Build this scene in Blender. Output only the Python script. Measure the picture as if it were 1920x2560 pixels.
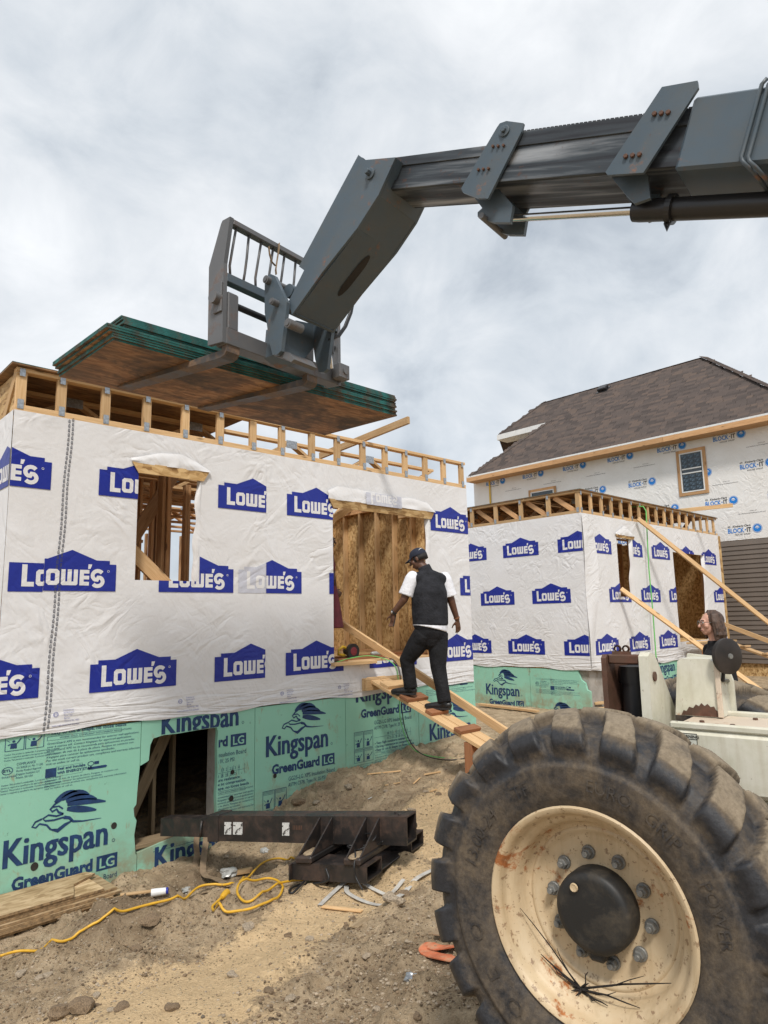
import bpy, bmesh, math, random
import numpy as np
from mathutils import Matrix, Vector
rad = math.radians
random.seed(7)
RNG = np.random.default_rng(7)
scn = bpy.context.scene
COL = scn.collection
for _o in list(bpy.data.objects):
    bpy.data.objects.remove(_o)

# ------------------------------------------------------------------ camera
# world: X along the wrapped front wall, Y into the lots, Z up; camera at the origin, eye height H
FPX, CX, CY, H = 1696.0, 960.0, 1280.0, 1.6
R = np.array([[0.730433, -0.09060562, -0.67694774],
              [-0.68267962, -0.12646206, -0.71969152],
              [-0.02040011, 0.98782487, -0.15422667]])
cam_data = bpy.data.cameras.new('camera')
cam_data.sensor_width = 36.0
cam_data.lens = FPX / 2560.0 * 36.0
cam_data.clip_start = 0.05
cam_data.clip_end = 2000
cam = bpy.data.objects.new('camera', cam_data)
COL.objects.link(cam)
cam.matrix_world = Matrix([[R[0][0], R[0][1], R[0][2], 0], [R[1][0], R[1][1], R[1][2], 0], [R[2][0], R[2][1], R[2][2], H], [0, 0, 0, 1]])
scn.camera = cam

# ------------------------------------------------------------------ sky and sun
SUN_EL, SUN_AZ = 52.0, 228.0          # degrees; azimuth of the sun measured from +X
SKY_GAIN = 1.0
world = bpy.data.worlds.new('World')
scn.world = world
world.use_nodes = True
_nt = world.node_tree
_nt.nodes.clear()
def _n(t, **kw):
    n = _nt.nodes.new(t)
    for k, v in kw.items():
        setattr(n, k, v)
    return n
_L = _nt.links.new
w_out = _n('ShaderNodeOutputWorld'); w_bg = _n('ShaderNodeBackground')
w_bg.inputs['Strength'].default_value = SKY_GAIN
_L(w_bg.outputs[0], w_out.inputs[0])
w_sky = _n('ShaderNodeTexSky'); w_sky.sky_type = 'NISHITA'; w_sky.sun_disc = False
w_sky.sun_elevation = rad(SUN_EL); w_sky.sun_rotation = rad(90 - SUN_AZ)
w_skm = _n('ShaderNodeVectorMath', operation='SCALE'); w_skm.inputs['Scale'].default_value = 0.09
_L(w_sky.outputs[0], w_skm.inputs[0])
w_tc = _n('ShaderNodeTexCoord')
w_sep = _n('ShaderNodeSeparateXYZ'); _L(w_tc.outputs['Generated'], w_sep.inputs[0])
w_z = _n('ShaderNodeMath', operation='MAXIMUM'); _L(w_sep.outputs['Z'], w_z.inputs[0]); w_z.inputs[1].default_value = 0.0
w_z2 = _n('ShaderNodeMath', operation='ADD'); _L(w_z.outputs[0], w_z2.inputs[0]); w_z2.inputs[1].default_value = 0.16
w_dx = _n('ShaderNodeMath', operation='DIVIDE'); _L(w_sep.outputs['X'], w_dx.inputs[0]); _L(w_z2.outputs[0], w_dx.inputs[1])
w_dy = _n('ShaderNodeMath', operation='DIVIDE'); _L(w_sep.outputs['Y'], w_dy.inputs[0]); _L(w_z2.outputs[0], w_dy.inputs[1])
w_cv = _n('ShaderNodeCombineXYZ'); _L(w_dx.outputs[0], w_cv.inputs[0]); _L(w_dy.outputs[0], w_cv.inputs[1])
def _noise(scale, detail, rough, dist=0.0, off=(0, 0, 0)):
    mp = _n('ShaderNodeMapping'); mp.inputs['Location'].default_value = off
    _L(w_cv.outputs[0], mp.inputs[0])
    t = _n('ShaderNodeTexNoise'); t.inputs['Scale'].default_value = scale; t.inputs['Detail'].default_value = detail
    t.inputs['Roughness'].default_value = rough; t.inputs['Distortion'].default_value = dist
    _L(mp.outputs[0], t.inputs['Vector'])
    return t
def _ramp(src, stops):
    r = _n('ShaderNodeValToRGB')
    while len(r.color_ramp.elements) < len(stops):
        r.color_ramp.elements.new(0.5)
    for e, (p, c) in zip(r.color_ramp.elements, stops):
        e.position = p; e.color = (*c, 1)
    _L(src, r.inputs[0])
    return r
w_sq = _n('ShaderNodeMapping'); w_sq.inputs['Scale'].default_value = (1.0, 1.0, 1.45); _L(w_tc.outputs['Generated'], w_sq.inputs[0])
w_cv = w_sq
w_n1 = _noise(1.9, 5, 0.5, 0.15, (2.3, 0.9, 0))
w_n2 = _noise(6.0, 8, 0.58, 0.35, (5.1, 7.7, 0))
w_mx = _n('ShaderNodeMath', operation='MULTIPLY'); _L(w_n2.outputs[0], w_mx.inputs[0]); w_mx.inputs[1].default_value = 0.42
w_ad = _n('ShaderNodeMath', operation='MULTIPLY_ADD'); _L(w_n1.outputs[0], w_ad.inputs[0]); w_ad.inputs[1].default_value = 0.58; _L(w_mx.outputs[0], w_ad.inputs[2])
w_cl = _ramp(w_ad.outputs[0], [(0.34, (0.52, 0.58, 0.65)), (0.44, (0.76, 0.815, 0.87)), (0.53, (0.93, 0.965, 1.0)), (0.65, (1.12, 1.14, 1.16))])
w_mix = _n('ShaderNodeMixRGB'); w_mix.inputs[0].default_value = 0.86
_L(w_skm.outputs[0], w_mix.inputs[1]); _L(w_cl.outputs[0], w_mix.inputs[2])
_L(w_mix.outputs[0], w_bg.inputs['Color'])

sun_d = bpy.data.lights.new('sun', 'SUN'); sun_d.energy = 3.0; sun_d.angle = rad(10); sun_d.color = (1.0, 0.95, 0.88)
sun = bpy.data.objects.new('sun', sun_d); COL.objects.link(sun)
_sd = Vector((math.cos(rad(SUN_EL)) * math.cos(rad(SUN_AZ)), math.cos(rad(SUN_EL)) * math.sin(rad(SUN_AZ)), math.sin(rad(SUN_EL))))
sun.rotation_euler = _sd.to_track_quat('Z', 'Y').to_euler()
sun.location = _sd * 30
scn.view_settings.view_transform = 'Standard'
scn.view_settings.look = 'None'
scn.view_settings.exposure = 0.0
scn.view_settings.gamma = 1.0
scn.view_settings.use_curve_mapping = False

# ------------------------------------------------------------------ photo pixel -> place
def ray(u, v):
    return R @ np.array([(u - CX) / FPX, -(v - CY) / FPX, -1.0])
C0 = np.array([0, 0, H])
def atY(u, v, y):
    d = ray(u, v); return C0 + d * (y / d[1])
def atX(u, v, x):
    d = ray(u, v); return C0 + d * (x / d[0])
def atZ(u, v, z):
    d = ray(u, v); return C0 + d * ((z - H) / d[2])
def atD(u, v, dep):
    return C0 + ray(u, v) * dep
def on_plane(u, v, p0, n):
    d = ray(u, v); return C0 + d * (np.dot(np.array(p0) - C0, n) / np.dot(d, n))
# machine frame: f forward along the telehandler, s to its right, origin under the near front wheel
_A = rad(98.2)
MF = np.array([math.cos(_A), math.sin(_A), 0]); MS = np.array([math.sin(_A), -math.cos(_A), 0])
MO = np.array([2.0505, 1.2758, 0.0])
def mach(f, s, z):
    return MO + MF * f + MS * s + np.array([0, 0, z])
def atS(u, v, s):
    p = on_plane(u, v, MO + MS * s, MS); return float((p - MO) @ MF), float(p[2])
def atF(u, v, f):
    p = on_plane(u, v, MO + MF * f, MF); return float((p - MO) @ MS), float(p[2])

# ------------------------------------------------------------------ objects
WM = {}
def _place(o, M, parent):
    WM[o.name] = M
    if parent is not None:
        o.parent = parent
        o.matrix_basis = WM[parent.name].inverted() @ M
    else:
        o.matrix_basis = M
def tag(o, label=None, cat=None, group=None, kind=None):
    if label: o['label'] = label
    if cat: o['category'] = cat
    if group: o['group'] = group
    if kind: o['kind'] = kind
    return o
def empty(name, loc, label, cat, group=None, rz=0.0):
    o = bpy.data.objects.new(name, None); o.empty_display_size = 0.1
    COL.objects.link(o)
    _place(o, Matrix.Translation(Vector(loc)) @ Matrix.Rotation(rz, 4, 'Z'), None)
    return tag(o, label, cat, group)
def add(name, me, parent=None, M=None):
    o = bpy.data.objects.new(name, me); COL.objects.link(o)
    _place(o, M if M is not None else Matrix.Identity(4), parent)
    return o
def mesh(name, V, Fc, mats, mi=None, smooth=False):
    me = bpy.data.meshes.new(name)
    me.from_pydata([tuple(map(float, v)) for v in V], [], [list(map(int, f)) for f in Fc])
    for m in (mats if isinstance(mats, (list, tuple)) else [mats]):
        me.materials.append(m)
    if mi is not None:
        me.polygons.foreach_set('material_index', mi)
    if smooth:
        me.polygons.foreach_set('use_smooth', [True] * len(me.polygons))
    me.update()
    return me

class MB:
    """collects faces for ONE mesh"""
    def __init__(s): s.v = []; s.f = []; s.m = []
    def addf(s, V, Fc, m=0):
        b = len(s.v); s.v.extend([tuple(map(float, p)) for p in V])
        for f in Fc:
            s.f.append([i + b for i in f]); s.m.append(m)
        return s
    def box(s, lo, hi, m=0, c=0.0, T=None):
        x0, y0, z0 = lo; x1, y1, z1 = hi
        V, Fc = cbox(x1 - x0, y1 - y0, z1 - z0, c)
        V = [(x + (x0 + x1) / 2, y + (y0 + y1) / 2, z + (z0 + z1) / 2) for x, y, z in V]
        if T is not None: V = [T(p) for p in V]
        return s.addf(V, Fc, m)
    def prism(s, poly, a, b, fn, m=0):
        """poly: 2D points, extruded from a to b; fn(p, q, t) -> 3D"""
        n = len(poly)
        V = [fn(p, q, a) for p, q in poly] + [fn(p, q, b) for p, q in poly]
        Fc = [list(range(n))[::-1], list(range(n, 2 * n))] + [[i, (i + 1) % n, n + (i + 1) % n, n + i] for i in range(n)]
        return s.addf(V, Fc, m)
    def tube(s, pts, r, n=8, m=0, cap=True, flat=None):
        pts = [np.array(p, float) for p in pts]
        rr = r if hasattr(r, '__len__') else [r] * len(pts)
        V = []; k = len(pts); up = None
        for i, p in enumerate(pts):
            t = pts[min(i + 1, k - 1)] - pts[max(i - 1, 0)]
            t = t / (np.linalg.norm(t) + 1e-9)
            if up is None:
                h = np.array([0, 0, 1.0]) if abs(t[2]) < 0.9 else np.array([1.0, 0, 0])
            else: h = up
            x = np.cross(h, t); x /= np.linalg.norm(x) + 1e-9
            y = np.cross(t, x); up = y
            fl = flat if flat else 1.0
            for j in range(n):
                a = 2 * math.pi * j / n
                V.append(p + x * math.cos(a) * rr[i] + y * math.sin(a) * rr[i] * fl)
        Fc = [[i * n + j, i * n + (j + 1) % n, (i + 1) * n + (j + 1) % n, (i + 1) * n + j] for i in range(k - 1) for j in range(n)]
        if cap:
            Fc += [list(range(n))[::-1], list(range((k - 1) * n, k * n))]
        return s.addf(V, Fc, m)
    def lathe(s, prof, fn, n=48, m=0, close=True):
        """prof: [(axial, radius)], fn(axial, radius, angle) -> 3D"""
        k = len(prof); V = [fn(a, r, 2 * math.pi * j / n) for a, r in prof for j in range(n)]
        Fc = [[i * n + j, i * n + (j + 1) % n, (i + 1) * n + (j + 1) % n, (i + 1) * n + j] for i in range(k - 1) for j in range(n)]
        if close:
            Fc += [list(range(n))[::-1], list(range((k - 1) * n, k * n))]
        return s.addf(V, Fc, m)
    def build(s, name, mats, parent=None, smooth=False, M=None, auto=None):
        me = mesh(name, s.v, s.f, mats, s.m, smooth)
        bm = bmesh.new(); bm.from_mesh(me)
        bmesh.ops.recalc_face_normals(bm, faces=bm.faces)
        bm.to_mesh(me); bm.free()
        if auto is not None:
            me.polygons.foreach_set('use_smooth', [True] * len(me.polygons))
            me.set_sharp_from_angle(angle=rad(auto))
        o = add(name, me, None, Matrix.Identity(4))
        if M is not None:
            _place(o, M, parent)
        elif parent is not None:
            # keep the mesh's own origin at its centre
            c = np.mean(np.array([v.co[:] for v in me.vertices]), axis=0)
            me.transform(Matrix.Translation(-Vector(c)))
            _place(o, Matrix.Translation(Vector(c)), parent)
        else:
            V = np.array([v.co[:] for v in me.vertices])
            c = np.array([*(V[:, :2].min(0) + V[:, :2].max(0)) / 2, V[:, 2].min()])
            me.transform(Matrix.Translation(-Vector(c)))
            _place(o, Matrix.Translation(Vector(c)), None)
        return o

def cbox(L, W, T, c=0.0):
    """box centred on the origin, with chamfered edges when c > 0"""
    x, y, z = L / 2, W / 2, T / 2
    if c <= 0:
        V = [(-x, -y, -z), (x, -y, -z), (x, y, -z), (-x, y, -z), (-x, -y, z), (x, -y, z), (x, y, z), (-x, y, z)]
        return V, [[3, 2, 1, 0], [4, 5, 6, 7], [0, 1, 5, 4], [1, 2, 6, 5], [2, 3, 7, 6], [3, 0, 4, 7]]
    c = min(c, x * .45, y * .45, z * .45)
    V = []; idx = {}
    for sx in (-1, 1):
        for sy in (-1, 1):
            for sz in (-1, 1):
                for ax in range(3):
                    p = [sx * (x - c), sy * (y - c), sz * (z - c)]
                    p[ax] = (sx * x, sy * y, sz * z)[ax]
                    idx[(sx, sy, sz, ax)] = len(V); V.append(tuple(p))
    Fc = []
    S2 = [(-1, -1), (1, -1), (1, 1), (-1, 1)]
    for ax in range(3):
        o1, o2 = [(1, 2), (2, 0), (0, 1)][ax]
        for s in (-1, 1):
            f = []
            for a, b in S2:
                k = [0, 0, 0]; k[ax] = s; k[o1] = a; k[o2] = b
                f.append(idx[(*k, ax)])
            Fc.append(f if s > 0 else f[::-1])
    for ax in range(3):                       # edges parallel to ax
        o1, o2 = [(1, 2), (2, 0), (0, 1)][ax]
        for a, b in S2:
            q = []
            for s, which in ((-1, o1), (1, o1), (1, o2), (-1, o2)):
                k = [0, 0, 0]; k[ax] = s; k[o1] = a; k[o2] = b
                q.append(idx[(*k, which)])
            Fc.append(q if a * b < 0 else q[::-1])
    for sx in (-1, 1):
        for sy in (-1, 1):
            for sz in (-1, 1):
                t = [idx[(sx, sy, sz, i)] for i in range(3)]
                Fc.append(t if sx * sy * sz > 0 else t[::-1])
    return V, Fc
_bcache = {}
def frame_M(p0, p1, up=(0, 0, 1)):
    p0 = Vector(p0); p1 = Vector(p1); x = (p1 - p0).normalized(); u = Vector(up)
    y = u.cross(x)
    if y.length < 1e-4: y = Vector((0, 1, 0)).cross(x)
    if y.length < 1e-4: y = Vector((1, 0, 0)).cross(x)
    y.normalize(); z = x.cross(y)
    c = (p0 + p1) / 2
    return Matrix([[x.x, y.x, z.x, c.x], [x.y, y.y, z.y, c.y], [x.z, y.z, z.z, c.z], [0, 0, 0, 1]]), (p1 - p0).length
def board(name, p0, p1, w, t, mat, parent=None, up=(0, 0, 1), c=0.003):
    """a plank: length p0-p1, width w across 'up', thickness t along 'up'"""
    M, L = frame_M(p0, p1, up)
    key = (round(L, 3), round(w, 4), round(t, 4), mat.name, c)
    if key not in _bcache:
        V, Fc = cbox(L, w, t, c)
        _bcache[key] = mesh(name, V, Fc, mat)
    return add(name, _bcache[key], parent, M)

# ------------------------------------------------------------------ numpy noise
def _hash(ix, iy, seed):
    h = (ix.astype(np.int64) * 374761393 + iy.astype(np.int64) * 668265263 + seed * 982451653) & 0x7fffffff
    h = ((h ^ (h >> 13)) * 1274126177) & 0x7fffffff
    return ((h ^ (h >> 16)) & 0xffff) / 65535.0
def vnoise(x, y, seed=0):
    x = np.asarray(x, float); y = np.asarray(y, float)
    ix = np.floor(x); iy = np.floor(y); fx = x - ix; fy = y - iy
    fx = fx * fx * fx * (fx * (fx * 6 - 15) + 10); fy = fy * fy * fy * (fy * (fy * 6 - 15) + 10)
    a = _hash(ix, iy, seed); b = _hash(ix + 1, iy, seed); c = _hash(ix, iy + 1, seed); d = _hash(ix + 1, iy + 1, seed)
    return (a * (1 - fx) + b * fx) * (1 - fy) + (c * (1 - fx) + d * fx) * fy
def fbm(x, y, oct=4, seed=0, gain=0.5, lac=2.03):
    s = 0; a = 1; t = 0
    for i in range(oct):
        s = s + a * vnoise(np.asarray(x) * lac ** i + 17.3 * i, np.asarray(y) * lac ** i - 9.1 * i, seed + i); t += a; a *= gain
    return s / t
# ------------------------------------------------------------------ materials (all procedural)
def _mat(name):
    m = bpy.data.materials.new(name); m.use_nodes = True
    nt = m.node_tree
    b = nt.nodes['Principled BSDF']
    return m, nt, b
class NT:
    def __init__(s, nt): s.nt = nt
    def n(s, t, **kw):
        o = s.nt.nodes.new(t)
        for k, v in kw.items():
            if k.startswith('i_'): o.inputs[k[2:].replace('_', ' ')].default_value = v
            else: setattr(o, k, v)
        return o
    def l(s, a, b): s.nt.links.new(a, b)
    def coord(s, kind='Object', scale=(1, 1, 1), rot=(0, 0, 0)):
        if kind == 'World':
            g = s.n('ShaderNodeNewGeometry').outputs['Position']
        else:
            g = s.n('ShaderNodeTexCoord').outputs[kind]
        mp = s.n('ShaderNodeMapping'); mp.inputs['Scale'].default_value = scale; mp.inputs['Rotation'].default_value = rot
        s.l(g, mp.inputs[0]); return mp.outputs[0]
    def objrand(s, vec, amount=50.0):
        oi = s.n('ShaderNodeObjectInfo'); m = s.n('ShaderNodeMath', operation='MULTIPLY'); m.inputs[1].default_value = amount
        s.l(oi.outputs['Random'], m.inputs[0])
        a = s.n('ShaderNodeVectorMath', operation='ADD'); s.l(vec, a.inputs[0]); s.l(m.outputs[0], a.inputs[1]); return a.outputs[0]
    def noise(s, vec, scale, detail=4, rough=.55, dist=0.0):
        t = s.n('ShaderNodeTexNoise'); t.inputs['Scale'].default_value = scale; t.inputs['Detail'].default_value = detail
        t.inputs['Roughness'].default_value = rough; t.inputs['Distortion'].default_value = dist
        s.l(vec, t.inputs['Vector']); return t.outputs[0]
    def ramp(s, fac, stops, interp='LINEAR'):
        r = s.n('ShaderNodeValToRGB'); r.color_ramp.interpolation = interp
        while len(r.color_ramp.elements) < len(stops): r.color_ramp.elements.new(0.5)
        for e, (p, c) in zip(r.color_ramp.elements, stops):
            e.position = p
            e.color = (*c, 1) if hasattr(c, '__len__') else (c, c, c, 1)
        s.l(fac, r.inputs[0]); return r.outputs[0]
    def mix(s, fac, a, b, mode='MIX'):
        m = s.n('ShaderNodeMixRGB', blend_type=mode)
        for i, x in ((0, fac), (1, a), (2, b)):
            if hasattr(x, 'is_linked') or hasattr(x, 'node'): s.l(x, m.inputs[i])
            elif hasattr(x, '__len__'): m.inputs[i].default_value = (*x, 1)
            else: m.inputs[i].default_value = x
        return m.outputs[0]
    def math(s, op, a, b=None, c=None):
        m = s.n('ShaderNodeMath', operation=op)
        for i, x in ((0, a), (1, b), (2, c)):
            if x is None: continue
            if hasattr(x, 'node'): s.l(x, m.inputs[i])
            else: m.inputs[i].default_value = x
        return m.outputs[0]
    def bump(s, h, strength=.3, dist=.01, normal=None):
        b = s.n('ShaderNodeBump'); b.inputs['Strength'].default_value = strength; b.inputs['Distance'].default_value = dist
        s.l(h, b.inputs['Height'])
        if normal is not None: s.l(normal, b.inputs['Normal'])
        return b.outputs[0]

def M_simple(name, c, rough=.6, metal=0.0, var=.15, scale=6.0, bump=.0, spec=.5, coord='Object', dirt=None, bscale=None, bdist=.004):
    m, nt, b = _mat(name); q = NT(nt)
    v = q.coord(coord)
    c2 = tuple(max(0, x * (1 - var * 1.6)) for x in c); c1 = tuple(min(1, x * (1 + var)) for x in c)
    n1 = q.noise(v, scale, 5, .6)
    col = q.ramp(n1, [(.3, c2), (.7, c1)])
    if dirt:                                   # (colour, scale, low, high)
        n2 = q.noise(v, dirt[1], 6, .65, .4)
        k = q.ramp(n2, [(dirt[2], 0.0), (dirt[3], 1.0)])
        col = q.mix(k, col, dirt[0])
        rr = q.ramp(k, [(0, rough), (1, .9)]); q.l(rr, b.inputs['Roughness'])
    else:
        b.inputs['Roughness'].default_value = rough
    q.l(col, b.inputs['Base Color'])
    b.inputs['Metallic'].default_value = metal
    b.inputs['Specular IOR Level'].default_value = spec
    if bump:
        q.l(q.bump(q.noise(v, bscale or scale * 4, 5, .6), bump, bdist), b.inputs['Normal'])
    return m

def M_wood(name, light, dark, knots=True, rnd=.22, redden=None):
    m, nt, b = _mat(name); q = NT(nt)
    v0 = q.coord('Object', (1, 1, 1)); v = q.objrand(v0, 37.0)
    st = q.n('ShaderNodeMapping'); st.inputs['Scale'].default_value = (1.3, 26, 26); q.l(v, st.inputs[0])
    g = q.noise(st.outputs[0], 3.0, 5, .6, .6)
    st2 = q.n('ShaderNodeMapping'); st2.inputs['Scale'].default_value = (.5, 6, 6); q.l(v, st2.inputs[0])
    g2 = q.noise(st2.outputs[0], 2.0, 3, .5, .3)
    col = q.ramp(g, [(.32, dark), (.66, light)])
    col = q.mix(q.math('MULTIPLY', g2, .5), col, tuple(x * .72 for x in dark), 'MIX')
    oi = q.n('ShaderNodeObjectInfo')
    br = q.math('MULTIPLY_ADD', oi.outputs['Random'], rnd * 2, 1 - rnd)
    col = q.mix(1.0, col, q.ramp(br, [(0, 0.0), (1, 1.0)]) if False else _grey(q, br), 'MULTIPLY')
    if knots:
        kn = q.n('ShaderNodeTexVoronoi'); kn.inputs['Scale'].default_value = 1.0
        st3 = q.n('ShaderNodeMapping'); st3.inputs['Scale'].default_value = (2.6, 9, 9); q.l(v, st3.inputs[0]); q.l(st3.outputs[0], kn.inputs['Vector'])
        k = q.ramp(kn.outputs['Distance'], [(.07, 1.0), (.15, 0.0)])
        col = q.mix(q.math('MULTIPLY', k, .75), col, tuple(x * .28 for x in dark))
    q.l(col, b.inputs['Base Color']); b.inputs['Roughness'].default_value = .75
    b.inputs['Specular IOR Level'].default_value = .25
    q.l(q.bump(g, .25, .002), b.inputs['Normal'])
    return m
def _grey(q, val):
    c = q.n('ShaderNodeCombineXYZ')
    for i in range(3): q.l(val, c.inputs[i])
    return c.outputs[0]

def M_osb(name, base=(.46, .29, .12), dark=(.24, .13, .045), light=(.66, .46, .22), scale=1.0, dirt=0.0, coord='Object'):
    m, nt, b = _mat(name); q = NT(nt)
    v = q.objrand(q.coord(coord), 11.0)
    cols = []; hs = []
    for i, (rx, sc) in enumerate((((.3, .5, .35), (9, 34, 20)), ((.9, .2, 1.7), (10, 30, 28)), ((.1, 1.1, 2.6), (8, 36, 24)))):
        mp = q.n('ShaderNodeMapping'); mp.inputs['Rotation'].default_value = rx
        mp.inputs['Scale'].default_value = tuple(x * scale for x in sc); q.l(v, mp.inputs[0])
        vo = q.n('ShaderNodeTexVoronoi'); vo.inputs['Scale'].default_value = 1.0; q.l(mp.outputs[0], vo.inputs['Vector'])
        sp = q.n('ShaderNodeSeparateColor'); q.l(vo.outputs['Color'], sp.inputs[0]); cols.append(sp.outputs[0]); hs.append(vo.outputs['Distance'])
    a = q.math('MULTIPLY_ADD', cols[0], .5, q.math('MULTIPLY', cols[1], .3)); a = q.math('ADD', a, q.math('MULTIPLY', cols[2], .25))
    col = q.ramp(a, [(.2, dark), (.5, base), (.85, light)])
    big = q.noise(v, 1.2, 3)
    col = q.mix(q.ramp(big, [(.4, 0.0), (.8, .45)]), col, tuple(x * .6 for x in base))
    if dirt:
        dn = q.noise(v, 2.2, 7, .68, .6)
        col = q.mix(q.ramp(dn, [(.40, 0.0), (.60, dirt)]), col, (.070, .052, .036))
    oi = q.n('ShaderNodeObjectInfo'); col = q.mix(1.0, col, _grey(q, q.math('MULTIPLY_ADD', oi.outputs['Random'], .35, .80)), 'MULTIPLY')
    q.l(col, b.inputs['Base Color']); b.inputs['Roughness'].default_value = .7; b.inputs['Specular IOR Level'].default_value = .3
    q.l(q.bump(a, .35, .002), b.inputs['Normal'])
    return m

def M_wrap(name, c=(.745, .745, .76), print_=False, rough=.42):
    """house wrap film: fine creases fanning over it, a slight sheen"""
    m, nt, b = _mat(name); q = NT(nt)
    v = q.coord('World')
    def crease(rx, ry, sc, ns, dist):
        r1 = q.n('ShaderNodeMapping'); r1.inputs['Rotation'].default_value = (rx, ry, 0); q.l(v, r1.inputs[0])
        r2 = q.n('ShaderNodeMapping'); r2.inputs['Scale'].default_value = sc; q.l(r1.outputs[0], r2.inputs[0])
        nz = q.noise(r2.outputs[0], ns, 2.0, .5, dist)
        return q.math('ABSOLUTE', q.math('SUBTRACT', nz, .5))            # sharp-edged folds
    a = crease(rad(28), rad(32), (4.2, 4.2, .75), 1.5, .6)
    a2 = crease(rad(-45), rad(-50), (4.2, 4.2, .65), 1.3, .9)
    hz = crease(0, 0, (.9, .9, 9.0), 1.2, .8)                              # slack folds along the hem
    f = q.noise(v, 26, 4, .6)
    reg = q.ramp(q.noise(v, .9, 2), [(.42, 0.0), (.60, 1.0)])
    gate = q.ramp(q.noise(v, 1.3, 2), [(.38, .15), (.62, 1.0)])
    h = q.math('MULTIPLY', q.mix(reg, a, a2), gate)
    sz = q.n('ShaderNodeSeparateXYZ'); q.l(v, sz.inputs[0])
    hem_ = q.ramp(sz.outputs['Z'], [(.70, 1.0), (1.0, 0.0)])
    h = q.math('ADD', h, q.math('MULTIPLY', q.math('MULTIPLY', hz, hem_), 1.6))
    h = q.math('ADD', h, q.math('MULTIPLY', f, .05))
    q.l(q.bump(h, .75, .06), b.inputs['Normal'])
    dn = q.noise(v, 1.6, 5, .62)
    if print_:
        col = q.ramp(dn, [(.3, tuple(x * .9 for x in c)), (.7, c)])
    else:
        col = q.ramp(dn, [(.25, (c[0] * .9, c[1] * .885, c[2] * .86)), (.7, c)])
        # rain-splashed dirt near the bottom of the sheet
        sp = q.n('ShaderNodeSeparateXYZ'); q.l(v, sp.inputs[0])
        low = q.ramp(sp.outputs['Z'], [(.62, 1.0), (.98, 0.0)])
        dk = q.math('MULTIPLY', low, q.ramp(q.noise(v, 14, 6, .7), [(.5, 0.0), (.75, .35)]))
        col = q.mix(dk, col, (.42, .36, .28))
        sp2 = q.ramp(q.noise(v, 38, 4, .7), [(.70, 0.0), (.76, .22)])
        col = q.mix(sp2, col, (.3, .27, .22))
    q.l(col, b.inputs['Base Color']); b.inputs['Roughness'].default_value = rough; b.inputs['Specular IOR Level'].default_value = .4
    return m

def M_xps(name):
    m, nt, b = _mat(name); q = NT(nt)
    v = q.coord('World')
    n1 = q.noise(v, 1.4, 4); col = q.ramp(n1, [(.3, (.25, .52, .39)), (.7, (.30, .585, .455))])
    mp = q.n('ShaderNodeMapping'); mp.inputs['Scale'].default_value = (5, 5, 2.2); q.l(v, mp.inputs[0])
    dn = q.noise(mp.outputs[0], 1.7, 8, .72, .5)
    col = q.mix(q.ramp(dn, [(.58, 0.0), (.68, .7)]), col, (.30, .225, .13))
    d2 = q.noise(v, 11, 6, .7, .3)
    col = q.mix(q.ramp(d2, [(.66, 0.0), (.71, .8)]), col, (.07, .085, .06))
    sp = q.n('ShaderNodeSeparateXYZ'); q.l(v, sp.inputs[0])
    # mud splashes rising from the soil (soil is lower on the left)
    gl = q.math('MULTIPLY_ADD', sp.outputs['X'], .11, -.86)
    hh = q.math('SUBTRACT', sp.outputs['Z'], q.math('MINIMUM', gl, -.02))
    k = q.math('MULTIPLY', q.ramp(hh, [(.02, 1.0), (.42, 0.0)]), q.ramp(q.noise(v, 6, 6, .7), [(.38, 0.0), (.62, 1.0)]))
    col = q.mix(q.math('MULTIPLY', k, .75), col, (.30, .23, .14))
    q.l(col, b.inputs['Base Color']); b.inputs['Roughness'].default_value = .6; b.inputs['Specular IOR Level'].default_value = .3
    q.l(q.bump(q.noise(v, 45, 4), .12, .003), b.inputs['Normal'])
    return m

def M_paint(name, c, rust=(.16, .065, .025), amt=(.60, .72), rough=.42, grime=(.30, .31, .2), gr=(.52, .72, .0), bare=None, sc=5.0, streak=0.0, spk=(.66, .72)):
    """painted steel that is chipped, rusty and grimy"""
    m, nt, b = _mat(name); q = NT(nt)
    v = q.coord('Object')
    n0 = q.noise(v, 2.2, 4); col = q.ramp(n0, [(.3, tuple(x * .82 for x in c)), (.7, c)])
    if gr[2] > 0:
        g = q.noise(v, 6.5, 7, .7, .2); col = q.mix(q.ramp(g, [(gr[0], 0.0), (gr[1], gr[2])]), col, grime)
    if streak:
        st = q.noise(q.coord('Object', (16, 16, 1.1)), 1.6, 5, .65, .2)
        col = q.mix(q.math('MULTIPLY', q.ramp(st, [(.50, 0.0), (.68, 1.0)]), streak), col, (.30, .215, .11))
    sc2 = q.noise(v, 42, 4, .7); col = q.mix(q.ramp(sc2, [(spk[0], 0.0), (spk[1], .6)]), col, tuple(x * .55 for x in rust))
    r = q.noise(v, sc, 9, .72, .35)
    k = q.ramp(r, [(amt[0], 0.0), (amt[1], 1.0)])
    r2 = q.ramp(q.noise(v, 30, 5, .7), [(.3, rust), (.7, tuple(min(1, x * 2.2) for x in rust))])
    col = q.mix(k, col, r2)
    q.l(col, b.inputs['Base Color'])
    q.l(q.ramp(k, [(0, rough), (1, .88)]), b.inputs['Roughness'])
    q.l(q.bump(q.math('ADD', k, q.math('MULTIPLY', sc2, .3)), .18, .003), b.inputs['Normal'])
    return m

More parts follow.
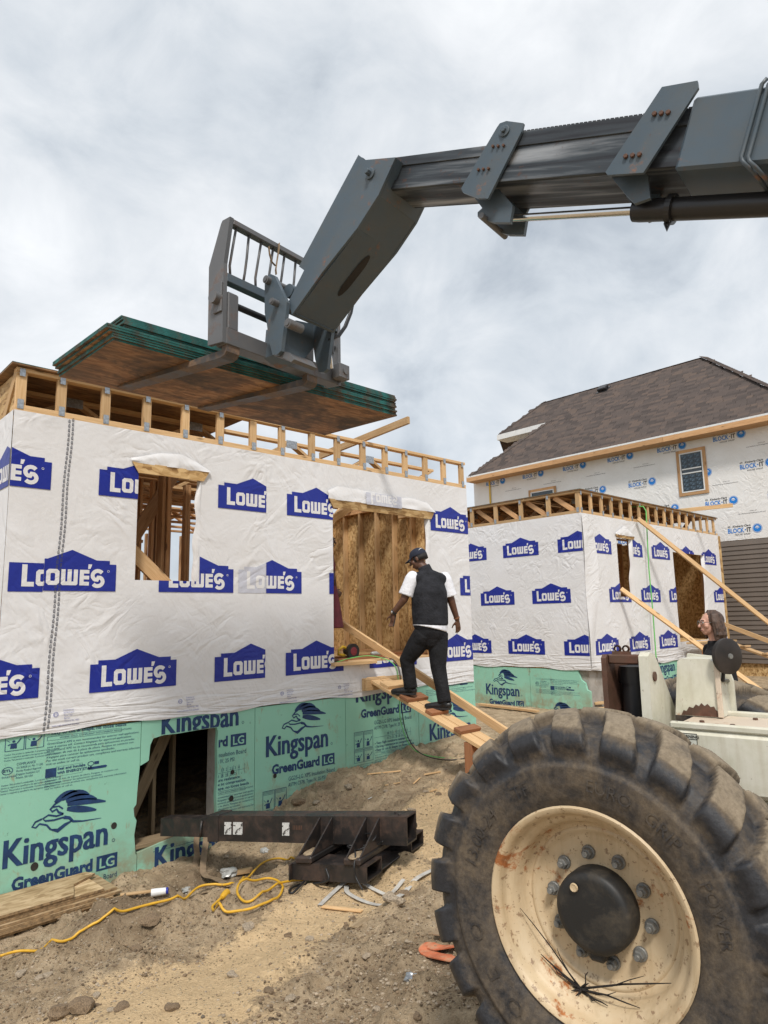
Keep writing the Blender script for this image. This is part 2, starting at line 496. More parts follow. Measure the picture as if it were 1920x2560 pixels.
def M_ground(name):
    m, nt, b = _mat(name); q = NT(nt)
    v = q.coord('World')
    at = q.n('ShaderNodeAttribute'); at.attribute_name = 'sand'
    big = q.noise(v, 1.1, 6, .6, .4); mid = q.noise(v, 5.0, 7, .68, .3); fin = q.noise(v, 46, 6, .75)
    dirt = q.ramp(mid, [(.28, (.175, .12, .072)), (.5, (.40, .295, .185)), (.72, (.60, .47, .315))])
    dirt = q.mix(q.ramp(fin, [(.38, .0), (.64, .55)]), dirt, (.50, .40, .275))
    sand = q.ramp(fin, [(.25, (.60, .42, .235)), (.7, (.78, .585, .35))])
    sand = q.mix(q.ramp(mid, [(.35, .0), (.7, .35)]), sand, (.58, .43, .26))
    k = q.math('ADD', at.outputs['Fac'], q.math('MULTIPLY_ADD', mid, 1.1, -.55))
    k = q.math('ADD', k, q.math('MULTIPLY_ADD', fin, .7, -.35))
    kk = q.ramp(k, [(.40, 0.0), (.60, 1.0)])
    col = q.mix(kk, dirt, sand)
    col = q.mix(q.math('MULTIPLY', q.ramp(q.math('ADD', at.outputs['Fac'], 1.0), [(.45, 1.0), (.95, 0.0)]), .7), col, q.ramp(mid, [(.3, (.075, .052, .033)), (.7, (.17, .12, .078))]))    # freshly dug, damp soil
    # wood chips, pale pebbles and dark crumbs
    vo = q.n('ShaderNodeTexVoronoi'); vo.inputs['Scale'].default_value = 55; q.l(v, vo.inputs['Vector'])
    sc = q.n('ShaderNodeSeparateColor'); q.l(vo.outputs['Color'], sc.inputs[0])
    near = q.ramp(vo.outputs['Distance'], [(.22, 1.0), (.34, 0.0)])
    pale = q.math('MULTIPLY', near, q.ramp(sc.outputs[0], [(.80, 0.0), (.82, 1.0)]))
    dk = q.math('MULTIPLY', near, q.ramp(sc.outputs[1], [(.74, 0.0), (.76, 1.0)]))
    col = q.mix(q.math('MULTIPLY', pale, .8), col, (.62, .52, .38))
    col = q.mix(q.math('MULTIPLY', dk, .7), col, (.10, .075, .05))
    q.l(col, b.inputs['Base Color']); b.inputs['Roughness'].default_value = .95; b.inputs['Specular IOR Level'].default_value = .1
    h = q.math('ADD', q.math('MULTIPLY', mid, .6), q.math('MULTIPLY', fin, .32))
    h = q.math('ADD', h, q.math('MULTIPLY', near, .09))
    q.l(q.bump(h, 1.0, .07), b.inputs['Normal'])
    return m

def M_shingle(name):
    m, nt, b = _mat(name); q = NT(nt)
    at = q.n('ShaderNodeAttribute'); at.attribute_name = 'tone'; oi = q.n('ShaderNodeObjectInfo')
    tone = q.math('FRACT', q.math('ADD', at.outputs['Fac'], oi.outputs['Random']))
    col = q.ramp(tone, [(.05, (.050, .041, .037)), (.4, (.086, .069, .061)), (.7, (.100, .077, .066)), (.95, (.130, .094, .074))])
    g = q.noise(q.coord('World'), 90, 3, .7); col = q.mix(.35, col, q.ramp(g, [(.3, (.03, .025, .025)), (.7, (.16, .13, .12))]))
    q.l(col, b.inputs['Base Color']); b.inputs['Roughness'].default_value = .9; b.inputs['Specular IOR Level'].default_value = .2
    q.l(q.bump(g, .3, .004), b.inputs['Normal'])
    return m

def M_tyre(name):
    m, nt, b = _mat(name); q = NT(nt)
    v = q.coord('Object')
    at = q.n('ShaderNodeAttribute'); at.attribute_name = 'mud'
    n1 = q.noise(v, 11, 9, .72, .2); n2 = q.noise(v, 60, 6, .75)
    k = q.math('ADD', at.outputs['Fac'], q.math('MULTIPLY_ADD', n1, 2.2, -1.1))
    kk = q.ramp(k, [(.22, 0.0), (.95, 1.0)])
    rub = q.ramp(n2, [(.3, (.014, .0145, .017)), (.7, (.036, .037, .042))])
    mud = q.ramp(n2, [(.25, (.085, .062, .040)), (.75, (.215, .165, .11))])
    dust = q.ramp(n2, [(.25, (.19, .15, .10)), (.75, (.36, .29, .205))])
    mud = q.mix(q.math('MULTIPLY', q.ramp(at.outputs['Fac'], [(.80, 0.0), (.99, 1.0)]), q.ramp(n1, [(.3, .35), (.6, 1.0)])), mud, dust)
    col = q.mix(q.math('MULTIPLY', kk, .86), rub, mud)
    q.l(col, b.inputs['Base Color'])
    q.l(q.ramp(kk, [(0, .48), (1, .93)]), b.inputs['Roughness']); b.inputs['Specular IOR Level'].default_value = .4
    q.l(q.bump(q.math('ADD', n1, q.math('MULTIPLY', n2, .4)), .45, .008), b.inputs['Normal'])
    return m

def M_worn(name, base=(.05, .06, .07)):
    """sliding faces of the inner boom sections: bare bands, grease and rust"""
    m, nt, b = _mat(name); q = NT(nt)
    v = q.coord('Object', (.7, 9, 9))
    n1 = q.noise(v, 1.5, 5, .55, .3); n2 = q.noise(q.coord('Object'), 14, 6, .7)
    col = q.ramp(n1, [(.36, (.022, .024, .03)), (.5, base), (.60, (.17, .18, .19)), (.72, (.33, .34, .35))])
    col = q.mix(q.ramp(n2, [(.60, 0.0), (.68, .75)]), col, (.10, .055, .04))
    q.l(col, b.inputs['Base Color']); q.l(q.ramp(n1, [(.4, .55), (.7, .3)]), b.inputs['Roughness'])
    b.inputs['Metallic'].default_value = .35
    q.l(q.bump(n2, .2, .003), b.inputs['Normal'])
    return m

def M_glass(name, c=(.02, .025, .03)):
    m, nt, b = _mat(name)
    b.inputs['Base Color'].default_value = (*c, 1); b.inputs['Roughness'].default_value = .06
    b.inputs['Specular IOR Level'].default_value = .8
    return m

m_wood = M_wood('pine_lumber', (.70, .49, .275), (.52, .32, .15))
m_woodi = M_wood('fir_lumber', (.70, .44, .235), (.48, .26, .12))
m_woodr = M_wood('red_cedar_offcut', (.42, .20, .10), (.27, .11, .05))
m_woodg = M_wood('weathered_lumber', (.42, .32, .2), (.24, .17, .1))
m_osb = M_osb('strand_board', (.54, .345, .15), (.29, .16, .06), (.74, .53, .27))
m_osbd = M_osb('muddy_strand_board', (.40, .20, .085), (.22, .11, .05), (.52, .29, .14), dirt=.9)
m_deck = M_osb('deck_strand_board', (.30, .16, .075), (.16, .085, .035), (.42, .25, .12), dirt=.5)
m_teal = M_simple('green_panel_edge', (.012, .115, .105), .7, var=.5, scale=9, bump=.3, dirt=((.075, .058, .042), 6, .48, .62))
m_osbg = M_osb('weathered_strand_board', (.44, .31, .17), (.27, .175, .085), (.58, .43, .26))
m_osbe = M_simple('strand_board_edge', (.30, .195, .10), .9, var=.4, scale=30)
m_wrap = M_wrap('house_wrap_film')
m_wrap2 = M_wrap('house_wrap_film_other', (.79, .785, .78))
m_blue = M_wrap('wrap_print_blue', (.011, .024, .27), True)
m_white = M_wrap('wrap_print_white', (.74, .735, .74), True)
m_bluefaint = M_wrap('wrap_print_seen_through_film', (.56, .57, .64), True)
m_pale = M_wrap('wrap_small_print', (.22, .23, .45), True)
m_black = M_wrap('wrap_print_black', (.03, .03, .035), True)
m_tape = M_wrap('tape_print', (.06, .065, .09), True)
m_sky = M_wrap('wrap_print_sky_blue', (.015, .21, .66), True)
m_xps = M_xps('green_foam_board')
m_navy = M_simple('navy_ink', (.012, .045, .135), .6, var=.25, scale=12)
m_conc = M_simple('concrete', (.36, .335, .30), .9, var=.18, scale=3, bump=.35, bscale=30, dirt=((.17, .12, .075), 4, .5, .75))
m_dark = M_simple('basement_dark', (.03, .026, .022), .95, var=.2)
m_galv = M_simple('galvanised_plate', (.42, .45, .48), .38, metal=.75, var=.25, scale=40, bump=.6, bscale=160, bdist=.002)
m_ground = M_ground('site_soil')
m_shing = M_shingle('asphalt_shingle')
m_siding = M_simple('taupe_siding', (.155, .128, .108), .55, var=.08, scale=2)
m_whitep = M_simple('white_trim', (.72, .73, .73), .45, var=.06)
m_glass = M_glass('window_glass', (.03, .04, .05))
m_boom = M_paint('grey_blue_paint', (.074, .106, .136), amt=(.61, .72), rough=.42, gr=(.42, .75, .5), grime=(.10, .095, .08))
m_worn = M_worn('worn_boom_steel')
m_carr = M_paint('worn_carriage_steel', (.125, .128, .135), rust=(.10, .062, .048), amt=(.54, .72), rough=.45, gr=(.5, .7, .4), grime=(.15, .135, .12))
m_fork = M_paint('fork_steel', (.075, .07, .07), rust=(.12, .075, .045), amt=(.42, .62), rough=.5)
m_blk = M_paint('black_steel', (.02, .02, .022), rust=(.06, .035, .025), amt=(.6, .72), rough=.35)
m_rusty = M_paint('rusty_black_attachment', (.020, .018, .0175), rust=(.038, .022, .015), amt=(.46, .66), rough=.4)
m_chrome = M_simple('cylinder_rod', (.72, .72, .72), .12, metal=1.0, var=.03)
m_mwhite = M_paint('old_white_machine_paint', (.76, .735, .63), rust=(.19, .075, .025), amt=(.61, .67), rough=.45, gr=(.36, .74, .7), grime=(.46, .445, .31), sc=3.2, streak=.18)
m_mdeck = M_paint('faded_deck_paint', (.66, .55, .43), rust=(.22, .11, .06), amt=(.56, .68), rough=.6, sc=6)
m_rustblk = M_paint('rust_brown_plate', (.10, .055, .035), rust=(.07, .03, .018), amt=(.4, .6))
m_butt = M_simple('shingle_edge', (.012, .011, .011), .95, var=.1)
m_lamp = M_simple('brown_black_lamp', (.020, .014, .011), .5, var=.4, scale=12)
m_tyre = M_tyre('muddy_rubber')
m_rim = M_paint('cream_rim_paint', (.64, .51, .335), rust=(.21, .075, .022), amt=(.575, .63), rough=.5, gr=(.34, .70, .65), grime=(.47, .325, .175), sc=5.5, streak=.35, spk=(.585, .64))
m_hub = M_paint('greasy_hub', (.014, .014, .014), rust=(.04, .032, .022), amt=(.5, .7), rough=.55)
m_nut = M_simple('grey_wheel_nut', (.20, .20, .19), .55, metal=.3, var=.2, scale=30)
m_root = M_simple('dry_root', (.018, .014, .012), .95, var=.3, scale=30)
m_skin = M_simple('brown_skin', (.115, .052, .030), .5, var=.12, scale=20)
m_skin2 = M_simple('light_skin', (.60, .33, .24), .5, var=.1, scale=14)
m_skin3 = M_simple('deep_brown_skin', (.075, .035, .022), .5, var=.12, scale=20)
m_vest = M_simple('charcoal_fleece', (.024, .025, .030), .95, var=.3, scale=9, bump=.9, bscale=9, bdist=.03, spec=.25)
m_shirt = M_simple('white_cotton', (.76, .77, .82), .85, var=.05, scale=6, bump=.7, bscale=14, bdist=.02)
m_trous = M_simple('black_trousers', (.011, .011, .013), .85, var=.3, scale=9, bump=1.0, bscale=8, bdist=.04, spec=.3)
m_shoe = M_simple('black_leather', (.010, .010, .011), .42, var=.2, scale=20)
m_cap = M_simple('navy_cap_cloth', (.012, .017, .035), .85, var=.15, scale=20)
m_hair = M_simple('brown_hair', (.075, .042, .027), .55, var=.45, scale=26, bump=.6, bscale=60)
m_hairb = M_simple('black_hair', (.010, .008, .008), .7, var=.2, scale=40, bump=.5, bscale=120)
m_dress = M_simple('maroon_cloth', (.10, .013, .022), .85, var=.2, scale=8)
m_yellow = M_simple('yellow_cable', (.66, .37, .025), .45, var=.12, scale=12, dirt=((.36, .25, .12), 16, .6, .74))
m_green = M_simple('green_cord', (.14, .50, .12), .5, var=.1)
m_black_c = M_simple('black_cable', (.015, .015, .016), .5, var=.2)
m_strapw = M_simple('white_webbing', (.50, .48, .44), .75, var=.2, scale=10, dirt=((.3, .22, .14), 8, .55, .75))
m_strapb = M_simple('brown_webbing', (.26, .185, .115), .85, var=.25, scale=12)
m_orange = M_simple('dusty_orange_webbing', (.60, .17, .075), .8, var=.25, scale=10, dirt=((.46, .33, .2), 6, .48, .66))
m_stone = M_simple('site_stone', (.36, .29, .21), .95, var=.4, scale=5, bump=.5, bscale=25)
m_clod = M_simple('soil_clod', (.22, .155, .095), .95, var=.45, scale=8, bump=.7, bscale=30)
m_film = M_simple('crumpled_plastic', (.42, .42, .40), .3, var=.2, scale=14)
m_red = M_simple('red_plastic', (.16, .02, .03), .4, var=.1)
m_ybl = M_simple('yellow_tool_plastic', (.62, .40, .03), .4, var=.1)
m_sticker = M_simple('worn_white_sticker', (.62, .62, .60), .6, var=.1, scale=30, dirt=((.05, .045, .04), 30, .52, .6))
m_decal = M_simple('white_decal', (.62, .63, .55), .5, var=.1, scale=30)
m_ink = M_simple('black_ink', (.02, .02, .02), .5, var=.1)
# ------------------------------------------------------------------ ground
GP = np.array([  # x, y, z of the soil, read off the photograph
    (1.5, 6.2, -.66), (2.1, 6.2, -.64), (2.55, 6.2, -.63), (2.8, 6.2, -.64), (3.3, 6.2, -.62), (3.7, 6.2, -.52), (4.12, 6.2, -.37), (4.7, 6.2, -.23), (5.25, 6.2, -.11),
    (6.4, 6.2, -.03), (7.6, 6.2, 0), (2.9, 5.6, -.66), (3.5, 5.5, -.60), (2.4, 5.5, -.58), (1.4, 5.3, -.63), (1.8, 4.7, -.45), (2.4, 4.8, -.44), (3.0, 4.9, -.46),
    (3.6, 4.8, -.42), (4.2, 5.2, -.32), (4.6, 4.4, -.22), (4.0, 4.1, -.29), (3.4, 4.0, -.34), (2.6, 4.1, -.33), (1.7, 4.1, -.31), (1.0, 4.2, -.34), (.4, 5.0, -.5), (-1, 6, -.5),
    (5.4, 5.0, -.10), (6.2, 5.0, -.04), (7, 4, 0), (5.2, 3.4, -.06), (4.2, 3.0, -.14), (3.2, 3.0, -.22), (2.4, 3.0, -.25), (1.4, 3.1, -.24), (.5, 3, -.2),
    (2.05, 1.9, -.05), (2.4, 1.28, -.012), (2.05, .9, 0), (3.5, 1.2, -.01), (3.8, 1.4, -.01), (3.9, 2.1, -.05), (5.1, 2.0, -.02), (0, 0, 0), (0, 1.5, -.1), (1.2, 1.8, -.12), (2.6, 2.2, -.12),
    (9, 6, -.05), (10.5, 7, -.08), (11, 6, -.05), (9, 9, -.1), (14, 5, -.05), (17, 4, 0), (9, 2, 0), (14, 0, 0), (22, 5, 0), (25, -6, 0), (-4, 2, -.1), (-4, 9, -.4), (3, -4, 0), (0, 14, -.3), (8, 14, -.2)])
def zbase(x, y):
    x = np.asarray(x, float); y = np.asarray(y, float)
    d2 = (x[..., None] - GP[:, 0]) ** 2 + (y[..., None] - GP[:, 1]) ** 2
    w = 1.0 / (d2 + .05) ** 1.9
    return (w * GP[:, 2]).sum(-1) / w.sum(-1)
def sandf(x, y):
    """where loose pale sand lies over the darker soil"""
    s = np.zeros_like(x) + .27 + .5 * (fbm(x * .9 + y * .5, y * 1.6, 3, 91) - .5)
    for cx, cy, rx, ry, a, k in ((2.0, 3.55, 1.5, .42, .12, .75), (1.2, 3.15, 1.2, .33, .1, .7), (3.2, 4.02, .6, .35, 0, .55), (4.9, 4.6, .9, .7, .3, .6), (4.5, 3.6, .9, .5, .2, .5), (1.7, 2.7, .5, .2, .2, .45), (3.2, 2.3, .6, .3, .2, .35), (6.2, 4.2, 1, .6, 0, .3)):
        dx, dy = x - cx, y - cy
        u = dx * math.cos(a) + dy * math.sin(a); v = -dx * math.sin(a) + dy * math.cos(a)
        s = s + k * np.exp(-((u / rx) ** 2 + (v / ry) ** 2) * 1.2)
    for cx, cy, r, k in ((2.6, 2.7, .55, .5), (2.05, 4.95, .5, .75), (3.15, 5.65, .62, 1.0), (1.9, 2.2, .5, .25), (3.6, 3.1, .35, .35), (5.0, 5.8, .9, .35), (2.75, 3.25, .25, .3)):
        s = s - k * np.exp(-((x - cx) ** 2 + (y - cy) ** 2) / r ** 2)
    return s
def rough(x, y):
    s = sandf(x, y); q = np.clip(1.15 - s, .25, 1.0)
    near = np.exp(-np.clip(np.hypot(x - 3.5, y - 3.8) - 4, 0, None) / 3)
    h = (fbm(x * 1.3, y * 1.3, 3, 3) - .5) * .10 + q * ((fbm(x * 5, y * 5, 4, 11, .55) - .5) * .085 + np.clip(fbm(x * 9, y * 9, 4, 23, .6) - .50, 0, 1) * .20 + (vnoise(x * 34, y * 34, 31) - .5) * .010)
    u = x * .94 + y * .34; v = -x * .34 + y * .94              # old wheel ruts
    h = h + .028 * (vnoise(u * .8, v * 5.5, 61) - .5) * np.clip(vnoise(u * .5, v * .7, 67) * 2 - .6, 0, 1)
    # heap of torn clay in front of the board pile
    h = h + .17 * np.exp(-(((x - 2.12) / .42) ** 2 + ((y - 5.05) / .22) ** 2)) * (.55 + .9 * fbm(x * 7, y * 7, 4, 41))
    keep = np.ones_like(h)
    for cx, cy, r in ((2.2, 1.28, .30), (3.6, 1.5, .3), (5.1, 2.0, .3)):
        keep = keep * (1 - np.exp(-((x - cx) ** 2 + (y - cy) ** 2) / r ** 2))
    return h * near * keep
def zg(x, y):
    x = np.asarray(float(x)); y = np.asarray(float(y))
    return float(zbase(x, y) + rough(x, y))
def _axis(lo, hi, step, far, grow):
    a = list(np.arange(lo, hi + 1e-6, step)); s = step; p = hi
    while p < far: s *= grow; p += s; a.append(p)
    s = step; p = lo; b = []
    while p > -far: s *= grow; p -= s; b.append(p)
    return np.array(b[::-1] + a)
gx = _axis(.6, 6.4, .024, 420, 1.12); gy = _axis(1.5, 6.4, .024, 420, 1.12)
GX, GY = np.meshgrid(gx, gy, indexing='ij')
GZ = np.zeros_like(GX)
for i in range(len(gx)):
    GZ[i] = zbase(GX[i], GY[i])
GZ += rough(GX, GY)
nx, ny = len(gx), len(gy)
gv = np.stack([GX.ravel(), GY.ravel(), GZ.ravel()], 1)
ii = np.arange(nx * ny).reshape(nx, ny)
gf = np.stack([ii[:-1, :-1].ravel(), ii[1:, :-1].ravel(), ii[1:, 1:].ravel(), ii[:-1, 1:].ravel()], 1)
gme = bpy.data.meshes.new('ground')
gme.vertices.add(len(gv)); gme.vertices.foreach_set('co', gv.ravel())
gme.loops.add(len(gf) * 4); gme.loops.foreach_set('vertex_index', gf.ravel())
gme.polygons.add(len(gf)); gme.polygons.foreach_set('loop_start', np.arange(0, len(gf) * 4, 4)); gme.polygons.foreach_set('loop_total', np.full(len(gf), 4))
gme.polygons.foreach_set('use_smooth', np.ones(len(gf), bool))
gme.update(calc_edges=True)
_at = gme.attributes.new('sand', 'FLOAT', 'POINT'); _at.data.foreach_set('value', sandf(GX, GY).ravel().astype(np.float32))
gme.materials.append(m_ground)
ground = add('ground', gme); tag(ground, kind='structure')

# ------------------------------------------------------------------ faces, prints and film
class Face:
    """a vertical wall plane: a = metres to the viewer's right, z up, o = metres out of the wall"""
    def __init__(s, p0, r, n): s.p0 = np.array(p0, float); s.r = np.array(r, float); s.n = np.array(n, float)
    def __call__(s, a, z, o=0.0): return s.p0 + s.r * a + s.n * o + np.array([0, 0, z])
def text2d(body, size, x=0, y=0, bold=0.0, align='LEFT', sx=1.0, shear=0.0):
    cu = bpy.data.curves.new('t', 'FONT'); cu.body = body; cu.size = size; cu.align_x = align; cu.offset = bold; cu.resolution_u = 2; cu.shear = shear
    ob = bpy.data.objects.new('t', cu)
    me = bpy.data.meshes.new_from_object(ob)
    V = [(v.co.x * sx + x, v.co.y + y) for v in me.vertices]; Fc = [list(p.vertices) for p in me.polygons]
    bpy.data.objects.remove(ob); bpy.data.curves.remove(cu); bpy.data.meshes.remove(me)
    return V, Fc
class P2:
    """flat print made of 2D pieces: level = which ink layer it lies on, mat = ink"""
    def __init__(s): s.v = []; s.f = []; s.m = []; s.l = []
    def put(s, V, Fc, m=0, l=0):
        b = len(s.v); s.v.extend([(float(x), float(y)) for x, y in V]); s.l.extend([l] * len(V))
        for f in Fc: s.f.append([i + b for i in f]); s.m.append(m)
    def poly(s, V, m=0, l=0): s.put(V, [list(range(len(V)))], m, l)
    def rect(s, x0, y0, x1, y1, m=0, l=0): s.poly([(x0, y0), (x1, y0), (x1, y1), (x0, y1)], m, l)
    def strip(s, A, B, m=0, l=0):
        n = len(A); s.put(list(A) + list(B), [[i, i + 1, n + i + 1, n + i] for i in range(n - 1)], m, l)
    def stroke(s, pts, w, m=0, l=0):
        pts = [np.array(p, float) for p in pts]; A = []; B = []
        ww = w if hasattr(w, '__len__') else [w] * len(pts)
        for i, p in enumerate(pts):
            t = pts[min(i + 1, len(pts) - 1)] - pts[max(i - 1, 0)]; t /= np.linalg.norm(t) + 1e-9
            n = np.array([-t[1], t[0]]); A.append(p + n * ww[i] / 2); B.append(p - n * ww[i] / 2)
        s.strip(A, B, m, l)
    def ring(s, cx, cy, r, w, m=0, l=0, n=20, sy=1.0):
        a = [2 * math.pi * i / n for i in range(n + 1)]
        s.strip([(cx + r * math.cos(t), cy + r * sy * math.sin(t)) for t in a], [(cx + (r - w) * math.cos(t), cy + (r - w) * sy * math.sin(t)) for t in a], m, l)
    def disc(s, cx, cy, r, m=0, l=0, n=20, sy=1.0): s.poly([(cx + r * math.cos(2 * math.pi * i / n), cy + r * sy * math.sin(2 * math.pi * i / n)) for i in range(n)], m, l)
    def text(s, body, size, x, y, m=0, l=0, **k): s.put(*text2d(body, size, x, y, **k), m, l)
    def frame(s, x0, y0, x1, y1, w, m=0, l=0):
        s.rect(x0, y0, x1, y0 + w, m, l); s.rect(x0, y1 - w, x1, y1, m, l); s.rect(x0, y0 + w, x0 + w, y1 - w, m, l); s.rect(x1 - w, y0 + w, x1, y1 - w, m, l)
    def cut(s, xs=(), ys=(), clip=None, holes=()):
        """slice along lines, keep clip rectangle, drop what falls in holes (x0, y0, x1, y1)"""
        bm = bmesh.new(); lay = bm.verts.layers.int.new('lv')
        vs = [bm.verts.new((x, y, 0)) for x, y in s.v]
        for v, l in zip(vs, s.l): v[lay] = l
        bm.verts.ensure_lookup_table()
        fl = bm.faces.layers.int.new('lv')
        for f, m in zip(s.f, s.m):
            try:
                F_ = bm.faces.new([vs[i] for i in f]); F_.material_index = m; F_[fl] = s.l[f[0]]
            except ValueError: pass
        def bis(axis, val):
            g = bm.verts[:] + bm.edges[:] + bm.faces[:]
            co = (val, 0, 0) if axis == 0 else (0, val, 0); no = (1, 0, 0) if axis == 0 else (0, 1, 0)
            bmesh.ops.bisect_plane(bm, geom=g, plane_co=co, plane_no=no, dist=1e-6)
        X = list(xs); Y = list(ys)
        if clip: X += [clip[0], clip[2]]; Y += [clip[1], clip[3]]
        for h in holes: X += [h[0], h[2]]; Y += [h[1], h[3]]
        for x in X: bis(0, x)
        for y in Y: bis(1, y)
        kill = []
        for f in bm.faces:
            c = f.calc_center_median()
            if clip and not (clip[0] <= c.x <= clip[2] and clip[1] <= c.y <= clip[3]): kill.append(f); continue
            if any(h[0] < c.x < h[2] and h[1] < c.y < h[3] for h in holes): kill.append(f)
        bmesh.ops.delete(bm, geom=kill, context='FACES')
        o = P2(); bm.verts.ensure_lookup_table()
        for f in bm.faces:
            b = len(o.v); lv = f[fl]
            for v in f.verts: o.v.append((v.co.x, v.co.y)); o.l.append(lv)
            o.f.append(list(range(b, b + len(f.verts)))); o.m.append(f.material_index)
        bm.free(); return o
    def build(s, name, mats, parent, face, dx=0, dy=0, sc=1.0, base=.004, step=.0016, disp=None):
        if not s.f: return None
        A = np.array(s.v); a = A[:, 0] * sc + dx; z = A[:, 1] * sc + dy
        o = base + np.array(s.l) * step + (disp(a, z) if disp is not None else 0)
        V = face.p0[None] + a[:, None] * face.r[None] + o[:, None] * face.n[None] + np.stack([0 * z, 0 * z, z], 1)
        c = V.mean(0)
        me = mesh(name, V - c, s.f, mats, s.m)
        # the ink faces outwards
        bm = bmesh.new(); bm.from_mesh(me); nn = Vector(face.n)
        bmesh.ops.reverse_faces(bm, faces=[f for f in bm.faces if f.normal.dot(nn) < 0]); bm.to_mesh(me); bm.free()
        return add(name, me, parent, Matrix.Translation(Vector(c)))

# the shop emblem printed on the film: a house outline with block lettering
def lowes_print():
    p = P2()
    p.rect(0, 0, 1, .30, 0, 0); p.rect(.085, .30, .925, .34, 0, 0); p.poly([(.27, .34), (.78, .34), (.515, .445)], 0, 0)
    W1, l = 1, 1
    y0, y1 = .062, .232
    p.rect(.125, y0 - .008, .175, .282, W1, l); p.rect(.175, y0 - .008, .245, y0 + .040, W1, l)          # L
    def ringrect(x0, y0, x1, y1, t, c):
        A = [(x0 + c, y0), (x1 - c, y0), (x1, y0 + c), (x1, y1 - c), (x1 - c, y1), (x0 + c, y1), (x0, y1 - c), (x0, y0 + c), (x0 + c, y0)]
        k = c * .35
        B = [(x0 + t + k, y0 + t), (x1 - t - k, y0 + t), (x1 - t, y0 + t + k), (x1 - t, y1 - t - k), (x1 - t - k, y1 - t), (x0 + t + k, y1 - t), (x0 + t, y1 - t - k), (x0 + t, y0 + t + k), (x0 + t + k, y0 + t)]
        p.strip(A, B, W1, l)
    ringrect(.262, y0, .395, y1, .043, .024)                                                             # O
    for x in (.413, .477, .541): p.rect(x, y0 + .040, x + .043, y1, W1, l)                               # W
    p.poly([(.425, y0), (.572, y0), (.584, y0 + .014), (.584, y0 + .040), (.413, y0 + .040), (.413, y0 + .014)], W1, l)
    p.rect(.604, y0, .648, y1, W1, l)                                                                    # E
    for y in (y0, y0 + .066, y1 - .040): p.rect(.648, y, .705, y + .040, W1, l)
    p.poly([(.690, y1 + .012), (.716, y1 + .012), (.732, y1 + .062), (.692, y1 + .062)], W1, l)          # '
    a = []
    cx, r = .797, .050                                                                                   # S
    for t in np.linspace(35, 262, 12): a.append((cx + .056 * math.cos(rad(t)), y1 - .024 - r * .95 + .052 * math.sin(rad(t)) + .012))
    for t in np.linspace(82, -145, 12): a.append((cx + .056 * math.cos(rad(t)), y0 + .045 + .050 * math.sin(rad(t))))
    p.stroke(a, .043, W1, l)
    p.ring(.912, .222, .013, .004, W1, l, 10)
    return p
LOWE = lowes_print()
LW = .815
def lion(p, x, y, s, m=0, l=0):
    """leaping lion emblem with a streaming mane"""
    def T(q): return [(x + a * s, y + b * s * .62) for a, b in q]
    def leaf(c0, c1, c2, w):
        t = np.linspace(0, 1, 8); pts = [((1 - u) ** 2 * c0[0] + 2 * u * (1 - u) * c1[0] + u * u * c2[0], (1 - u) ** 2 * c0[1] + 2 * u * (1 - u) * c1[1] + u * u * c2[1]) for u in t]
        p.stroke(T(pts), [s * w * (.15 + 1.0 * math.sin(math.pi * (.12 + .86 * u)) ** .8) for u in t], m, l)
    for c0, c1, c2, w in (((.40, .80), (.62, .98), (.80, .80), .085), ((.46, .74), (.68, .86), (.92, .66), .085), ((.48, .66), (.70, .70), (1.06, .56), .080), ((.48, .56), (.68, .50), (.92, .40), .085), ((.30, .76), (.44, 1.0), (.62, .93), .06)):
        leaf(c0, c1, c2, w)
    p.stroke(T([(.40, .80), (.30, .72), (.24, .62), (.27, .56), (.33, .60), (.36, .52), (.43, .46)]), s * .030, m, l)      # head
    p.stroke(T([(.28, .66), (.36, .66), (.42, .58)]), s * .022, m, l)
    p.stroke(T([(.43, .46), (.33, .44), (.22, .50), (.14, .44), (.18, .38), (.30, .36), (.44, .38)]), s * .026, m, l)      # near foreleg
    p.stroke(T([(.13, .44), (.04, .40), (.00, .30), (.05, .27), (.10, .34), (.20, .28), (.26, .16)]), s * .026, m, l)      # far foreleg
    p.stroke(T([(.26, .16), (.36, .10), (.46, .20), (.56, .26)]), [s * .02, s * .06, s * .05, s * .02], m, l)
    p.stroke(T([(.44, .38), (.52, .34), (.58, .24), (.72, .20), (1.0, .18)]), [s * .05, s * .045, s * .035, s * .022, s * .006], m, l)
def worker(p, x, y, s, k):
    """small pictogram of somebody fitting a board"""
    p.disc(x + .42 * s, y + .66 * s, .10 * s, 0, 0, 10)
    p.poly([(x + .22 * s, y + .04 * s), (x + .62 * s, y + .04 * s), (x + .60 * s, y + .50 * s), (x + .26 * s, y + .50 * s)], 0, 0)
    if k % 2: p.stroke([(x + .60 * s, y + .46 * s), (x + .78 * s, y + .62 * s), (x + .92 * s, y + .90 * s)], .07 * s)
    else: p.stroke([(x + .24 * s, y + .44 * s), (x + .08 * s, y + .36 * s)], .08 * s); p.stroke([(x + .62 * s, y + .46 * s), (x + .84 * s, y + .86 * s)], .07 * s)
    p.stroke([(x + .02 * s, y + .80 * s), (x + .20 * s, y + .62 * s)], .03 * s)
FINE = ['GreenGuard XPS is not recommended for exterior wall applications', 'over 6 stories tall. Contact Kingspan for approved applications.', 'GreenGuard XPS no se recomienda para aplicaciones en paredes', 'exteriores de mas de 6 pisos de altura. Pongase en contacto con', 'Kingspan para conocer las aplicaciones aprobadas.', 'For the most current product use, compliance and warranty information', 'visit us online or call us.', 'Caution: This product is combustible. A protective barrier or thermal', 'barrier is required as specified in the appropriate building code.']
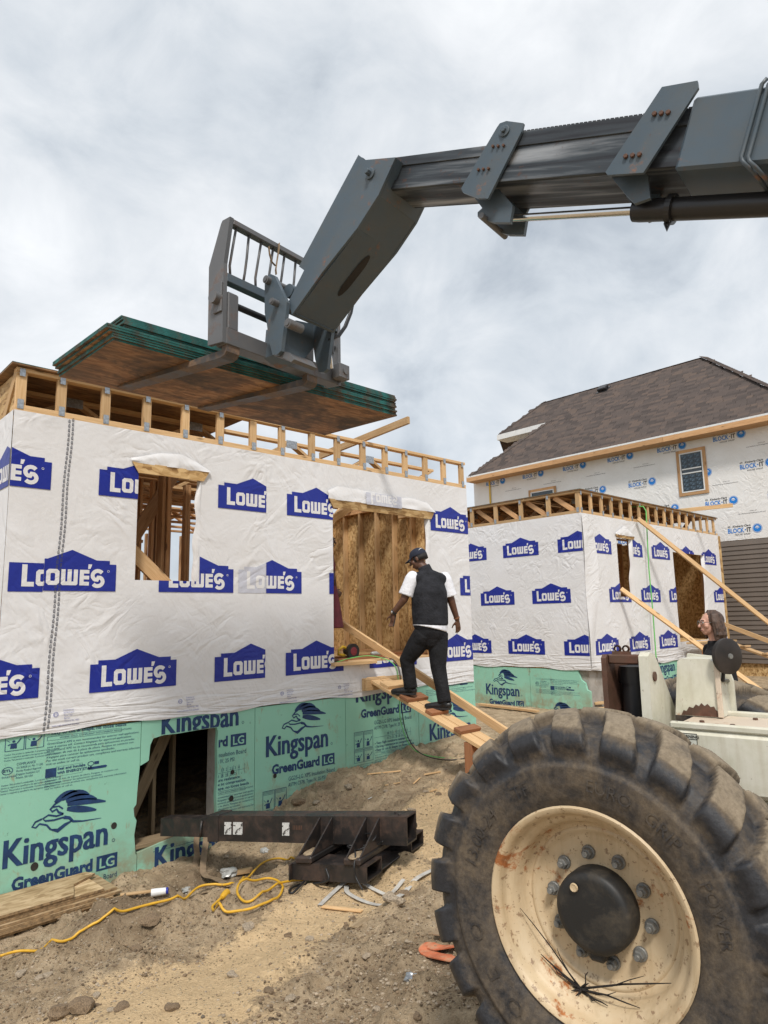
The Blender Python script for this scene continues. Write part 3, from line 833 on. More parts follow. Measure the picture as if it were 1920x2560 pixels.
def king_print():
    """one repeat of the foam board's printing; origin at the left end of the big word's base line"""
    p = P2()
    p.text('Kingspan', .300, 0, 0, 0, 0, bold=.003, sx=.78); p.text('Kingspan', .300, .010, 0, 0, 1, bold=.003, sx=.78)
    p.ring(.895, .02, .014, .004, n=10)
    lion(p, .22, .165, .56)
    p.text('GreenGuard', .132, .09, -.185, bold=.006, sx=.93)
    p.rect(.755, -.205, .935, -.085, 0, 0)
    p.text('LG', .115, .775, -.187, 1, 1, bold=.002)
    p.text('GG25-LG XPS Insulation Board', .062, .30, -.285, sx=.80)
    p.text('ASTM C578, Type IV, 25 PSI', .054, .30, -.345, sx=.80)
    for j in range(2):                                                       # value table
        p.text(('.50 .75  1   1.5  2   2.5  3   4', '25  25  25  25  25  25  25')[j], .040, .50, -.425 - .055 * j, sx=.8)
    for j in range(8): p.rect(.475 + .063 * j, -.485, .4775 + .063 * j, -.385, 0, 0)
    p.rect(.30, -.440, .92, -.4375, 0, 0)
    for r in range(2):                                                       # four pictograms
        for c in range(2):
            x, y = -.02 + c * .152, -.545 - r * .215
            p.frame(x, y, x + .145, y + .205, .005); worker(p, x + .012, y + .02, .125, r * 2 + c)
            for k in range(3): p.rect(x + .008, y + .165 + k * .012, x + .13, y + .168 + k * .012, 0, 0)
    for i, t in enumerate(('Very high moisture resistance', 'Strong resistance to compression', 'Easy to cut & shape, no loose beads')):
        p.disc(.312, -.525 - i * .055 + .015, .007, 0, 0, 8); p.text(t, .054, .33, -.525 - i * .055, bold=.0008, sx=.82)
    p.frame(.30, -.70, .93, -.655, .003); p.text('WHERE SOLD, COMPLIANT WITH ENERGY REGULATIONS', .028, .40, -.687, sx=.85)
    for i, t in enumerate(FINE[:7]): p.text(t, .033, .30, -.745 - i * .038, sx=.86, shear=.15)
    for i in range(3): p.text(FINE[7 + i % 2], .024, -.02, -.805 - i * .03, sx=.62)
    p.ring(.01, -.97, .042, .006); p.text('ETL', .038, -.022, -.982, bold=.001)
    p.text('Intertek', .034, -.03, -1.045)
    for i, t in enumerate(('COMPLIANCE', 'CA SH028 Lic. No. T 1295', 'Florida Product Approval', 'Kingspan Insulation LLC', 'Atlanta, GA USA')): p.text(t, .032 if i else .04, .075, -.925 - i * .036, sx=.58)
    p.rect(.30, -1.115, .385, -1.015, 0, 0)
    for i, t in enumerate(('Seal and Insulate', 'with ENERGY STAR')): p.text(t, .042, .395, -1.045 - i * .045, bold=.001, sx=.82)
    p.frame(.385, -1.115, .60, -1.005, .002)
    p.ring(.67, -1.03, .028, .006); p.rect(.70, -1.045, .74, -1.012, 0, 0)
    p.poly([(.655, -1.10), (.80, -1.10), (.815, -1.085), (.80, -1.07), (.655, -1.07), (.64, -1.085)], 0, 0)
    for i in range(4): p.text(FINE[i + 3], .026, .30, -1.155 - i * .03, sx=.9)
    for i in range(4): p.text(FINE[7 + i % 2], .026, -.03, -1.13 - i * .03, sx=.62)
    p.v = [(x, y if y > -.5 else -.5 + (y + .5) * .72) for x, y in p.v]
    return p
KING = king_print()
KP = 1.58       # the print repeats every KP metres down the board

def film_disp(seed, amp=1.0):
    """slack and folds of the film (metres out of the wall)"""
    def d(a, z):
        a = np.asarray(a, float); z = np.asarray(z, float)
        w = .006 * (fbm(a * 1.1 + seed, z * .9, 3, 5) - .35)
        for ang, sc, am in ((.55, 5.5, .0045), (-.75, 6.5, .004), (1.25, 4.5, .0035)):
            u = a * math.cos(ang) + z * math.sin(ang); v = -a * math.sin(ang) + z * math.cos(ang)
            mask = np.clip(vnoise(a * .9 + seed * 3 + ang * 7, z * .9 - ang * 5, 9) * 2.2 - .9, 0, 1)
            w = w + am * mask * (vnoise(u * sc, v * sc * .17, 13) - .3)
        return amp * np.clip(w, -.004, .03)
    return d
def film(name, face, a0, a1, z0, z1, holes, parent, seed, mat, step=.03, hem=.0, base=.0, bottom=None):
    A = sorted(set([round(x, 4) for x in np.arange(a0, a1, step)] + [a1] + [h[0] for h in holes] + [h[2] for h in holes]))
    Z = sorted(set([round(x, 4) for x in np.arange(z0, z1, step)] + [z1] + [h[1] for h in holes] + [h[3] for h in holes]))
    A = [x for x in A if a0 - 1e-6 <= x <= a1 + 1e-6]; Z = [x for x in Z if z0 - 1e-6 <= x <= z1 + 1e-6]
    A = [x for i, x in enumerate(A) if i == 0 or x - A[i - 1] > 1e-4]; Z = [x for i, x in enumerate(Z) if i == 0 or x - Z[i - 1] > 1e-4]
    AA, ZZ = np.meshgrid(A, Z, indexing='ij')
    d = film_disp(seed)
    D = base + d(AA, ZZ)
    if bottom is not None: ZZ = np.where(ZZ <= z0 + 1e-6, ZZ + bottom(AA), ZZ)
    V = face.p0[None, None] + AA[..., None] * face.r + D[..., None] * face.n + np.stack([0 * ZZ, 0 * ZZ, ZZ], -1)
    n, m = len(A), len(Z); Fc = []
    for i in range(n - 1):
        for j in range(m - 1):
            ca, cz = (A[i] + A[i + 1]) / 2, (Z[j] + Z[j + 1]) / 2
            if any(h[0] < ca < h[2] and h[1] < cz < h[3] for h in holes): continue
            Fc.append([i * m + j, (i + 1) * m + j, (i + 1) * m + j + 1, i * m + j + 1])
    VV = V.reshape(-1, 3); c = VV.mean(0)
    me = mesh(name, VV - c, Fc, mat, None, True)
    return add(name, me, parent, Matrix.Translation(Vector(c))), d
def logos(face, items, parent, d, holes, clip, mats=None, base=.005, off=0.0):
    """items: (left edge, base line); each print is cut where the film is cut"""
    g = .03
    for (a, z) in items:
        c = ((clip[0] - a) / LW, (clip[1] - z) / LW, (clip[2] - a) / LW, (clip[3] - z) / LW)
        hs = [((h[0] - a) / LW, (h[1] - z) / LW, (h[2] - a) / LW, (h[3] - z) / LW) for h in holes]
        hs = [h for h in hs if h[2] > 0 and h[0] < 1 and h[3] > 0 and h[1] < .46]
        p = LOWE.cut(np.arange(.035, 1, .035), np.arange(.035, .44, .035), c, hs)
        p.build('printed_logo', mats or [m_blue, m_white], parent, face, a, z, LW, base + off, .0016, d)
# ------------------------------------------------------------------ house with the ramp (nearest)
FW = Face((0, 6.268, 0), (1, 0, 0), (0, -1, 0))          # film plane of the front wall
YW = 6.28
def stud_wall(parent, pts, z0, z1, mat, w=.089, axis='Y', const=0.0, t=.038):
    for p in pts:
        a = (const, p, z0) if axis == 'Y' else (p, const, z0)
        b = (a[0], a[1], z1)
        # wide face across the wall
        board('stud', a, b, w if axis == 'X' else t, t if axis == 'X' else w, mat, parent, up=(1, 0, 0))
def panel(name, lo, hi, mat, parent, c=.0):
    V, Fc = cbox(hi[0] - lo[0], hi[1] - lo[1], hi[2] - lo[2], c)
    ctr = Vector([(a + b) / 2 for a, b in zip(lo, hi)])
    return add(name, mesh(name, V, Fc, mat), parent, Matrix.Translation(ctr))
_npl = {}
def nail_plate(M, parent, w=.07, h=.10):
    if (w, h) not in _npl:
        V, Fc = cbox(w, h, .003, 0); _npl[(w, h)] = mesh('nail_plate', V, Fc, m_galv)
    return add('nail_plate', _npl[(w, h)], parent, M)
def plate_at(p, n, w, h, parent):
    """plate centred at p, facing n (horizontal)"""
    n = Vector(n); x = Vector((0, 0, 1)).cross(n).normalized(); z = Vector((0, 0, 1))
    M = Matrix([[x.x, z.x, n.x, p[0]], [x.y, z.y, n.y, p[1]], [x.z, z.z, n.z, p[2]], [0, 0, 0, 1]])
    return nail_plate(M, parent, w, h)
def ladder(parent, face, posts, a0, a1, z0, z1, mat, o0=.0, pw=.085, plates=True, pt=.04):
    """end truss: chords and upright posts in one plane"""
    q = lambda a, z, o: tuple(face(a, z, o))
    up = tuple(face.n)
    board('bottom_chord', q(a0, z0 + .032, o0 - .045), q(a1, z0 + .032, o0 - .045), .064, .09, mat, parent, up=up)
    board('top_chord', q(a0, z1 - .019, o0 - .045), q(a1, z1 - .019, o0 - .045), .038, .09, mat, parent, up=up)
    for a in posts:
        jz = random.uniform(-.008, .008)
        board('truss_post', q(a + jz, z0 + .064, o0 - .03), q(a + jz, z1 - .038, o0 - .03), pw, pt, mat, parent, up=up)
        if plates:
            plate_at(q(a + jz * 2, z0 + .068, o0 + .003), face.n, .05, .085, parent)
            if random.random() < .8: plate_at(q(a + jz, z1 - .045, o0 + .003), face.n, .045, .07, parent)
def truss(parent, y, x0, x1, z0, z1, mat, n=8):
    board('bottom_chord', (x0, y, z0 + .019), (x1, y, z0 + .019), .089, .038, mat, parent)
    board('top_chord', (x0, y, z1 - .019), (x1, y, z1 - .019), .089, .038, mat, parent)
    L = (x1 - x0) / n
    for i in range(n):
        a, b = x0 + i * L + .05, x0 + (i + 1) * L - .05
        za, zb = (z0 + .038, z1 - .038) if i % 2 == 0 else (z1 - .038, z0 + .038)
        board('truss_web', (a, y, za), (b, y, zb), .089, .038, mat, parent, up=(0, 0, 1))
        if i % 2: plate_at((x0 + i * L, y - .0475, z1 - .04), (0, -1, 0), .16, .10, parent)

def foundation_polys():
    pass

house = empty('house', (4.55, 9.5, -.6), 'half-built white-wrapped house with the plank ramp rising to its doorway', 'house', 'half-built houses')
ZT0, ZT1 = 3.43, 3.83
WIN = (2.66, 2.0, 3.32, 3.08); DOOR = (5.05, 1.08, 6.74, 2.96)
# basement walls of concrete, with the low access opening
cb = MB()
OPN = (2.765, -.42, 3.60, .545)
def wy(x, z, t): return (x, t, z)
for lo, hi in (((1.58, YW + .055, -1.3), (OPN[0], YW + .26, .66)), ((OPN[2], YW + .055, -1.3), (7.54, YW + .26, .66)), ((OPN[0], YW + .055, -1.3), (OPN[2], YW + .26, OPN[1])), ((OPN[0], YW + .055, OPN[3]), (OPN[2], YW + .26, .66))):
    cb.box(lo, hi)
cb.build('foundation_wall', m_conc, house)
for lo, hi in (((1.58, YW + .262, -1.3), (1.78, 13.5, .66)), ((7.34, YW + .262, -1.3), (7.54, 13.5, .66)), ((1.782, 13.3, -1.3), (7.338, 13.5, .66))):
    panel('foundation_wall', lo, hi, m_conc, house)
panel('floor_deck', (1.60, YW + .03, .985), (7.52, 13.45, 1.065), m_osb, house)
panel('sill_plate', (1.60, YW + .06, .664), (7.52, YW + .20, .70), m_wood, house)
for y in (YW + .05, 13.41): panel('rim_joist', (1.60, y, .702), (7.52, y + .038, .982), m_wood, house)
for x in (1.60, 7.482): panel('rim_joist', (x, YW + .092, .702), (x + .038, 13.40, .982), m_wood, house)
for i in range(14): panel('floor_joist', (1.64, 6.85 + i * .46, .72), (7.48, 6.888 + i * .46, .982), m_woodi, house)
# posts and a slanting plank in the basement behind the opening
for x in (3.02, 3.26, 3.47): board('basement_post', (x, 7.05, -.62), (x, 7.05, .66), .089, .038, m_woodg, house, up=(1, 0, 0))
board('basement_brace', (2.86, 6.95, -.55), (3.42, 6.98, .58), .12, .04, m_woodg, house, up=(0, 1, 0))
board('opening_sill', (OPN[0], YW + .12, OPN[1] + .02), (OPN[2], YW + .12, OPN[1] + .02), .20, .036, m_woodg, house)
# foam boards with their print; the second one is hacked open
FB = Face((0, YW, 0), (1, 0, 0), (0, -1, 0))
seams = [1.56, 2.78, 4.00, 5.225, 6.44, 7.585]
tops = [.70, .71, .70, .705, .72]
hack = [(2.783, .31), (2.845, .335), (2.862, .345), (2.872, .48), (2.90, .535), (3.0, .552), (3.14, .548), (3.36, .556), (3.555, .556), (3.572, .52), (3.565, .36), (3.572, .12), (3.562, -.10), (3.575, -.30), (3.572, -.325), (3.40, -.36), (3.20, -.375), (3.0, -.40), (2.86, -.425), (2.783, -.44)]
boards_b = []
for i in range(5):
    x0, x1, zt = seams[i] + .003, seams[i + 1] - .003, tops[i]
    mb = MB()
    if i == 1:
        up_ = [(x0, zt), (x0, .31)] + hack[1:15] + [(x1, hack[14][1])] + [(x1, zt)]
        lo_ = [(x0, -1.2), (x1, -1.2), (x1, hack[14][1] - .0)] + hack[14:] + [(x0, -.44)]
        # two pieces of the one sheet: above/right and below the hole
        mb.prism(up_[::-1], 0, .05, lambda p, q, t: FB(p, q, -t))
        lo2 = [(x0, -1.2), (x1, -1.2), (x1, -.327), (3.575, -.327)] + hack[15:]
        lo2[-1] = (x0, -.44)
        mb.prism(lo2, 0, .05, lambda p, q, t: FB(p, q, -t))
    elif i == 0:
        edge = [(x1, zt), (x1, .30), (x1 - .015, .10), (x1 - .02, -.02), (x1 - .045, -.05), (x1 - .035, -.12), (x1 - .012, -.16), (x1 - .03, -.28), (x1 - .012, -.44), (x1, -.46), (x1, -1.2)]
        mb.prism([(x0, -1.2), (x0, zt)] + edge, 0, .05, lambda p, q, t: FB(p, q, -t))
    else:
        mb.prism([(x0, -1.2), (x1, -1.2), (x1, zt), (x0, zt)], 0, .05, lambda p, q, t: FB(p, q, -t))
    boards_b.append(mb.build('insulation_board', m_xps, house))
def king_on(board_o, face, x, z, clip, holes=(), reps=(0,), sc=1.0):
    for k in reps:
        zz = z + k * KP
        p = KING.cut((), (), ((clip[0] - x) / sc, (clip[1] - zz) / sc, (clip[2] - x) / sc, (clip[3] - zz) / sc), [((h[0] - x) / sc, (h[1] - zz) / sc, (h[2] - x) / sc, (h[3] - zz) / sc) for h in holes])
        p.build('board_print', [m_navy, m_xps], board_o, face, x, zz, sc, .0025, .0012)
hole2 = [(2.78, .31, 3.575, .556), (2.78, -.44, 3.575, .33)]
FBp = FB
king_on(boards_b[0], FBp, 1.665, -.30, (1.57, -1.1, 2.77, .70), (), (0, 1))
king_on(boards_b[1], FBp, 2.96, .55, (2.79, -1.1, 3.99, .705), [(2.78, -.445, 3.58, .56)], (0,))
king_on(boards_b[1], FBp, 2.93, -.62, (2.79, -1.1, 3.99, -.33), [(2.78, -.43, 3.4, -.36)], (0,))
king_on(boards_b[2], FBp, 4.12, .185, (4.01, -1.1, 5.215, .695), (), (0, 1))
king_on(boards_b[3], FBp, 5.37, .62, (5.235, -1.1, 6.43, .70), (), (0,))
king_on(boards_b[4], FBp, 6.62, .02, (6.45, -1.1, 7.575, .715), (), (0, 1))
# knots and gouges in the boards
for (x, z, r) in ((1.92, -.34, .03), (2.56, -.16, .026), (3.74, .10, .022), (3.73, -.15, .026), (4.25, -.02, .022)):
    mb = MB(); mb.lathe([(-.0006, r), (-.002, r * .7), (-.003, r * .2)], lambda a, q, t, x=x, z=z: FB(x + q * math.cos(t), z + q * math.sin(t) * 1.1, .0035 + a), 14)
    mb.build('screw_hole', m_dark, boards_b[0 if x < 2.78 else (1 if x < 4 else 2)])
# side boards round the left corner
FBL = Face((1.555, 0, 0), (0, -1, 0), (-1, 0, 0))
for i in range(2): panel('insulation_board', (1.545, YW + .06 + i * 1.22, -1.2), (1.595, YW + .06 + (i + 1) * 1.22 - .005, .69), m_xps, house)

# sheathing behind the film, framing of the openings
for nm, lo, hi in (('sheathing_panel', (1.58, .71), (WIN[0], 3.42)), ('sheathing_panel', (WIN[0], .71), (WIN[2], WIN[1])), ('sheathing_panel', (WIN[0], WIN[3]), (WIN[2], 3.42)),
                   ('sheathing_panel', (WIN[2], .71), (DOOR[0], 3.42)), ('sheathing_panel', (DOOR[0], .71), (DOOR[2], DOOR[1] - .02)), ('sheathing_panel', (DOOR[0], DOOR[3]), (DOOR[2], 3.42)), ('sheathing_panel', (DOOR[2], .71), (7.54, 3.42))):
    panel(nm, (lo[0] + .002, YW + .008, lo[1]), (hi[0] - .002, YW + .021, hi[1]), m_osb, house)
fs = [1.62, 2.02, 2.42, 2.62, 3.36, 3.78, 4.18, 4.58, 5.01, 6.78, 6.98, 7.38, 7.50]
stud_wall(house, fs, 1.105, 3.345, m_woodi, .089, 'X', YW + .068)
panel('window_sill_plate', (2.645, YW + .024, WIN[1] - .04), (3.335, YW + .112, WIN[1]), m_woodi, house)
panel('window_header', (2.645, YW + .024, WIN[3]), (3.335, YW + .112, WIN[3] + .19), m_woodi, house)
panel('door_header', (5.03, YW + .024, DOOR[3] + .01), (6.76, YW + .112, DOOR[3] + .20), m_wood, house)
panel('top_plate', (1.60, YW + .024, 3.347), (7.52, YW + .112, 3.385), m_wood, house)
panel('top_plate', (1.60, YW + .024, 3.388), (7.52, YW + .112, 3.426), m_wood, house)
panel('bottom_plate', (1.60, YW + .024, 1.067), (5.04, YW + .112, 1.103), m_wood, house)
panel('bottom_plate', (6.75, YW + .024, 1.067), (7.52, YW + .112, 1.103), m_wood, house)
board('door_brace', (5.06, 6.85, 2.62), (6.10, 6.60, 3.30), .089, .038, m_wood, house, up=(0, 1, 0))
board('door_brace', (5.3, 7.15, 2.45), (6.35, 7.6, 3.25), .089, .038, m_wood, house, up=(0, 1, 0))
# left and right end walls
panel('sheathing_panel', (1.575, YW + .03, .71), (1.588, 13.4, 3.42), m_osb, house)
for i in range(6):
    panel('sheathing_panel', (7.527, YW + .026 + i * 1.2, .71), (7.54, YW + .026 + (i + 1) * 1.2 - .004, 3.42), m_osb, house)
for i in range(17): board('stud', (7.478, 6.50 + i * .406, 1.105), (7.478, 6.50 + i * .406, 3.345), .038, .089, m_wood, house, up=(1, 0, 0))
for i in range(17): board('stud', (1.64, 6.50 + i * .406, 1.105), (1.64, 6.50 + i * .406, 3.345), .038, .089, m_woodi, house, up=(1, 0, 0))
for x in (1.592, 7.432):
    for z, h in ((1.067, .036), (3.347, .038), (3.388, .038)): panel('wall_plate', (x, YW + .115, z), (x + .09, 13.38, z + h), m_woodi, house)
board('post_block', (7.40, 7.42, 3.13), (7.40, 7.42, 3.33), .16, .10, m_wood, house, up=(1, 0, 0))
# rear wall: open frame
for i in range(16): board('stud', (1.7 + i * .38, 13.35, 1.07), (1.7 + i * .38, 13.35, 3.40), .038, .089, m_woodi, house, up=(0, 1, 0))
# partition seen through the window
for x in (2.98, 3.14, 3.52, 3.58, 3.74, 3.80, 3.97, 4.20, 4.24, 4.42, 4.82): board('stud', (x, 8.35, 1.07), (x, 8.35, 3.42), .038, .089, m_woodi, house, up=(0, 1, 0))
for x in (3.36, 3.42): board('stud', (x, 7.25, 1.07), (x, 7.25, 3.42), .038, .12, m_woodi, house, up=(0, 1, 0))
panel('darkening_sheathing', (4.55, 8.41, 1.07), (6.2, 8.423, 3.4), m_osb, house)  # sheathing added on the partition to darken the interior
board('partition_plate', (2.4, 8.35, 2.74), (3.62, 8.35, 2.74), .089, .038, m_woodi, house)
board('partition_plate', (2.4, 8.35, 2.62), (3.62, 8.35, 2.62), .089, .038, m_woodi, house)
board('wall_brace', (2.72, 7.1, 2.05), (3.62, 7.5, 3.35), .14, .038, m_woodi, house, up=(0, 1, 0))
board('window_brace', (2.55, 6.45, 2.42), (3.16, 6.42, 1.86), .14, .038, m_wood, house, up=(0, 1, 0))
# end truss on the front wall, further trusses behind, decking on the left part
posts = [1.60, 1.93, 2.33, 2.74, 3.15, 3.55, 3.95, 4.34, 4.76, 5.15, 5.56, 5.95, 6.33, 6.72, 7.10, 7.48]
ladder(house, FW, posts, 1.55, 7.55, ZT0, ZT1, m_wood, o0=0.0)
for i in range(11): truss(house, 6.92 + i * .61, 1.58, 7.53, ZT0, ZT1, m_wood if i < 4 else m_woodi, 9)
for y in (6.35, 7.6, 8.85): board('ribbon_board', (1.575, y, (ZT0 + ZT1) / 2), (1.575, y + 1.2, (ZT0 + ZT1) / 2), .36, .012, m_osb, house, up=(1, 0, 0))
board('corner_brace', (1.57, 6.30, 3.80), (1.57, 6.62, 3.44), .089, .038, m_wood, house, up=(1, 0, 0))
dk = 0
for (x0, y0) in ((1.50, 6.22), (1.50, 7.45), (2.75, 8.68), (1.5, 9.91), (3.98, 9.91), (3.4, 11.14)):
    mb = MB(); mb.box((x0, y0, ZT1 + .002), (x0 + 2.42, y0 + 1.21, ZT1 + .016), 0); mb.box((x0 - .001, y0 - .001, ZT1 + .0165), (x0 + 2.421, y0 + 1.211, ZT1 + .021), 1)
    mb.build('deck_panel', [m_deck, m_teal], house)

# film on the front wall: first sheet laps over the second at the seam
SEAM = 4.11
holes = [WIN, DOOR]
sag = lambda a: .014 * np.sin(a * 3.1) + .01 * np.sin(a * 7.7 + 1)
f1, d1 = film('house_wrap', FW, 1.548, SEAM, .705, 3.44, holes, house, 1.0, m_wrap, base=.003, bottom=sag)
f2, d2 = film('house_wrap', FW, SEAM - .02, 7.552, .70, 3.44, holes, house, 1.0, m_wrap, base=.0, bottom=sag)
d1b = lambda a, z: d1(a, z) + .003
logos(FW, [(1.06, 2.77), (2.29, 2.77), (3.515, 2.77), (1.665, 1.89), (2.895, 1.89), (1.055, 1.0), (2.285, 1.0), (3.51, 1.0)], f1, d1b, [WIN, (1.40, 1.80, 1.86, 2.3)], (1.549, .7, SEAM - .002, 3.43))
logos(FW, [(4.385, 2.77), (6.76, 2.77), (3.77, 1.89), (4.985, 1.89), (7.33, 1.89), (4.375, 1.0), (5.60, 1.0), (6.80, 1.0)], f2, d2, [DOOR], (SEAM + .004, .7, 7.548, 3.43))
# the print of the under-lapping sheet shows faintly through the first one
logos(FW, [(3.77, 1.89)], f1, d1b, [], (3.70, .7, SEAM - .003, 3.43), mats=[m_bluefaint, m_wrap], base=.0035)
# wrap lap at the taped seam on the left: the emblem there is doubled
lapp = LOWE.cut(np.arange(.035, .3, .035), np.arange(.035, .44, .035), (0, 0, .335, .30))
lapp.build('printed_logo', [m_blue, m_white], f1, FW, 1.585, 1.88, LW, .0035, .0016, d1b)
tp = P2()
for j in range(64):
    z = 3.40 - j * .0425; x = 1.995 - .075 * (3.4 - z) / 2.7 + .004 * math.sin(j * .35)
    for k in range(2):
        xx, zz = x + k * .032, z + k * .018
        for q in ((0, 0, .016, .005), (0, .005, .005, .026), (.011, .005, .016, .026), (.003, .026, .014, .031)): tp.rect(xx + q[0], zz + q[1], xx + q[2], zz + q[3])
tp.build('seam_tape', [m_tape], f1, FW, 0, 0, 1, .0058, 0, d1b)
for a, f_, dd in ((1.99, f1, d1b), (3.12, f1, d1b), (4.30, f2, d2), (5.10, f2, d2)):
    sp = P2(); sp.ring(.03, .06, .022, .005, n=12); sp.text('ETL', .022, .014, .052)
    for j in range(5): sp.text(('Conforms to', 'ASTM E1677', 'Type 1 Air', 'Barrier', 'Control No. 4001')[j], .022, .09 + .004 * j, .085 - j * .024, sx=.8)
    sp.text('WEATHER RESISTIVE BARRIER', .018, .0, -.045)
    sp.build('small_print', [m_pale], f_, FW, a, .79 if a < 4.2 else .76, .95, .0045, 0, dd)
# film on the left side wall
FL = Face((1.548, 0, 0), (0, -1, 0), (-1, 0, 0))
f3, d3 = film('house_wrap', FL, -13.4, -6.27, .70, 3.44, [], house, 4.0, m_wrap, step=.06)
logos(FL, [(-7.2 + .41, 2.77), (-7.2 + .41, 1.0)], f3, d3, [], (-13.4, .7, -6.275, 3.43))
# right side wall film
FRt = Face((7.552, 0, 0), (0, 1, 0), (1, 0, 0))
f4, d4 = film('house_wrap', FRt, 6.27, 13.4, .70, 3.44, [], house, 5.0, m_wrap, step=.08)
logos(FRt, [(6.9, 2.77), (8.1, 2.77), (7.5, 1.89), (6.9, 1.0)], f4, d4, [], (6.275, .7, 13.3, 3.43))

def lintel_flap(parent, face, a0, a1, zb, wide, h, out, peaks, seedv, print_=False):
    """strip of strand board left bare over an opening, with the cut film folded up over it"""
    mb = MB()
    poly = [(a0 - .005, zb), (a1 + .02, zb - .0), (a1 + wide, zb + h), (a0 - wide, zb + h)]
    def fn(p, q, t): return face(p, q, .012 + t + (q - zb) * out / h)
    mb.prism(poly, 0, .012, fn)
    mb.build('lintel_board', m_osb, parent)
    n = 28; A = np.linspace(a0 - wide - .01, a1 + wide + .015, n); rows = 8
    V = []
    rg = np.random.default_rng(seedv)
    for i, a in enumerate(A):
        u = i / (n - 1)
        pk = np.interp(u, [p for p, _ in peaks], [q for _, q in peaks])
        for j in range(rows):
            v = j / (rows - 1)
            bul = out * 1.12 * (1 - v) ** .8 + .022 * (1 - v) * (vnoise(u * 8, v * 2.5, seedv) - .4) + .010 * math.sin(math.pi * v) * vnoise(u * 14, 0, seedv + 2)
            V.append(face(a, zb + h - .004 + pk * v + .012 * (1 - v) * (vnoise(u * 11, 3, seedv) - .5), .022 + max(bul, -.004)))
    Fc = [[i * rows + j, (i + 1) * rows + j, (i + 1) * rows + j + 1, i * rows + j + 1] for i in range(n - 1) for j in range(rows - 1)]
    c = np.mean(V, 0)
    o = add('film_flap', mesh('film_flap', np.array(V) - c, Fc, m_wrap, None, True), parent, Matrix.Translation(Vector(c)))
    if print_:
        p = LOWE.cut(np.arange(.05, 1, .05), np.arange(.05, .44, .05), (0.0, 0.05, 1, .30))
        q = P2(); q.v = [(x, -y) for x, y in p.v]; q.f = p.f; q.m = p.m; q.l = p.l
        def dsp(a, z):
            return np.array([.034 + out * 1.12 * (1 - min(1, max(0, (zz - zb - h) / .17))) ** .8 for aa, zz in zip(a, z)])
        q.build('printed_logo', [m_bluefaint, m_wrap], o, face, a0 + .50, zb + h + .17, .62, .010, .001, dsp)
    return o
lintel_flap(house, FW, WIN[0], WIN[2], WIN[3] - .055, .075, .10, .010, [(0, .04), (.35, .13), (.62, .15), (.8, .10), (1, .02)], 3)
lintel_flap(house, FW, DOOR[0], DOOR[2], DOOR[3] - .04, .075, .10, .010, [(0, .10), (.08, .17), (.45, .16), (.55, .11), (.75, .16), (.93, .12), (1, .02)], 5, True)
# film edges turned into the openings on their right side
def jamb_flap(parent, face, a, z0, z1, w, seedv):
    V = []; n = 30
    for i in range(n):
        u = i / (n - 1); z = z0 + (z1 - z0) * u; ww = w * (.35 + .65 * math.sin(math.pi * (.08 + .9 * u)) ** .7) + .012 * math.sin(u * 17 + seedv)
        V += [face(a + .002, z, .004), face(a - ww * .45, z, .012 + .012 * math.sin(u * 9)), face(a - ww, z, -.03 - .03 * math.sin(u * 6 + 1))]
    Fc = [[i * 3 + j, (i + 1) * 3 + j, (i + 1) * 3 + j + 1, i * 3 + j + 1] for i in range(n - 1) for j in range(2)]
    c = np.mean(V, 0); add('film_flap', mesh('film_flap', np.array(V) - c, Fc, m_wrap, None, True), parent, Matrix.Translation(Vector(c)))
jamb_flap(house, FW, WIN[2], WIN[1], WIN[3] - .05, .06, 1)
jamb_flap(house, FW, DOOR[2], 1.3, DOOR[3] - .02, .09, 3)
# ------------------------------------------------------------------ second half-built house
house2 = empty('house', (13.8, 9.5, -.05), 'half-built white-wrapped house with long timber props leaning on it', 'house', 'half-built houses')
X2, Y2 = 10.72, 6.30
B0, B1, T0, T1 = .64, 3.37, 3.37, 3.79
XR = 16.86
F2L = Face((X2, 0, 0), (0, -1, 0), (-1, 0, 0))
F2R = Face((0, Y2, 0), (1, 0, 0), (0, -1, 0))
W2 = (11.94, 1.90, 12.56, 3.04); D2 = (14.32, .98, 15.95, 2.86)
for lo, hi in (((X2 + .07, Y2 + .09, -1), (XR - .02, Y2 + .28, B0 + .02)), ((X2 + .07, Y2 + .282, -1), (X2 + .27, 13, B0 + .02)), ((XR - .22, Y2 + .282, -1), (XR - .02, 13, B0 + .02))):
    panel('foundation_wall', lo, hi, m_conc, house2)
panel('floor_deck', (X2 + .05, Y2 + .05, .93), (XR - .03, 13, .985), m_osb, house2)
# foam boards on the left foundation face
F2B = Face((X2 + .012, 0, 0), (0, -1, 0), (-1, 0, 0))
bl = []
for (ya, yb, zt) in ((8.92, 7.57, .63), (7.565, 6.345, .63)):
    mb = MB()
    if yb < 7:
        poly = [(-ya, -1), (-yb, -1), (-yb, .28), (-yb - .06, .30), (-yb - .09, .42), (-yb - .17, .47), (-yb - .22, .63), (-ya, zt)]
    else: poly = [(-ya, -1), (-yb - .004, -1), (-yb - .004, zt), (-ya, zt)]
    mb.prism(poly, 0, .05, lambda p, q, t: F2B(p, q, -t)); bl.append(mb.build('insulation_board', m_xps, house2))
mb = MB(); mb.prism([(-10.2, -1), (-8.93, -1), (-8.93, .63), (-10.2, .63)], 0, .05, lambda p, q, t: F2B(p, q, -t)); mb.build('insulation_board', m_xps, house2)
king_on(bl[0], F2B, -8.62, .10, (-8.91, -.9, -7.575, .625), (), (0, 1), .95)
king_on(bl[1], F2B, -7.42, -.42, (-7.56, -.9, -6.55, .46), (), (0, 1), .95)
F2F = Face((0, Y2 + .02, 0), (1, 0, 0), (0, -1, 0))
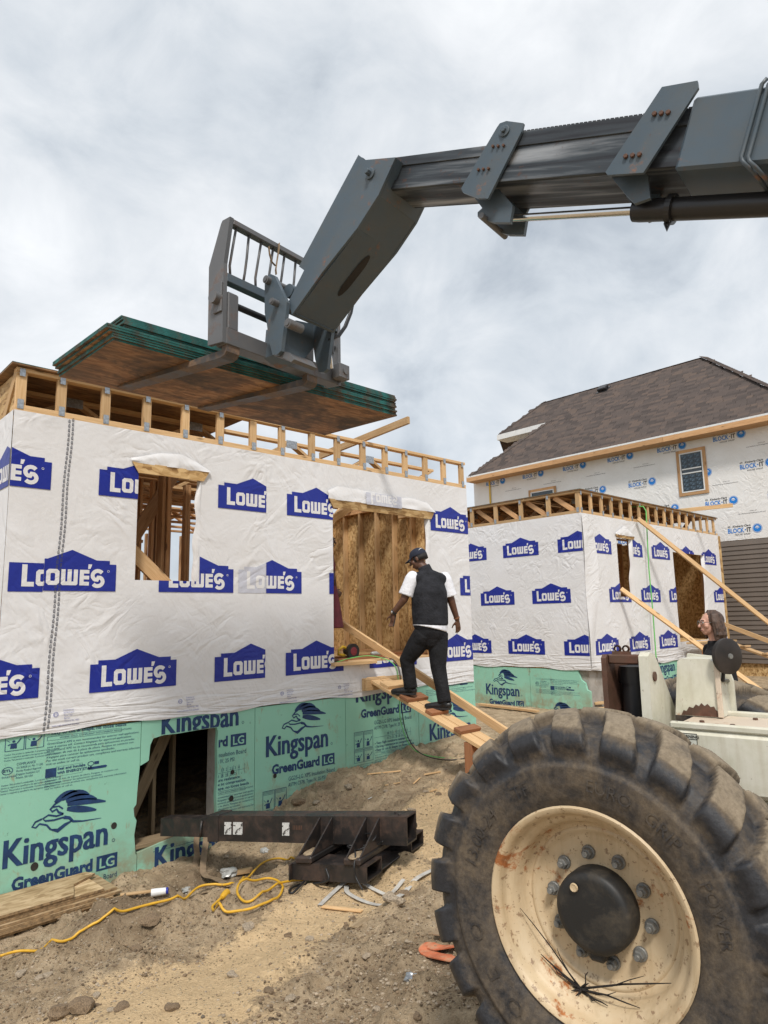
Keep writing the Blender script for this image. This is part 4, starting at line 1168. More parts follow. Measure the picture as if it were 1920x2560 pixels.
for (xa, xb) in ((13.05, 14.26), (14.27, 15.48), (15.49, 16.7)):
    mb = MB(); mb.prism([(xa, -1), (xb, -1), (xb, .63), (xa, .63)], 0, .05, lambda p, q, t: F2F(p, q, -t)); o = mb.build('insulation_board', m_xps, house2)
    king_on(o, F2F, xa + .15, .42, (xa + .01, -.9, xb - .01, .62), (), (0,), .95)
# sheathing
for lo, hi in (((X2 + .05, B0), (W2[0], B1)), ((W2[0], B0), (W2[2], W2[1])), ((W2[0], W2[3]), (W2[2], B1)), ((W2[2], B0), (D2[0], B1)), ((D2[0], B0), (D2[2], D2[1] - .02)), ((D2[0], D2[3]), (D2[2], B1)), ((D2[2], B0), (XR, B1))):
    panel('sheathing_panel', (lo[0] + .002, Y2 + .012, lo[1]), (hi[0] - .002, Y2 + .028, hi[1] - .01), m_osb, house2)
panel('sheathing_panel', (X2 + .012, Y2 + .03, B0), (X2 + .028, 13, B1 - .01), m_osb, house2)
panel('sheathing_panel', (XR - .03, Y2 + .03, B0), (XR - .014, 13, B1 - .01), m_osb, house2)
board('corner_board', (XR + .03, Y2 - .006, B0 - .4), (XR + .03, Y2 - .006, B1), .05, .06, m_osb, house2, up=(1, 0, 0))
for x in (X2 + .1, 11.9, 12.6, 13.0, 13.4, 13.8, 14.28, 15.99, 16.4): board('stud', (x, Y2 + .08, .99), (x, Y2 + .08, B1 - .02), .089, .038, m_woodi, house2, up=(1, 0, 0))
# the partition inside the doorway and window
panel('sheathing_panel', (11.2, 8.4, .99), (16.8, 8.415, 3.3), m_osb, house2)
for i in range(12): board('stud', (11.5 + i * .45, 8.35, .99), (11.5 + i * .45, 8.35, 3.3), .038, .089, m_woodi, house2, up=(0, 1, 0))
# trusses
ladder(house2, F2R, [X2 + .05 + i * .372 for i in range(17)], X2, XR, T0, T1, m_wood, 0.0, .075)
ladder(house2, F2L, [-6.36 - i * .61 for i in range(8)], -11.0, -Y2 - .092, T0, T1, m_wood, 0.0, .085)
for i in range(9):
    y = 6.36 + .30 + i * .61
    board('truss_web', (X2 + .10, y - .22, T0 + .05), (X2 + .10, y + .22, T1 - .05), .089, .038, m_woodi, house2, up=(1, 0, 0))
for i in range(6): truss(house2, 6.95 + i * .61, X2 + .15, XR - .02, T0, T1, m_woodi, 9)
for (x0, y0, w) in ((X2 - .02, Y2 - .03, 2.0), (X2 + 2.0, Y2 - .03, 2.1), (X2 + 4.12, Y2 - .03, 2.05), (X2 - .02, Y2 + 1.20, 3.0), (X2 + 3.0, Y2 + 1.2, 3.2), (X2 - .02, Y2 + 2.42, 6.2), (X2 - .02, Y2 + 3.64, 6.2)):
    mb = MB(); mb.box((x0, y0, T1 + .002), (x0 + w - .01, y0 + 1.21, T1 + .016), 0); mb.box((x0 - .001, y0 - .001, T1 + .0165), (x0 + w - .009, y0 + 1.211, T1 + .022), 1)
    mb.build('deck_panel', [m_deck, m_teal], house2)
# film
g1, e1 = film('house_wrap', F2L, -11.0, -6.29, B0 - .0, B1 + .01, [], house2, 6.0, m_wrap, step=.05, bottom=sag)
g2, e2 = film('house_wrap', F2R, X2 - .006, XR - .006, B0 - .02, B1 + .01, [W2, D2], house2, 7.0, m_wrap, step=.05, bottom=sag)
logos(F2L, [(-9.25, 2.70), (-8.03, 2.70), (-6.80, 2.70), (-8.63, 1.80), (-7.41, 1.80), (-9.23, .88), (-8.01, .88), (-6.79, .88)], g1, e1, [], (-11, .6, -6.292, 3.36))
logos(F2R, [(10.90, 2.68), (12.13, 2.68), (13.35, 2.68), (14.58, 2.66), (15.80, 2.66), (10.30, 1.80), (11.53, 1.80), (12.76, 1.80), (13.98, 1.80), (16.3, 1.80), (10.92, .88), (12.15, .88), (13.37, .88), (16.0, .88)], g2, e2, [W2, D2], (X2, .6, XR - .01, 3.36))
# loose lap of film at the corner
V = []
for i in range(16):
    u = i / 15
    for j in range(10):
        v = j / 9
        z = 3.36 - (3.36 - .70) * u
        o = .012 + .05 * math.sin(math.pi * min(1, u * 1.4)) * v + .012 * math.sin(u * 9 + v * 3)
        a = X2 - .012 + v * (.30 + .10 * math.sin(u * 5))
        V.append(F2R(a, z, o * (1 - .2 * v) + .012))
Fc = [[i * 10 + j, (i + 1) * 10 + j, (i + 1) * 10 + j + 1, i * 10 + j + 1] for i in range(15) for j in range(9)]
c = np.mean(V, 0); add('film_lap', mesh('film_lap', np.array(V) - c, Fc, m_wrap, None, True), house2, Matrix.Translation(Vector(c)))
lintel_flap(house2, F2R, W2[0], W2[2], W2[3] - .03, .05, .06, .012, [(0, .03), (.5, .2), (1, .02)], 8)
jamb_flap(house2, F2R, W2[2], W2[1], W2[3], .16, 2)
jamb_flap(house2, F2R, D2[2], .98, D2[3], .16, 5)

# ------------------------------------------------------------------ finished-roof house behind
XH = 18.5
house3 = empty('house', (22.2, 10.2, 0), 'tall house under a brown shingled hip roof, clad in logo-printed wrap and taupe siding', 'house')
F3 = Face((XH, 0, 0), (0, -1, 0), (-1, 0, 0))
# walls: bulk behind the cladding
panel('wall', (XH + .03, 4.62, -.3), (26.2, 15.0, 6.36), m_osb, house3)
WINB = (-7.72, 4.80, -7.10, 5.90); WINA = (-12.62, 4.9, -11.75, 5.55)
g3, e3 = film('house_wrap', F3, -15.0, -4.62, 3.39, 6.36, [], house3, 9.0, m_wrap2, step=.07)
def block_print():
    p = P2()
    p.text('BLOCK', .235, 0, 0, 0, 0, bold=.006, sx=.74); p.rect(.595, .065, .635, .10, 0, 0)
    p.text('IT', .235, .655, 0, 1, 0, bold=.006, sx=.80)
    p.text('Kimberly-Clark', .105, .18, .20, 1, 0, bold=.002, sx=.95, shear=.2)
    p.ring(.06, .235, .048, .010, 1, 0, 12, .8); p.stroke([(.03, .22), (.09, .25)], .012, 1, 0)
    p.text('HOUSE WRAP', .085, .24, -.105, 1, 0, sx=1.0)
    p.disc(1.02, .10, .165, 0, 0, 24); p.ring(1.02, .10, .152, .012, 2, 1, 24)
    p.poly([(.95, .115), (1.02, .08), (1.09, .115), (1.09, .135), (1.02, .10), (.95, .135)], 2, 1); p.poly([(.955, .155), (1.02, .12), (1.085, .155), (1.02, .19)], 2, 1)
    return p
BLK = block_print().cut(np.arange(.1, 1.2, .1), np.arange(-.1, .3, .1))
url = P2(); url.text('www.kimberly-clarkbuildingmaterials.com', .062, 0, 0, 0, 0); url.text('ASTM E 1677', .05, .45, .09, 0, 0)
url = url.cut(np.arange(.1, 1.4, .1), ())
rects = [(WINB[0] - .09, WINB[1] - .12, WINB[2] + .09, WINB[3] + .12), (WINA[0] - .09, WINA[1] - .09, WINA[2] + .09, WINA[3] + .09)]
def clear(y0, y1, z0, z1):
    return all(y1 < r[0] or y0 > r[2] or z1 < r[1] or z0 > r[3] for r in rects)
for row, (y0, z) in enumerate(((-14.45, 6.06), (-13.85, 5.20), (-14.8, 4.36), (-14.3, 3.58))):
    for k in range(8):
        y = y0 + k * 1.53; zz = z + .02 * k * 0
        p = BLK
        if y > -5.3: continue
        p.v; q = p
        if not clear(y, y + .84, zz - .1, zz + .22):
            sc = .70
            hs = [((r[0] - y) / sc, (r[1] - zz) / sc, (r[2] - y) / sc, (r[3] - zz) / sc) for r in rects]
            q = block_print().cut(np.arange(.1, 1.2, .1), np.arange(-.1, .3, .1), (-.5, -.5, 2, 1), hs)
        q.build('printed_logo', [m_sky, m_black, m_white], g3, F3, y, zz, .70, .004, .0016, e3)
        if clear(y + .95, y + 1.9, zz - .35, zz - .2) and y + 1.9 < -4.7:
            url.build('printed_address', [m_black], g3, F3, y + .80, zz - .32, .62, .004, 0, e3)
# window with glass-block pattern film on its panes, cedar trim
def window(face, w, parent, blocks, bar=None, trim=.085):
    a0, z0, a1, z1 = w
    q = lambda a, z, o=.02: tuple(face(a, z, o))
    up = tuple(face.n)
    fr = add('window', mesh('window', *[x for x in ([face(a0, z0, .012) - face(a0, z0, 0) * 0, face(a1, z0, .012), face(a1, z1, .012), face(a0, z1, .012)], [[0, 1, 2, 3]])], m_glass), parent)
    for (p, q_, ww) in ((q(a0 - trim / 2, z0 - trim * 1.0), q(a0 - trim / 2, z1 + trim * 1.0), trim), (q(a1 + trim / 2, z0 - trim), q(a1 + trim / 2, z1 + trim), trim)):
        board('trim_board', p, q_, ww, .022, m_woodi, fr, up=up)
    for z in (z0 - trim / 2, z1 + trim / 2): board('trim_board', q(a0 + .001, z, .021), q(a1 - .001, z, .021), trim, .022, m_woodi, fr, up=up)
    for (p, q_) in ((q(a0 + .016, z0 + .002, .026), q(a0 + .016, z1 - .002, .026)), (q(a1 - .016, z0 + .002, .026), q(a1 - .016, z1 - .002, .026)), (q(a0 + .032, z0 + .016, .026), q(a1 - .032, z0 + .016, .026)), (q(a0 + .032, z1 - .016, .026), q(a1 - .032, z1 - .016, .026))):
        board('window_frame', p, q_, .032, .022, m_whitep, fr, up=up)
    if bar:
        for z in bar: board('window_frame', q(a0 + .05, z, .028), q(a1 - .05, z, .028), .035, .026, m_whitep, fr, up=up)
    if blocks:
        nc, rows = blocks
        for (zb, zt, nr) in rows:
            for i in range(nc):
                for j in range(nr):
                    wv = (a1 - a0 - .10) / nc; hv = (zt - zb) / nr
                    xa = a0 + .05 + i * wv; zz = zb + j * hv
                    mb = MB(); V, Fc = cbox(wv - .022, hv - .022, .014, .005)
                    mb.addf([face(xa + wv / 2 + v[0], zz + hv / 2 + v[1], .019 + v[2]) for v in V], Fc)
                    mb.build('pane', m_pane, fr)
    return fr
m_pane = M_simple('patterned_pane', (.055, .085, .115), .15, var=.75, scale=16, bump=.5, bscale=24)
m_mortar = m_whitep
wb = window(F3, WINB, house3, (3, ((WINB[1] + .05, 5.30, 4), (5.47, WINB[3] - .05, 3))), bar=(5.325, 5.445))
board('pane', tuple(F3(WINB[0] + .05, 5.385, .018)), tuple(F3(WINB[2] - .05, 5.385, .018)), .075, .008, m_glass, wb, up=(-1, 0, 0))
wa = window(F3, WINA, house3, None)
board('sticker', tuple(F3(WINA[0] + .5, 5.32, .018)), tuple(F3(WINA[0] + .72, 5.32, .018)), .13, .004, m_decal, wa, up=(-1, 0, 0))
# siding below
for k in range(26):
    z = 3.37 - k * .118
    board('siding_plank', (XH - .012, 4.62, z - .06), (XH - .012, 15.0, z - .06), .130, .014, m_siding, house3, up=(-1, 0, .17), c=.002)
for k in range(52):
    z = 6.30 - k * .118
    board('siding_plank', (XH + .03, 4.60, z - .06), (26.2, 4.60, z - .06), .130, .014, m_siding, house3, up=(0, -1, .17), c=.002)
board('corner_trim', (XH - .02, 4.60, .2), (XH - .02, 4.60, 6.3), .09, .09, m_whitep, house3, up=(1, 0, 0))
# yellow tape strip near the left end
board('tape_strip', tuple(F3(-14.28, 5.2, .03)), tuple(F3(-14.28, 6.2, .03)), .07, .004, m_ybl, house3, up=(-1, 0, 0))
# roof
KR, XE, ZE = .829, 18.05, 6.385
def rp(u, v): return on_plane(u, v, (XE, 0, ZE), np.array([-KR, 0, 1]))
def rpt(y, s):                     # s = metres up the slope
    cs = 1 / math.sqrt(1 + KR * KR); return np.array([XE + s * cs, y, ZE + s * cs * KR])
E0 = rp(1163, 1199); Vv = rp(1370, 1055); W1_ = rp(1247, 1084); RL = rp(1354, 1010); PK = rp(1756, 891); HR = rp(1920, 968)
sl = lambda p: (p[0] - XE) * math.sqrt(1 + KR * KR)
s_r = (sl(PK) + sl(RL)) / 2
yc = PK[1] + (HR[1] - PK[1]) / (HR[0] - PK[0]) * (XE - PK[0])
poly = [(E0[1], 0.0), (Vv[1], sl(Vv)), (W1_[1], sl(Vv)), (RL[1], s_r), (PK[1], s_r), (yc, 0.0)]
def inside(y, s):
    c = False; n = len(poly)
    for i in range(n):
        (y1, s1), (y2, s2) = poly[i], poly[(i + 1) % n]
        if (s1 > s) != (s2 > s) and y < (y2 - y1) * (s - s1) / (s2 - s1) + y1: c = not c
    return c
roof = MB(); nrm = np.array([-KR, 0, 1]) / math.sqrt(1 + KR * KR)
roof.prism([(y, s) for y, s in poly], -.06, 0, lambda y, s, t: rpt(y, s) + nrm * t)
# far slopes
Rb = rpt(RL[1], s_r); Pb = rpt(PK[1], s_r); XB = 2 * Pb[0] - XE
roof.addf([rpt(yc, 0), (XB, yc, ZE), Pb], [[0, 1, 2]]); roof.addf([Pb, (XB, yc, ZE), (XB, W1_[1] + 3, ZE), Rb], [[0, 1, 2, 3]])
roof.addf([rpt(W1_[1], sl(Vv)), Rb, (XB, W1_[1] + 3, ZE)], [[0, 1, 2]]); roof.addf([rpt(E0[1], 0), rpt(Vv[1], sl(Vv)), (XB, E0[1], ZE)], [[0, 1, 2]])
roof_o = roof.build('roof', m_shing, house3)
tabs = []
rg = random.Random(5)
EXPO = .145
for k in range(int(s_r / EXPO)):
    s0 = k * EXPO; y = yc - .2 + rg.uniform(0, .3)
    while y < W1_[1] + .2:
        w = rg.choice((.16, .22, .28, .34)); h = rg.choice((.004, .009))
        if inside(y + w / 2, s0 + EXPO / 2): tabs.append((y, s0, w, h))
        y += w + .006
tabs.sort(key=lambda t: np.linalg.norm(rpt(t[0], t[1]) - C0))
_tm = {}
def tab_mesh(w, h):
    V, Fc = cbox(w, EXPO + .012, .014 + h * 1.6, 0); return V, Fc
ct = 1 / math.sqrt(1 + KR * KR); up_s = Vector((ct, 0, ct * KR)); yy_ = Vector((0, -1, 0)); nn_ = Vector(nrm)
def tabM(t):
    c = Vector(rpt(t[0] + t[2] / 2, t[1] + EXPO / 2 - .004)) + nn_ * (.010 + t[3] / 2 + .002)
    n2 = (nn_ + up_s * -.05).normalized(); u2 = yy_.cross(n2) * -1
    if u2.dot(up_s) < 0: u2 = -u2
    return Matrix([[yy_.x, u2.x, n2.x, c.x], [yy_.y, u2.y, n2.y, c.y], [yy_.z, u2.z, n2.z, c.z], [0, 0, 0, 1]])
rest = MB(); tones = []; ntab = []
for i, t in enumerate(tabs):
    M = tabM(t)
    if i < 290:
        if (t[2], t[3]) not in _tm:
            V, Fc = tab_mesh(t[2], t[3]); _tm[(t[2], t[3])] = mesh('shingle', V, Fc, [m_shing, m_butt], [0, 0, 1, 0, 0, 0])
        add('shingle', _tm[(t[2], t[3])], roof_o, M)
    else:
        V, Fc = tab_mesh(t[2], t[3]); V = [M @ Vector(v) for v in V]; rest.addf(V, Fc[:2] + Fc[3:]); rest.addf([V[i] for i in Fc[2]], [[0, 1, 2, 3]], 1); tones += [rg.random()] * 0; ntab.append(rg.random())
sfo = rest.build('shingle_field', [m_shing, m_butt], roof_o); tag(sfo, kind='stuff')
ta = sfo.data.attributes.new('tone', 'FLOAT', 'FACE'); ta.data.foreach_set('value', np.repeat(np.array(ntab, np.float32), 6))
# hip cap shingles, drip edge, fascia
hp0, hp1 = rpt(PK[1], s_r), rpt(yc, 0)
for i in range(40):
    a = hp0 + (hp1 - hp0) * (i / 40); b = hp0 + (hp1 - hp0) * ((i + 1.15) / 40)
    board('hip_cap', tuple(a + nrm * .022 + np.array([0, -.05, .0])), tuple(b + nrm * .034 + np.array([0, -.05, 0])), .26, .012, m_shing, roof_o, up=(-.55, -.75, 1), c=.002)
for i in range(26):
    a = Rb + (Pb - Rb) * (i / 26); b = Rb + (Pb - Rb) * ((i + 1.1) / 26)
    board('ridge_cap', tuple(a + np.array([-.05, 0, -.012])), tuple(b + np.array([-.05, 0, -.008])), .2, .012, m_shing, roof_o, up=(-.4, 0, 1), c=.002)
for (ya_, sa_), (yb_, sb_), nn_c in (((E0[1], 0), (Vv[1], sl(Vv)), 22), ((W1_[1], sl(Vv)), (RL[1], s_r), 20)):
    pa, pb = rpt(ya_, sa_), rpt(yb_, sb_)
    for i in range(nn_c):
        a = pa + (pb - pa) * (i / nn_c); b = pa + (pb - pa) * ((i + 1.12) / nn_c)
        board('hip_cap', tuple(a + nrm * .016 + np.array([0, -.10, 0])), tuple(b + nrm * .024 + np.array([0, -.10, 0])), .22, .012, m_shing, roof_o, up=(-.7, .2, 1), c=.002)
ys = E0[1]
for i in range(3):
    a, b = ys + (yc - ys) * i / 3, ys + (yc - ys) * (i + 1) / 3
    board('fascia_board', (XE - .03, a - .003, ZE - .10), (XE - .03, b + .003, ZE - .10), .155, .038, m_woodi, roof_o, up=(-1, 0, 0))
board('drip_edge', (XE - .045, ys, ZE - .01), (XE - .045, yc, ZE - .01), .05, .008, m_whitep, roof_o, up=(-1, 0, 0))
board('soffit', (XE + .22, ys, ZE - .165), (XE + .22, yc, ZE - .165), .46, .02, m_woodi, roof_o)
# raised wing eave at the left: white fascia and soffit
wv = rpt(Vv[1], sl(Vv)); ww = rpt(W1_[1], sl(Vv))
board('fascia_board', tuple(wv + np.array([-.03, -.3, -.11])), tuple(ww + np.array([-.03, 0, -.11])), .2, .03, m_whitep, roof_o, up=(-1, 0, 0))
board('soffit', tuple(wv + np.array([.30, -.2, -.20])), tuple(ww + np.array([.30, 0, -.20])), .62, .02, m_whitep, roof_o)
panel('wing_wall', (ww[0] + .62, Vv[1] - .6, 5.5), (ww[0] + 3, W1_[1] - .45, ww[2] - .22), m_wrap2, house3)
mb = MB(); c = rpt(11.55, s_r - .55)
mb.box((-.20, -.22, .0), (.20, .22, .03), 0, .004); mb.box((-.14, -.17, .032), (.17, .17, .15), 0, .03)
u3 = Vector((ct, 0, ct * KR)); n3 = Vector(nrm); y3 = n3.cross(u3)
mb.build('roof_vent', m_blk, roof_o, M=Matrix([[u3.x, y3.x, n3.x, c[0]], [u3.y, y3.y, n3.y, c[1]], [u3.z, y3.z, n3.z, c[2] + .02], [0, 0, 0, 1]]))
# ------------------------------------------------------------------ telehandler
th = empty('telehandler', tuple(mach(-1.2, .85, 0)), 'muddy telehandler with a grey-blue boom reaching over the house and cream wheel rims', 'telehandler')
SC = .79
BET = rad(20); CB, SB = math.cos(BET), math.sin(BET); ZB = 3.725
def bm_(t, n, s): return mach(t * CB - n * SB, s, ZB + t * SB + n * CB)
_T = MF * CB + np.array([0, 0, SB]); _N = -MF * SB + np.array([0, 0, CB]); _o0 = mach(0, 0, ZB)
BMAT = Matrix([[_T[i], _N[i], MS[i], _o0[i]] for i in range(3)] + [[0, 0, 0, 1]])
def tn(u, v, s):
    f, z = atS(u, v, s); return f * CB + (z - ZB) * SB, -f * SB + (z - ZB) * CB
def fz(p, q, t): return mach(p, t, q)
def bbox(mb, t0, t1, n0, n1, s0, s1, m=0, c=.006):
    return mb.box((t0, n0, s0), (t1, n1, s1), m, c)
# telescopic sections
mb = MB(); bbox(mb, -5.2, -.40, -.155, .155, SC - .18, SC + .18, 0, .012); boom_main = mb.build('boom_section', m_boom, th, M=BMAT)
mb = MB(); bbox(mb, -2.0, .62, -.128, .128, SC - .145, SC + .145, 0, .010); boom_mid = mb.build('boom_section', m_worn, th, M=BMAT)
mb = MB(); bbox(mb, -1.0, 1.40, -.097, .097, SC - .115, SC + .115, 0, .008); boom_tip = mb.build('boom_section', m_worn, th, M=BMAT)
for sgn in (-1, 1):
    for (t0, t1, nn, hw, par) in ((-1.9, .60, .128, .145, boom_mid), (-.9, 1.36, .097, .115, boom_tip)):
        for n0, n1 in ((nn * .30 - nn * 1.28, -nn * .42), (nn * .40, nn * .96)):
            mb = MB(); s0 = SC + sgn * hw; bbox(mb, t0, t1, n0, n1, min(s0, s0 + sgn * .008), max(s0, s0 + sgn * .008), 0, .002); mb.build('wear_strip', m_worn, par, M=BMAT)
for k in range(46):                                   # chain along the top of the middle section
    mb = MB(); bbox(mb, -.45 + k * .022, -.434 + k * .022, .129, .142, SC - .13, SC - .10, 0, 0)
    if k == 0: ch = mb
    else: ch.addf(mb.v, mb.f)
ch.build('chain', m_blk, boom_mid, M=BMAT)
def hexnut(mb, c, ax, r, h, m=0, n=6, r2=None):
    ax = np.array(ax, float); ax /= np.linalg.norm(ax)
    x = np.cross(ax, [0, 0, 1.0]) if abs(ax[2]) < .9 else np.cross(ax, [1.0, 0, 0]); x /= np.linalg.norm(x); y = np.cross(ax, x)
    V = [np.array(c) + x * r * math.cos(2 * math.pi * i / n) + y * r * math.sin(2 * math.pi * i / n) for i in range(n)]
    V += [v + ax * h * .8 for v in V] + [np.array(c) + (v - np.array(c)) * (r2 or .82) + ax * h for v in V]
    mb.addf(V, [list(range(n))[::-1]] + [[i, (i + 1) % n, n + (i + 1) % n, n + i] for i in range(n)] + [[n + i, n + (i + 1) % n, 2 * n + (i + 1) % n, 2 * n + i] for i in range(n)] + [list(range(2 * n, 3 * n))], m)
def pxplate(pts, s, th_, name, mat, parent, mirror=True):
    out = []
    for sg in ((-1, 1) if mirror else (-1,)):
        poly = [atS(u, v, s) for u, v in pts]
        sp = s if sg < 0 else 2 * SC - s
        m_ = MB(); m_.prism(poly, sp, sp - th_ * (1 if sg < 0 else -1), fz); out.append(m_.build(name, mat, parent))
    return out
z5 = lambda x, y: (740 + x / 1.406, 180 + y / 1.406)
zc = lambda x, y: (500 + x / 4.1475, 520 + y / 4.1475)
c2 = pxplate([z5(1290, 60), z5(1415, 38), z5(1418, 62), z5(1225, 360), z5(1100, 368), z5(1092, 358)], .605, .016, 'collar_plate', m_boom, boom_main)
c1 = pxplate([z5(712, 200), z5(722, 186), z5(745, 178), z5(805, 186), z5(798, 215), z5(680, 450), z5(645, 448), z5(592, 428), z5(586, 414)], .632, .016, 'collar_plate', m_boom, boom_mid)
for par, s, r, pts in ((c2[0], .588, .011, [z5(1261, 149), z5(1285, 147), z5(1309, 144), z5(1160, 298), z5(1184, 295), z5(1208, 292)]), (c1[0], .615, .008, [z5(694, 263), z5(712, 262), z5(731, 260), z5(643, 345), z5(660, 343), z5(678, 341)])):
    for u, v in pts:
        f, z = atS(u, v, s); m_ = MB(); hexnut(m_, mach(f, s, z), -MS, r, .012); m_.build('bolt', m_rustblk, par)
for (u, v, s, r, par) in (z5(733, 208) + (.615, .024, c1[0]),):
    f, z = atS(u, v, s); m_ = MB(); hexnut(m_, mach(f, s, z), -MS, r * 1.25, .008, n=16); hexnut(m_, mach(f, s - .008, z), -MS, r * .6, .014); m_.build('pin', m_boom, par)
# gooseneck head
z4 = lambda x, y: (480 + x / 2.9625, 500 + y / 2.9625)
hp = [(896, 387), (911, 400), (989, 393), (946, 487)] + [z4(1225, 205), z4(960, 540), z4(740, 850), z4(715, 752), z4(830, 520), z4(792, 492)]
hpoly = [atS(u, v, .60) for u, v in hp]
mb = MB(); mb.prism(hpoly, .60, .618, fz); head = mb.build('boom_head', m_boom, th)
mb = MB(); mb.prism(hpoly, .962, .98, fz); mb.build('side_plate', m_boom, head)
g = lambda i: np.array(hpoly[i])
def slab(i, j, inset, th_, name):
    a, b = g(i), g(j); d = (b - a) / np.linalg.norm(b - a); n = np.array([-d[1], d[0]])
    cpt = np.mean(hpoly, 0)
    if np.dot(n, cpt - (a + b) / 2) < 0: n = -n
    poly = [a + n * inset, b + n * inset, b + n * (inset + th_), a + n * (inset + th_)]
    m_ = MB(); m_.prism([tuple(p) for p in poly], .6195, .9605, fz); return m_.build(name, m_boom, head)
slab(3, 4, .002, .018, 'bottom_plate'); slab(4, 6, .002, .018, 'bottom_plate'); slab(0, 9, .012, .016, 'top_plate'); slab(2, 3, .0, .02, 'end_plate'); slab(6, 7, .0, .02, 'end_plate'); slab(8, 7, .0, .018, 'top_plate')
# slot in the head's underside with a hose showing in it
a, b = g(4), g(6); d = (b - a) / np.linalg.norm(b - a); n = np.array([d[1], -d[0]]); n = n if np.dot(n, np.mean(hpoly, 0) - a) < 0 else -n
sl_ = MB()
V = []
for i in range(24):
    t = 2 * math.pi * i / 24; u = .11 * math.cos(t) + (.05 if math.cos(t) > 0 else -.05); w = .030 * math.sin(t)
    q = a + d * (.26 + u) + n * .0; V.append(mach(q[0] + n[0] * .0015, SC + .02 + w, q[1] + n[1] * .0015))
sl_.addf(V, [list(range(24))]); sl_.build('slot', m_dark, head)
f, z = atS(*z5(261, 358), .598)
m_ = MB(); hexnut(m_, mach(f, .598, z), -MS, .034, .01, n=18); hexnut(m_, mach(f, .588, z), -MS, .018, .03, n=6); m_.build('pin', m_boom, head)
# extension cylinder under the boom
f0, zz0 = atS(1245, 548, SC); f1_, zz1 = atS(1585, 528, SC); f2_, zz2 = atS(1900, 512, SC)
dirc = np.array([f2_ - f1_, zz2 - zz1]); dirc /= np.linalg.norm(dirc)
m_ = MB(); m_.tube([mach(f0, SC, zz0), mach(f1_ - .02, SC, zz1 - .005)], .020, 20); m_.build('cylinder_rod', m_chrome, th, auto=40)
e_ = np.array([f1_, zz1]) + dirc * 3.2
m_ = MB(); m_.tube([mach(f1_, SC, zz1), mach(f1_ + dirc[0] * .03, SC, zz1 + dirc[1] * .03), mach(e_[0], SC, e_[1])], [.047, .050, .050], 24); m_.build('cylinder', m_blk, th, auto=40)
m_ = MB(); q = np.array([f1_, zz1]) + dirc * .16
m_.tube([mach(q[0], SC, q[1]), mach(q[0] + dirc[0] * .025, SC, q[1] + dirc[1] * .025)], .066, 24)
m_.tube([mach(q[0], SC, q[1] - .06), mach(q[0] + .012, SC - .02, q[1] - .105), mach(q[0] + .02, SC, q[1] - .06)], .008, 8); m_.build('cylinder_clamp', m_blk, th)
pts = [z5(640, 452), z5(700, 395), z5(775, 480), z5(765, 540), z5(710, 540), z5(668, 528), z5(652, 520), z5(652, 505), z5(668, 490)]
for s in (.70, .85):
    m_ = MB(); m_.prism([atS(u, v, .74) for u, v in pts], s, s + .025, fz); m_.build('rod_bracket', m_boom, th)
f, z = atS(*z5(664, 516), .70); m_ = MB(); m_.tube([mach(f, .66, z), mach(f, .92, z)], .017, 16); m_.build('pin', m_carr, th)
pts = [z5(1110, 372), z5(1240, 365), z5(1250, 450), z5(1195, 470), z5(1165, 440)]
for s in (.68, .86):
    m_ = MB(); m_.prism([atS(u, v, .70) for u, v in pts], s, s + .02, fz); m_.build('cylinder_bracket', m_boom, th)
# pressure pipes strapped round the main section
for k in range(2):
    P_ = [(1918 + k * 16, 196), (1905 + k * 17, 210), (1853 + k * 17, 392), (1856 + k * 17, 404), (1872 + k * 17, 418)]
    pth = [mach(*[x for x in (atS(u, v, .595)[0], .595, atS(u, v, .595)[1])]) for u, v in P_]
    f, z = atS(1872 + k * 17, 418, .595); pth += [mach(f - .02, .66, z - .02), mach(f - .05, .9, z - .03), mach(f - .3, .95, z - .1)]
    m_ = MB(); m_.tube(pth, .0085, 10); m_.build('hydraulic_pipe', m_boom, th, smooth=True)
# fork carriage
CF = 2.325
def cbar(name, s0, s1, z0, z1, f0, f1, mat=m_carr, c=.004, par=None):
    m_ = MB(); m_.box((f0, s0, z0), (f1, s1, z1), 0, c, lambda p: mach(*p)); return m_.build(name, mat, par or carriage)
up_poly = [(2.267, 4.165), (2.345, 4.168), (2.36, 4.15), (2.478, 3.89), (2.474, 3.35), (2.325, 3.335), (2.325, 3.87)]
m_ = MB(); m_.prism(up_poly, .33, .36, fz); carriage = m_.build('fork_carriage', m_carr, th)
m_ = MB(); m_.prism(up_poly, 1.405, 1.435, fz); m_.build('side_plate', m_carr, carriage)
cbar('lower_bar', .362, 1.403, 3.335, 3.445, CF, CF + .10)
cbar('middle_bar', .362, 1.403, 3.755, 3.815, CF, CF + .06, m_boom)
cbar('top_rail', .362, 1.403, 4.128, 4.166, 2.27, 2.325)
for k in range(10):
    s = .405 + k * .107; bend = random.uniform(-.010, .010)
    m_ = MB(); m_.tube([mach(2.30, s, 4.13), mach(2.325, s + bend, 3.98), mach(2.345, s + bend * 1.3, 3.88), mach(2.352, s, 3.812)], .009, 8); m_.build('guard_bar', m_carr, carriage, smooth=True)
m_ = MB(); m_.tube([mach(2.37, .30, 3.635), mach(2.37, 1.44, 3.635)], .022, 16); m_.build('fork_shaft', m_blk, carriage, auto=40)
m_ = MB(); m_.tube([mach(2.37, .28, 3.635), mach(2.37, .33, 3.635)], .042, 20); m_.build('shaft_end', m_carr, carriage, auto=40)
cbar('shaft_boss', .318, .33, 3.54, 3.74, 2.33, 2.41)
for s in (.365, 1.06):
    m_ = MB(); m_.box((2.335, s + .01, 3.44), (2.40, s + .105, 3.70), 0, .012, lambda p: mach(*p)); m_.build('fork_hanger', m_carr, carriage)
TAU = rad(2.6)
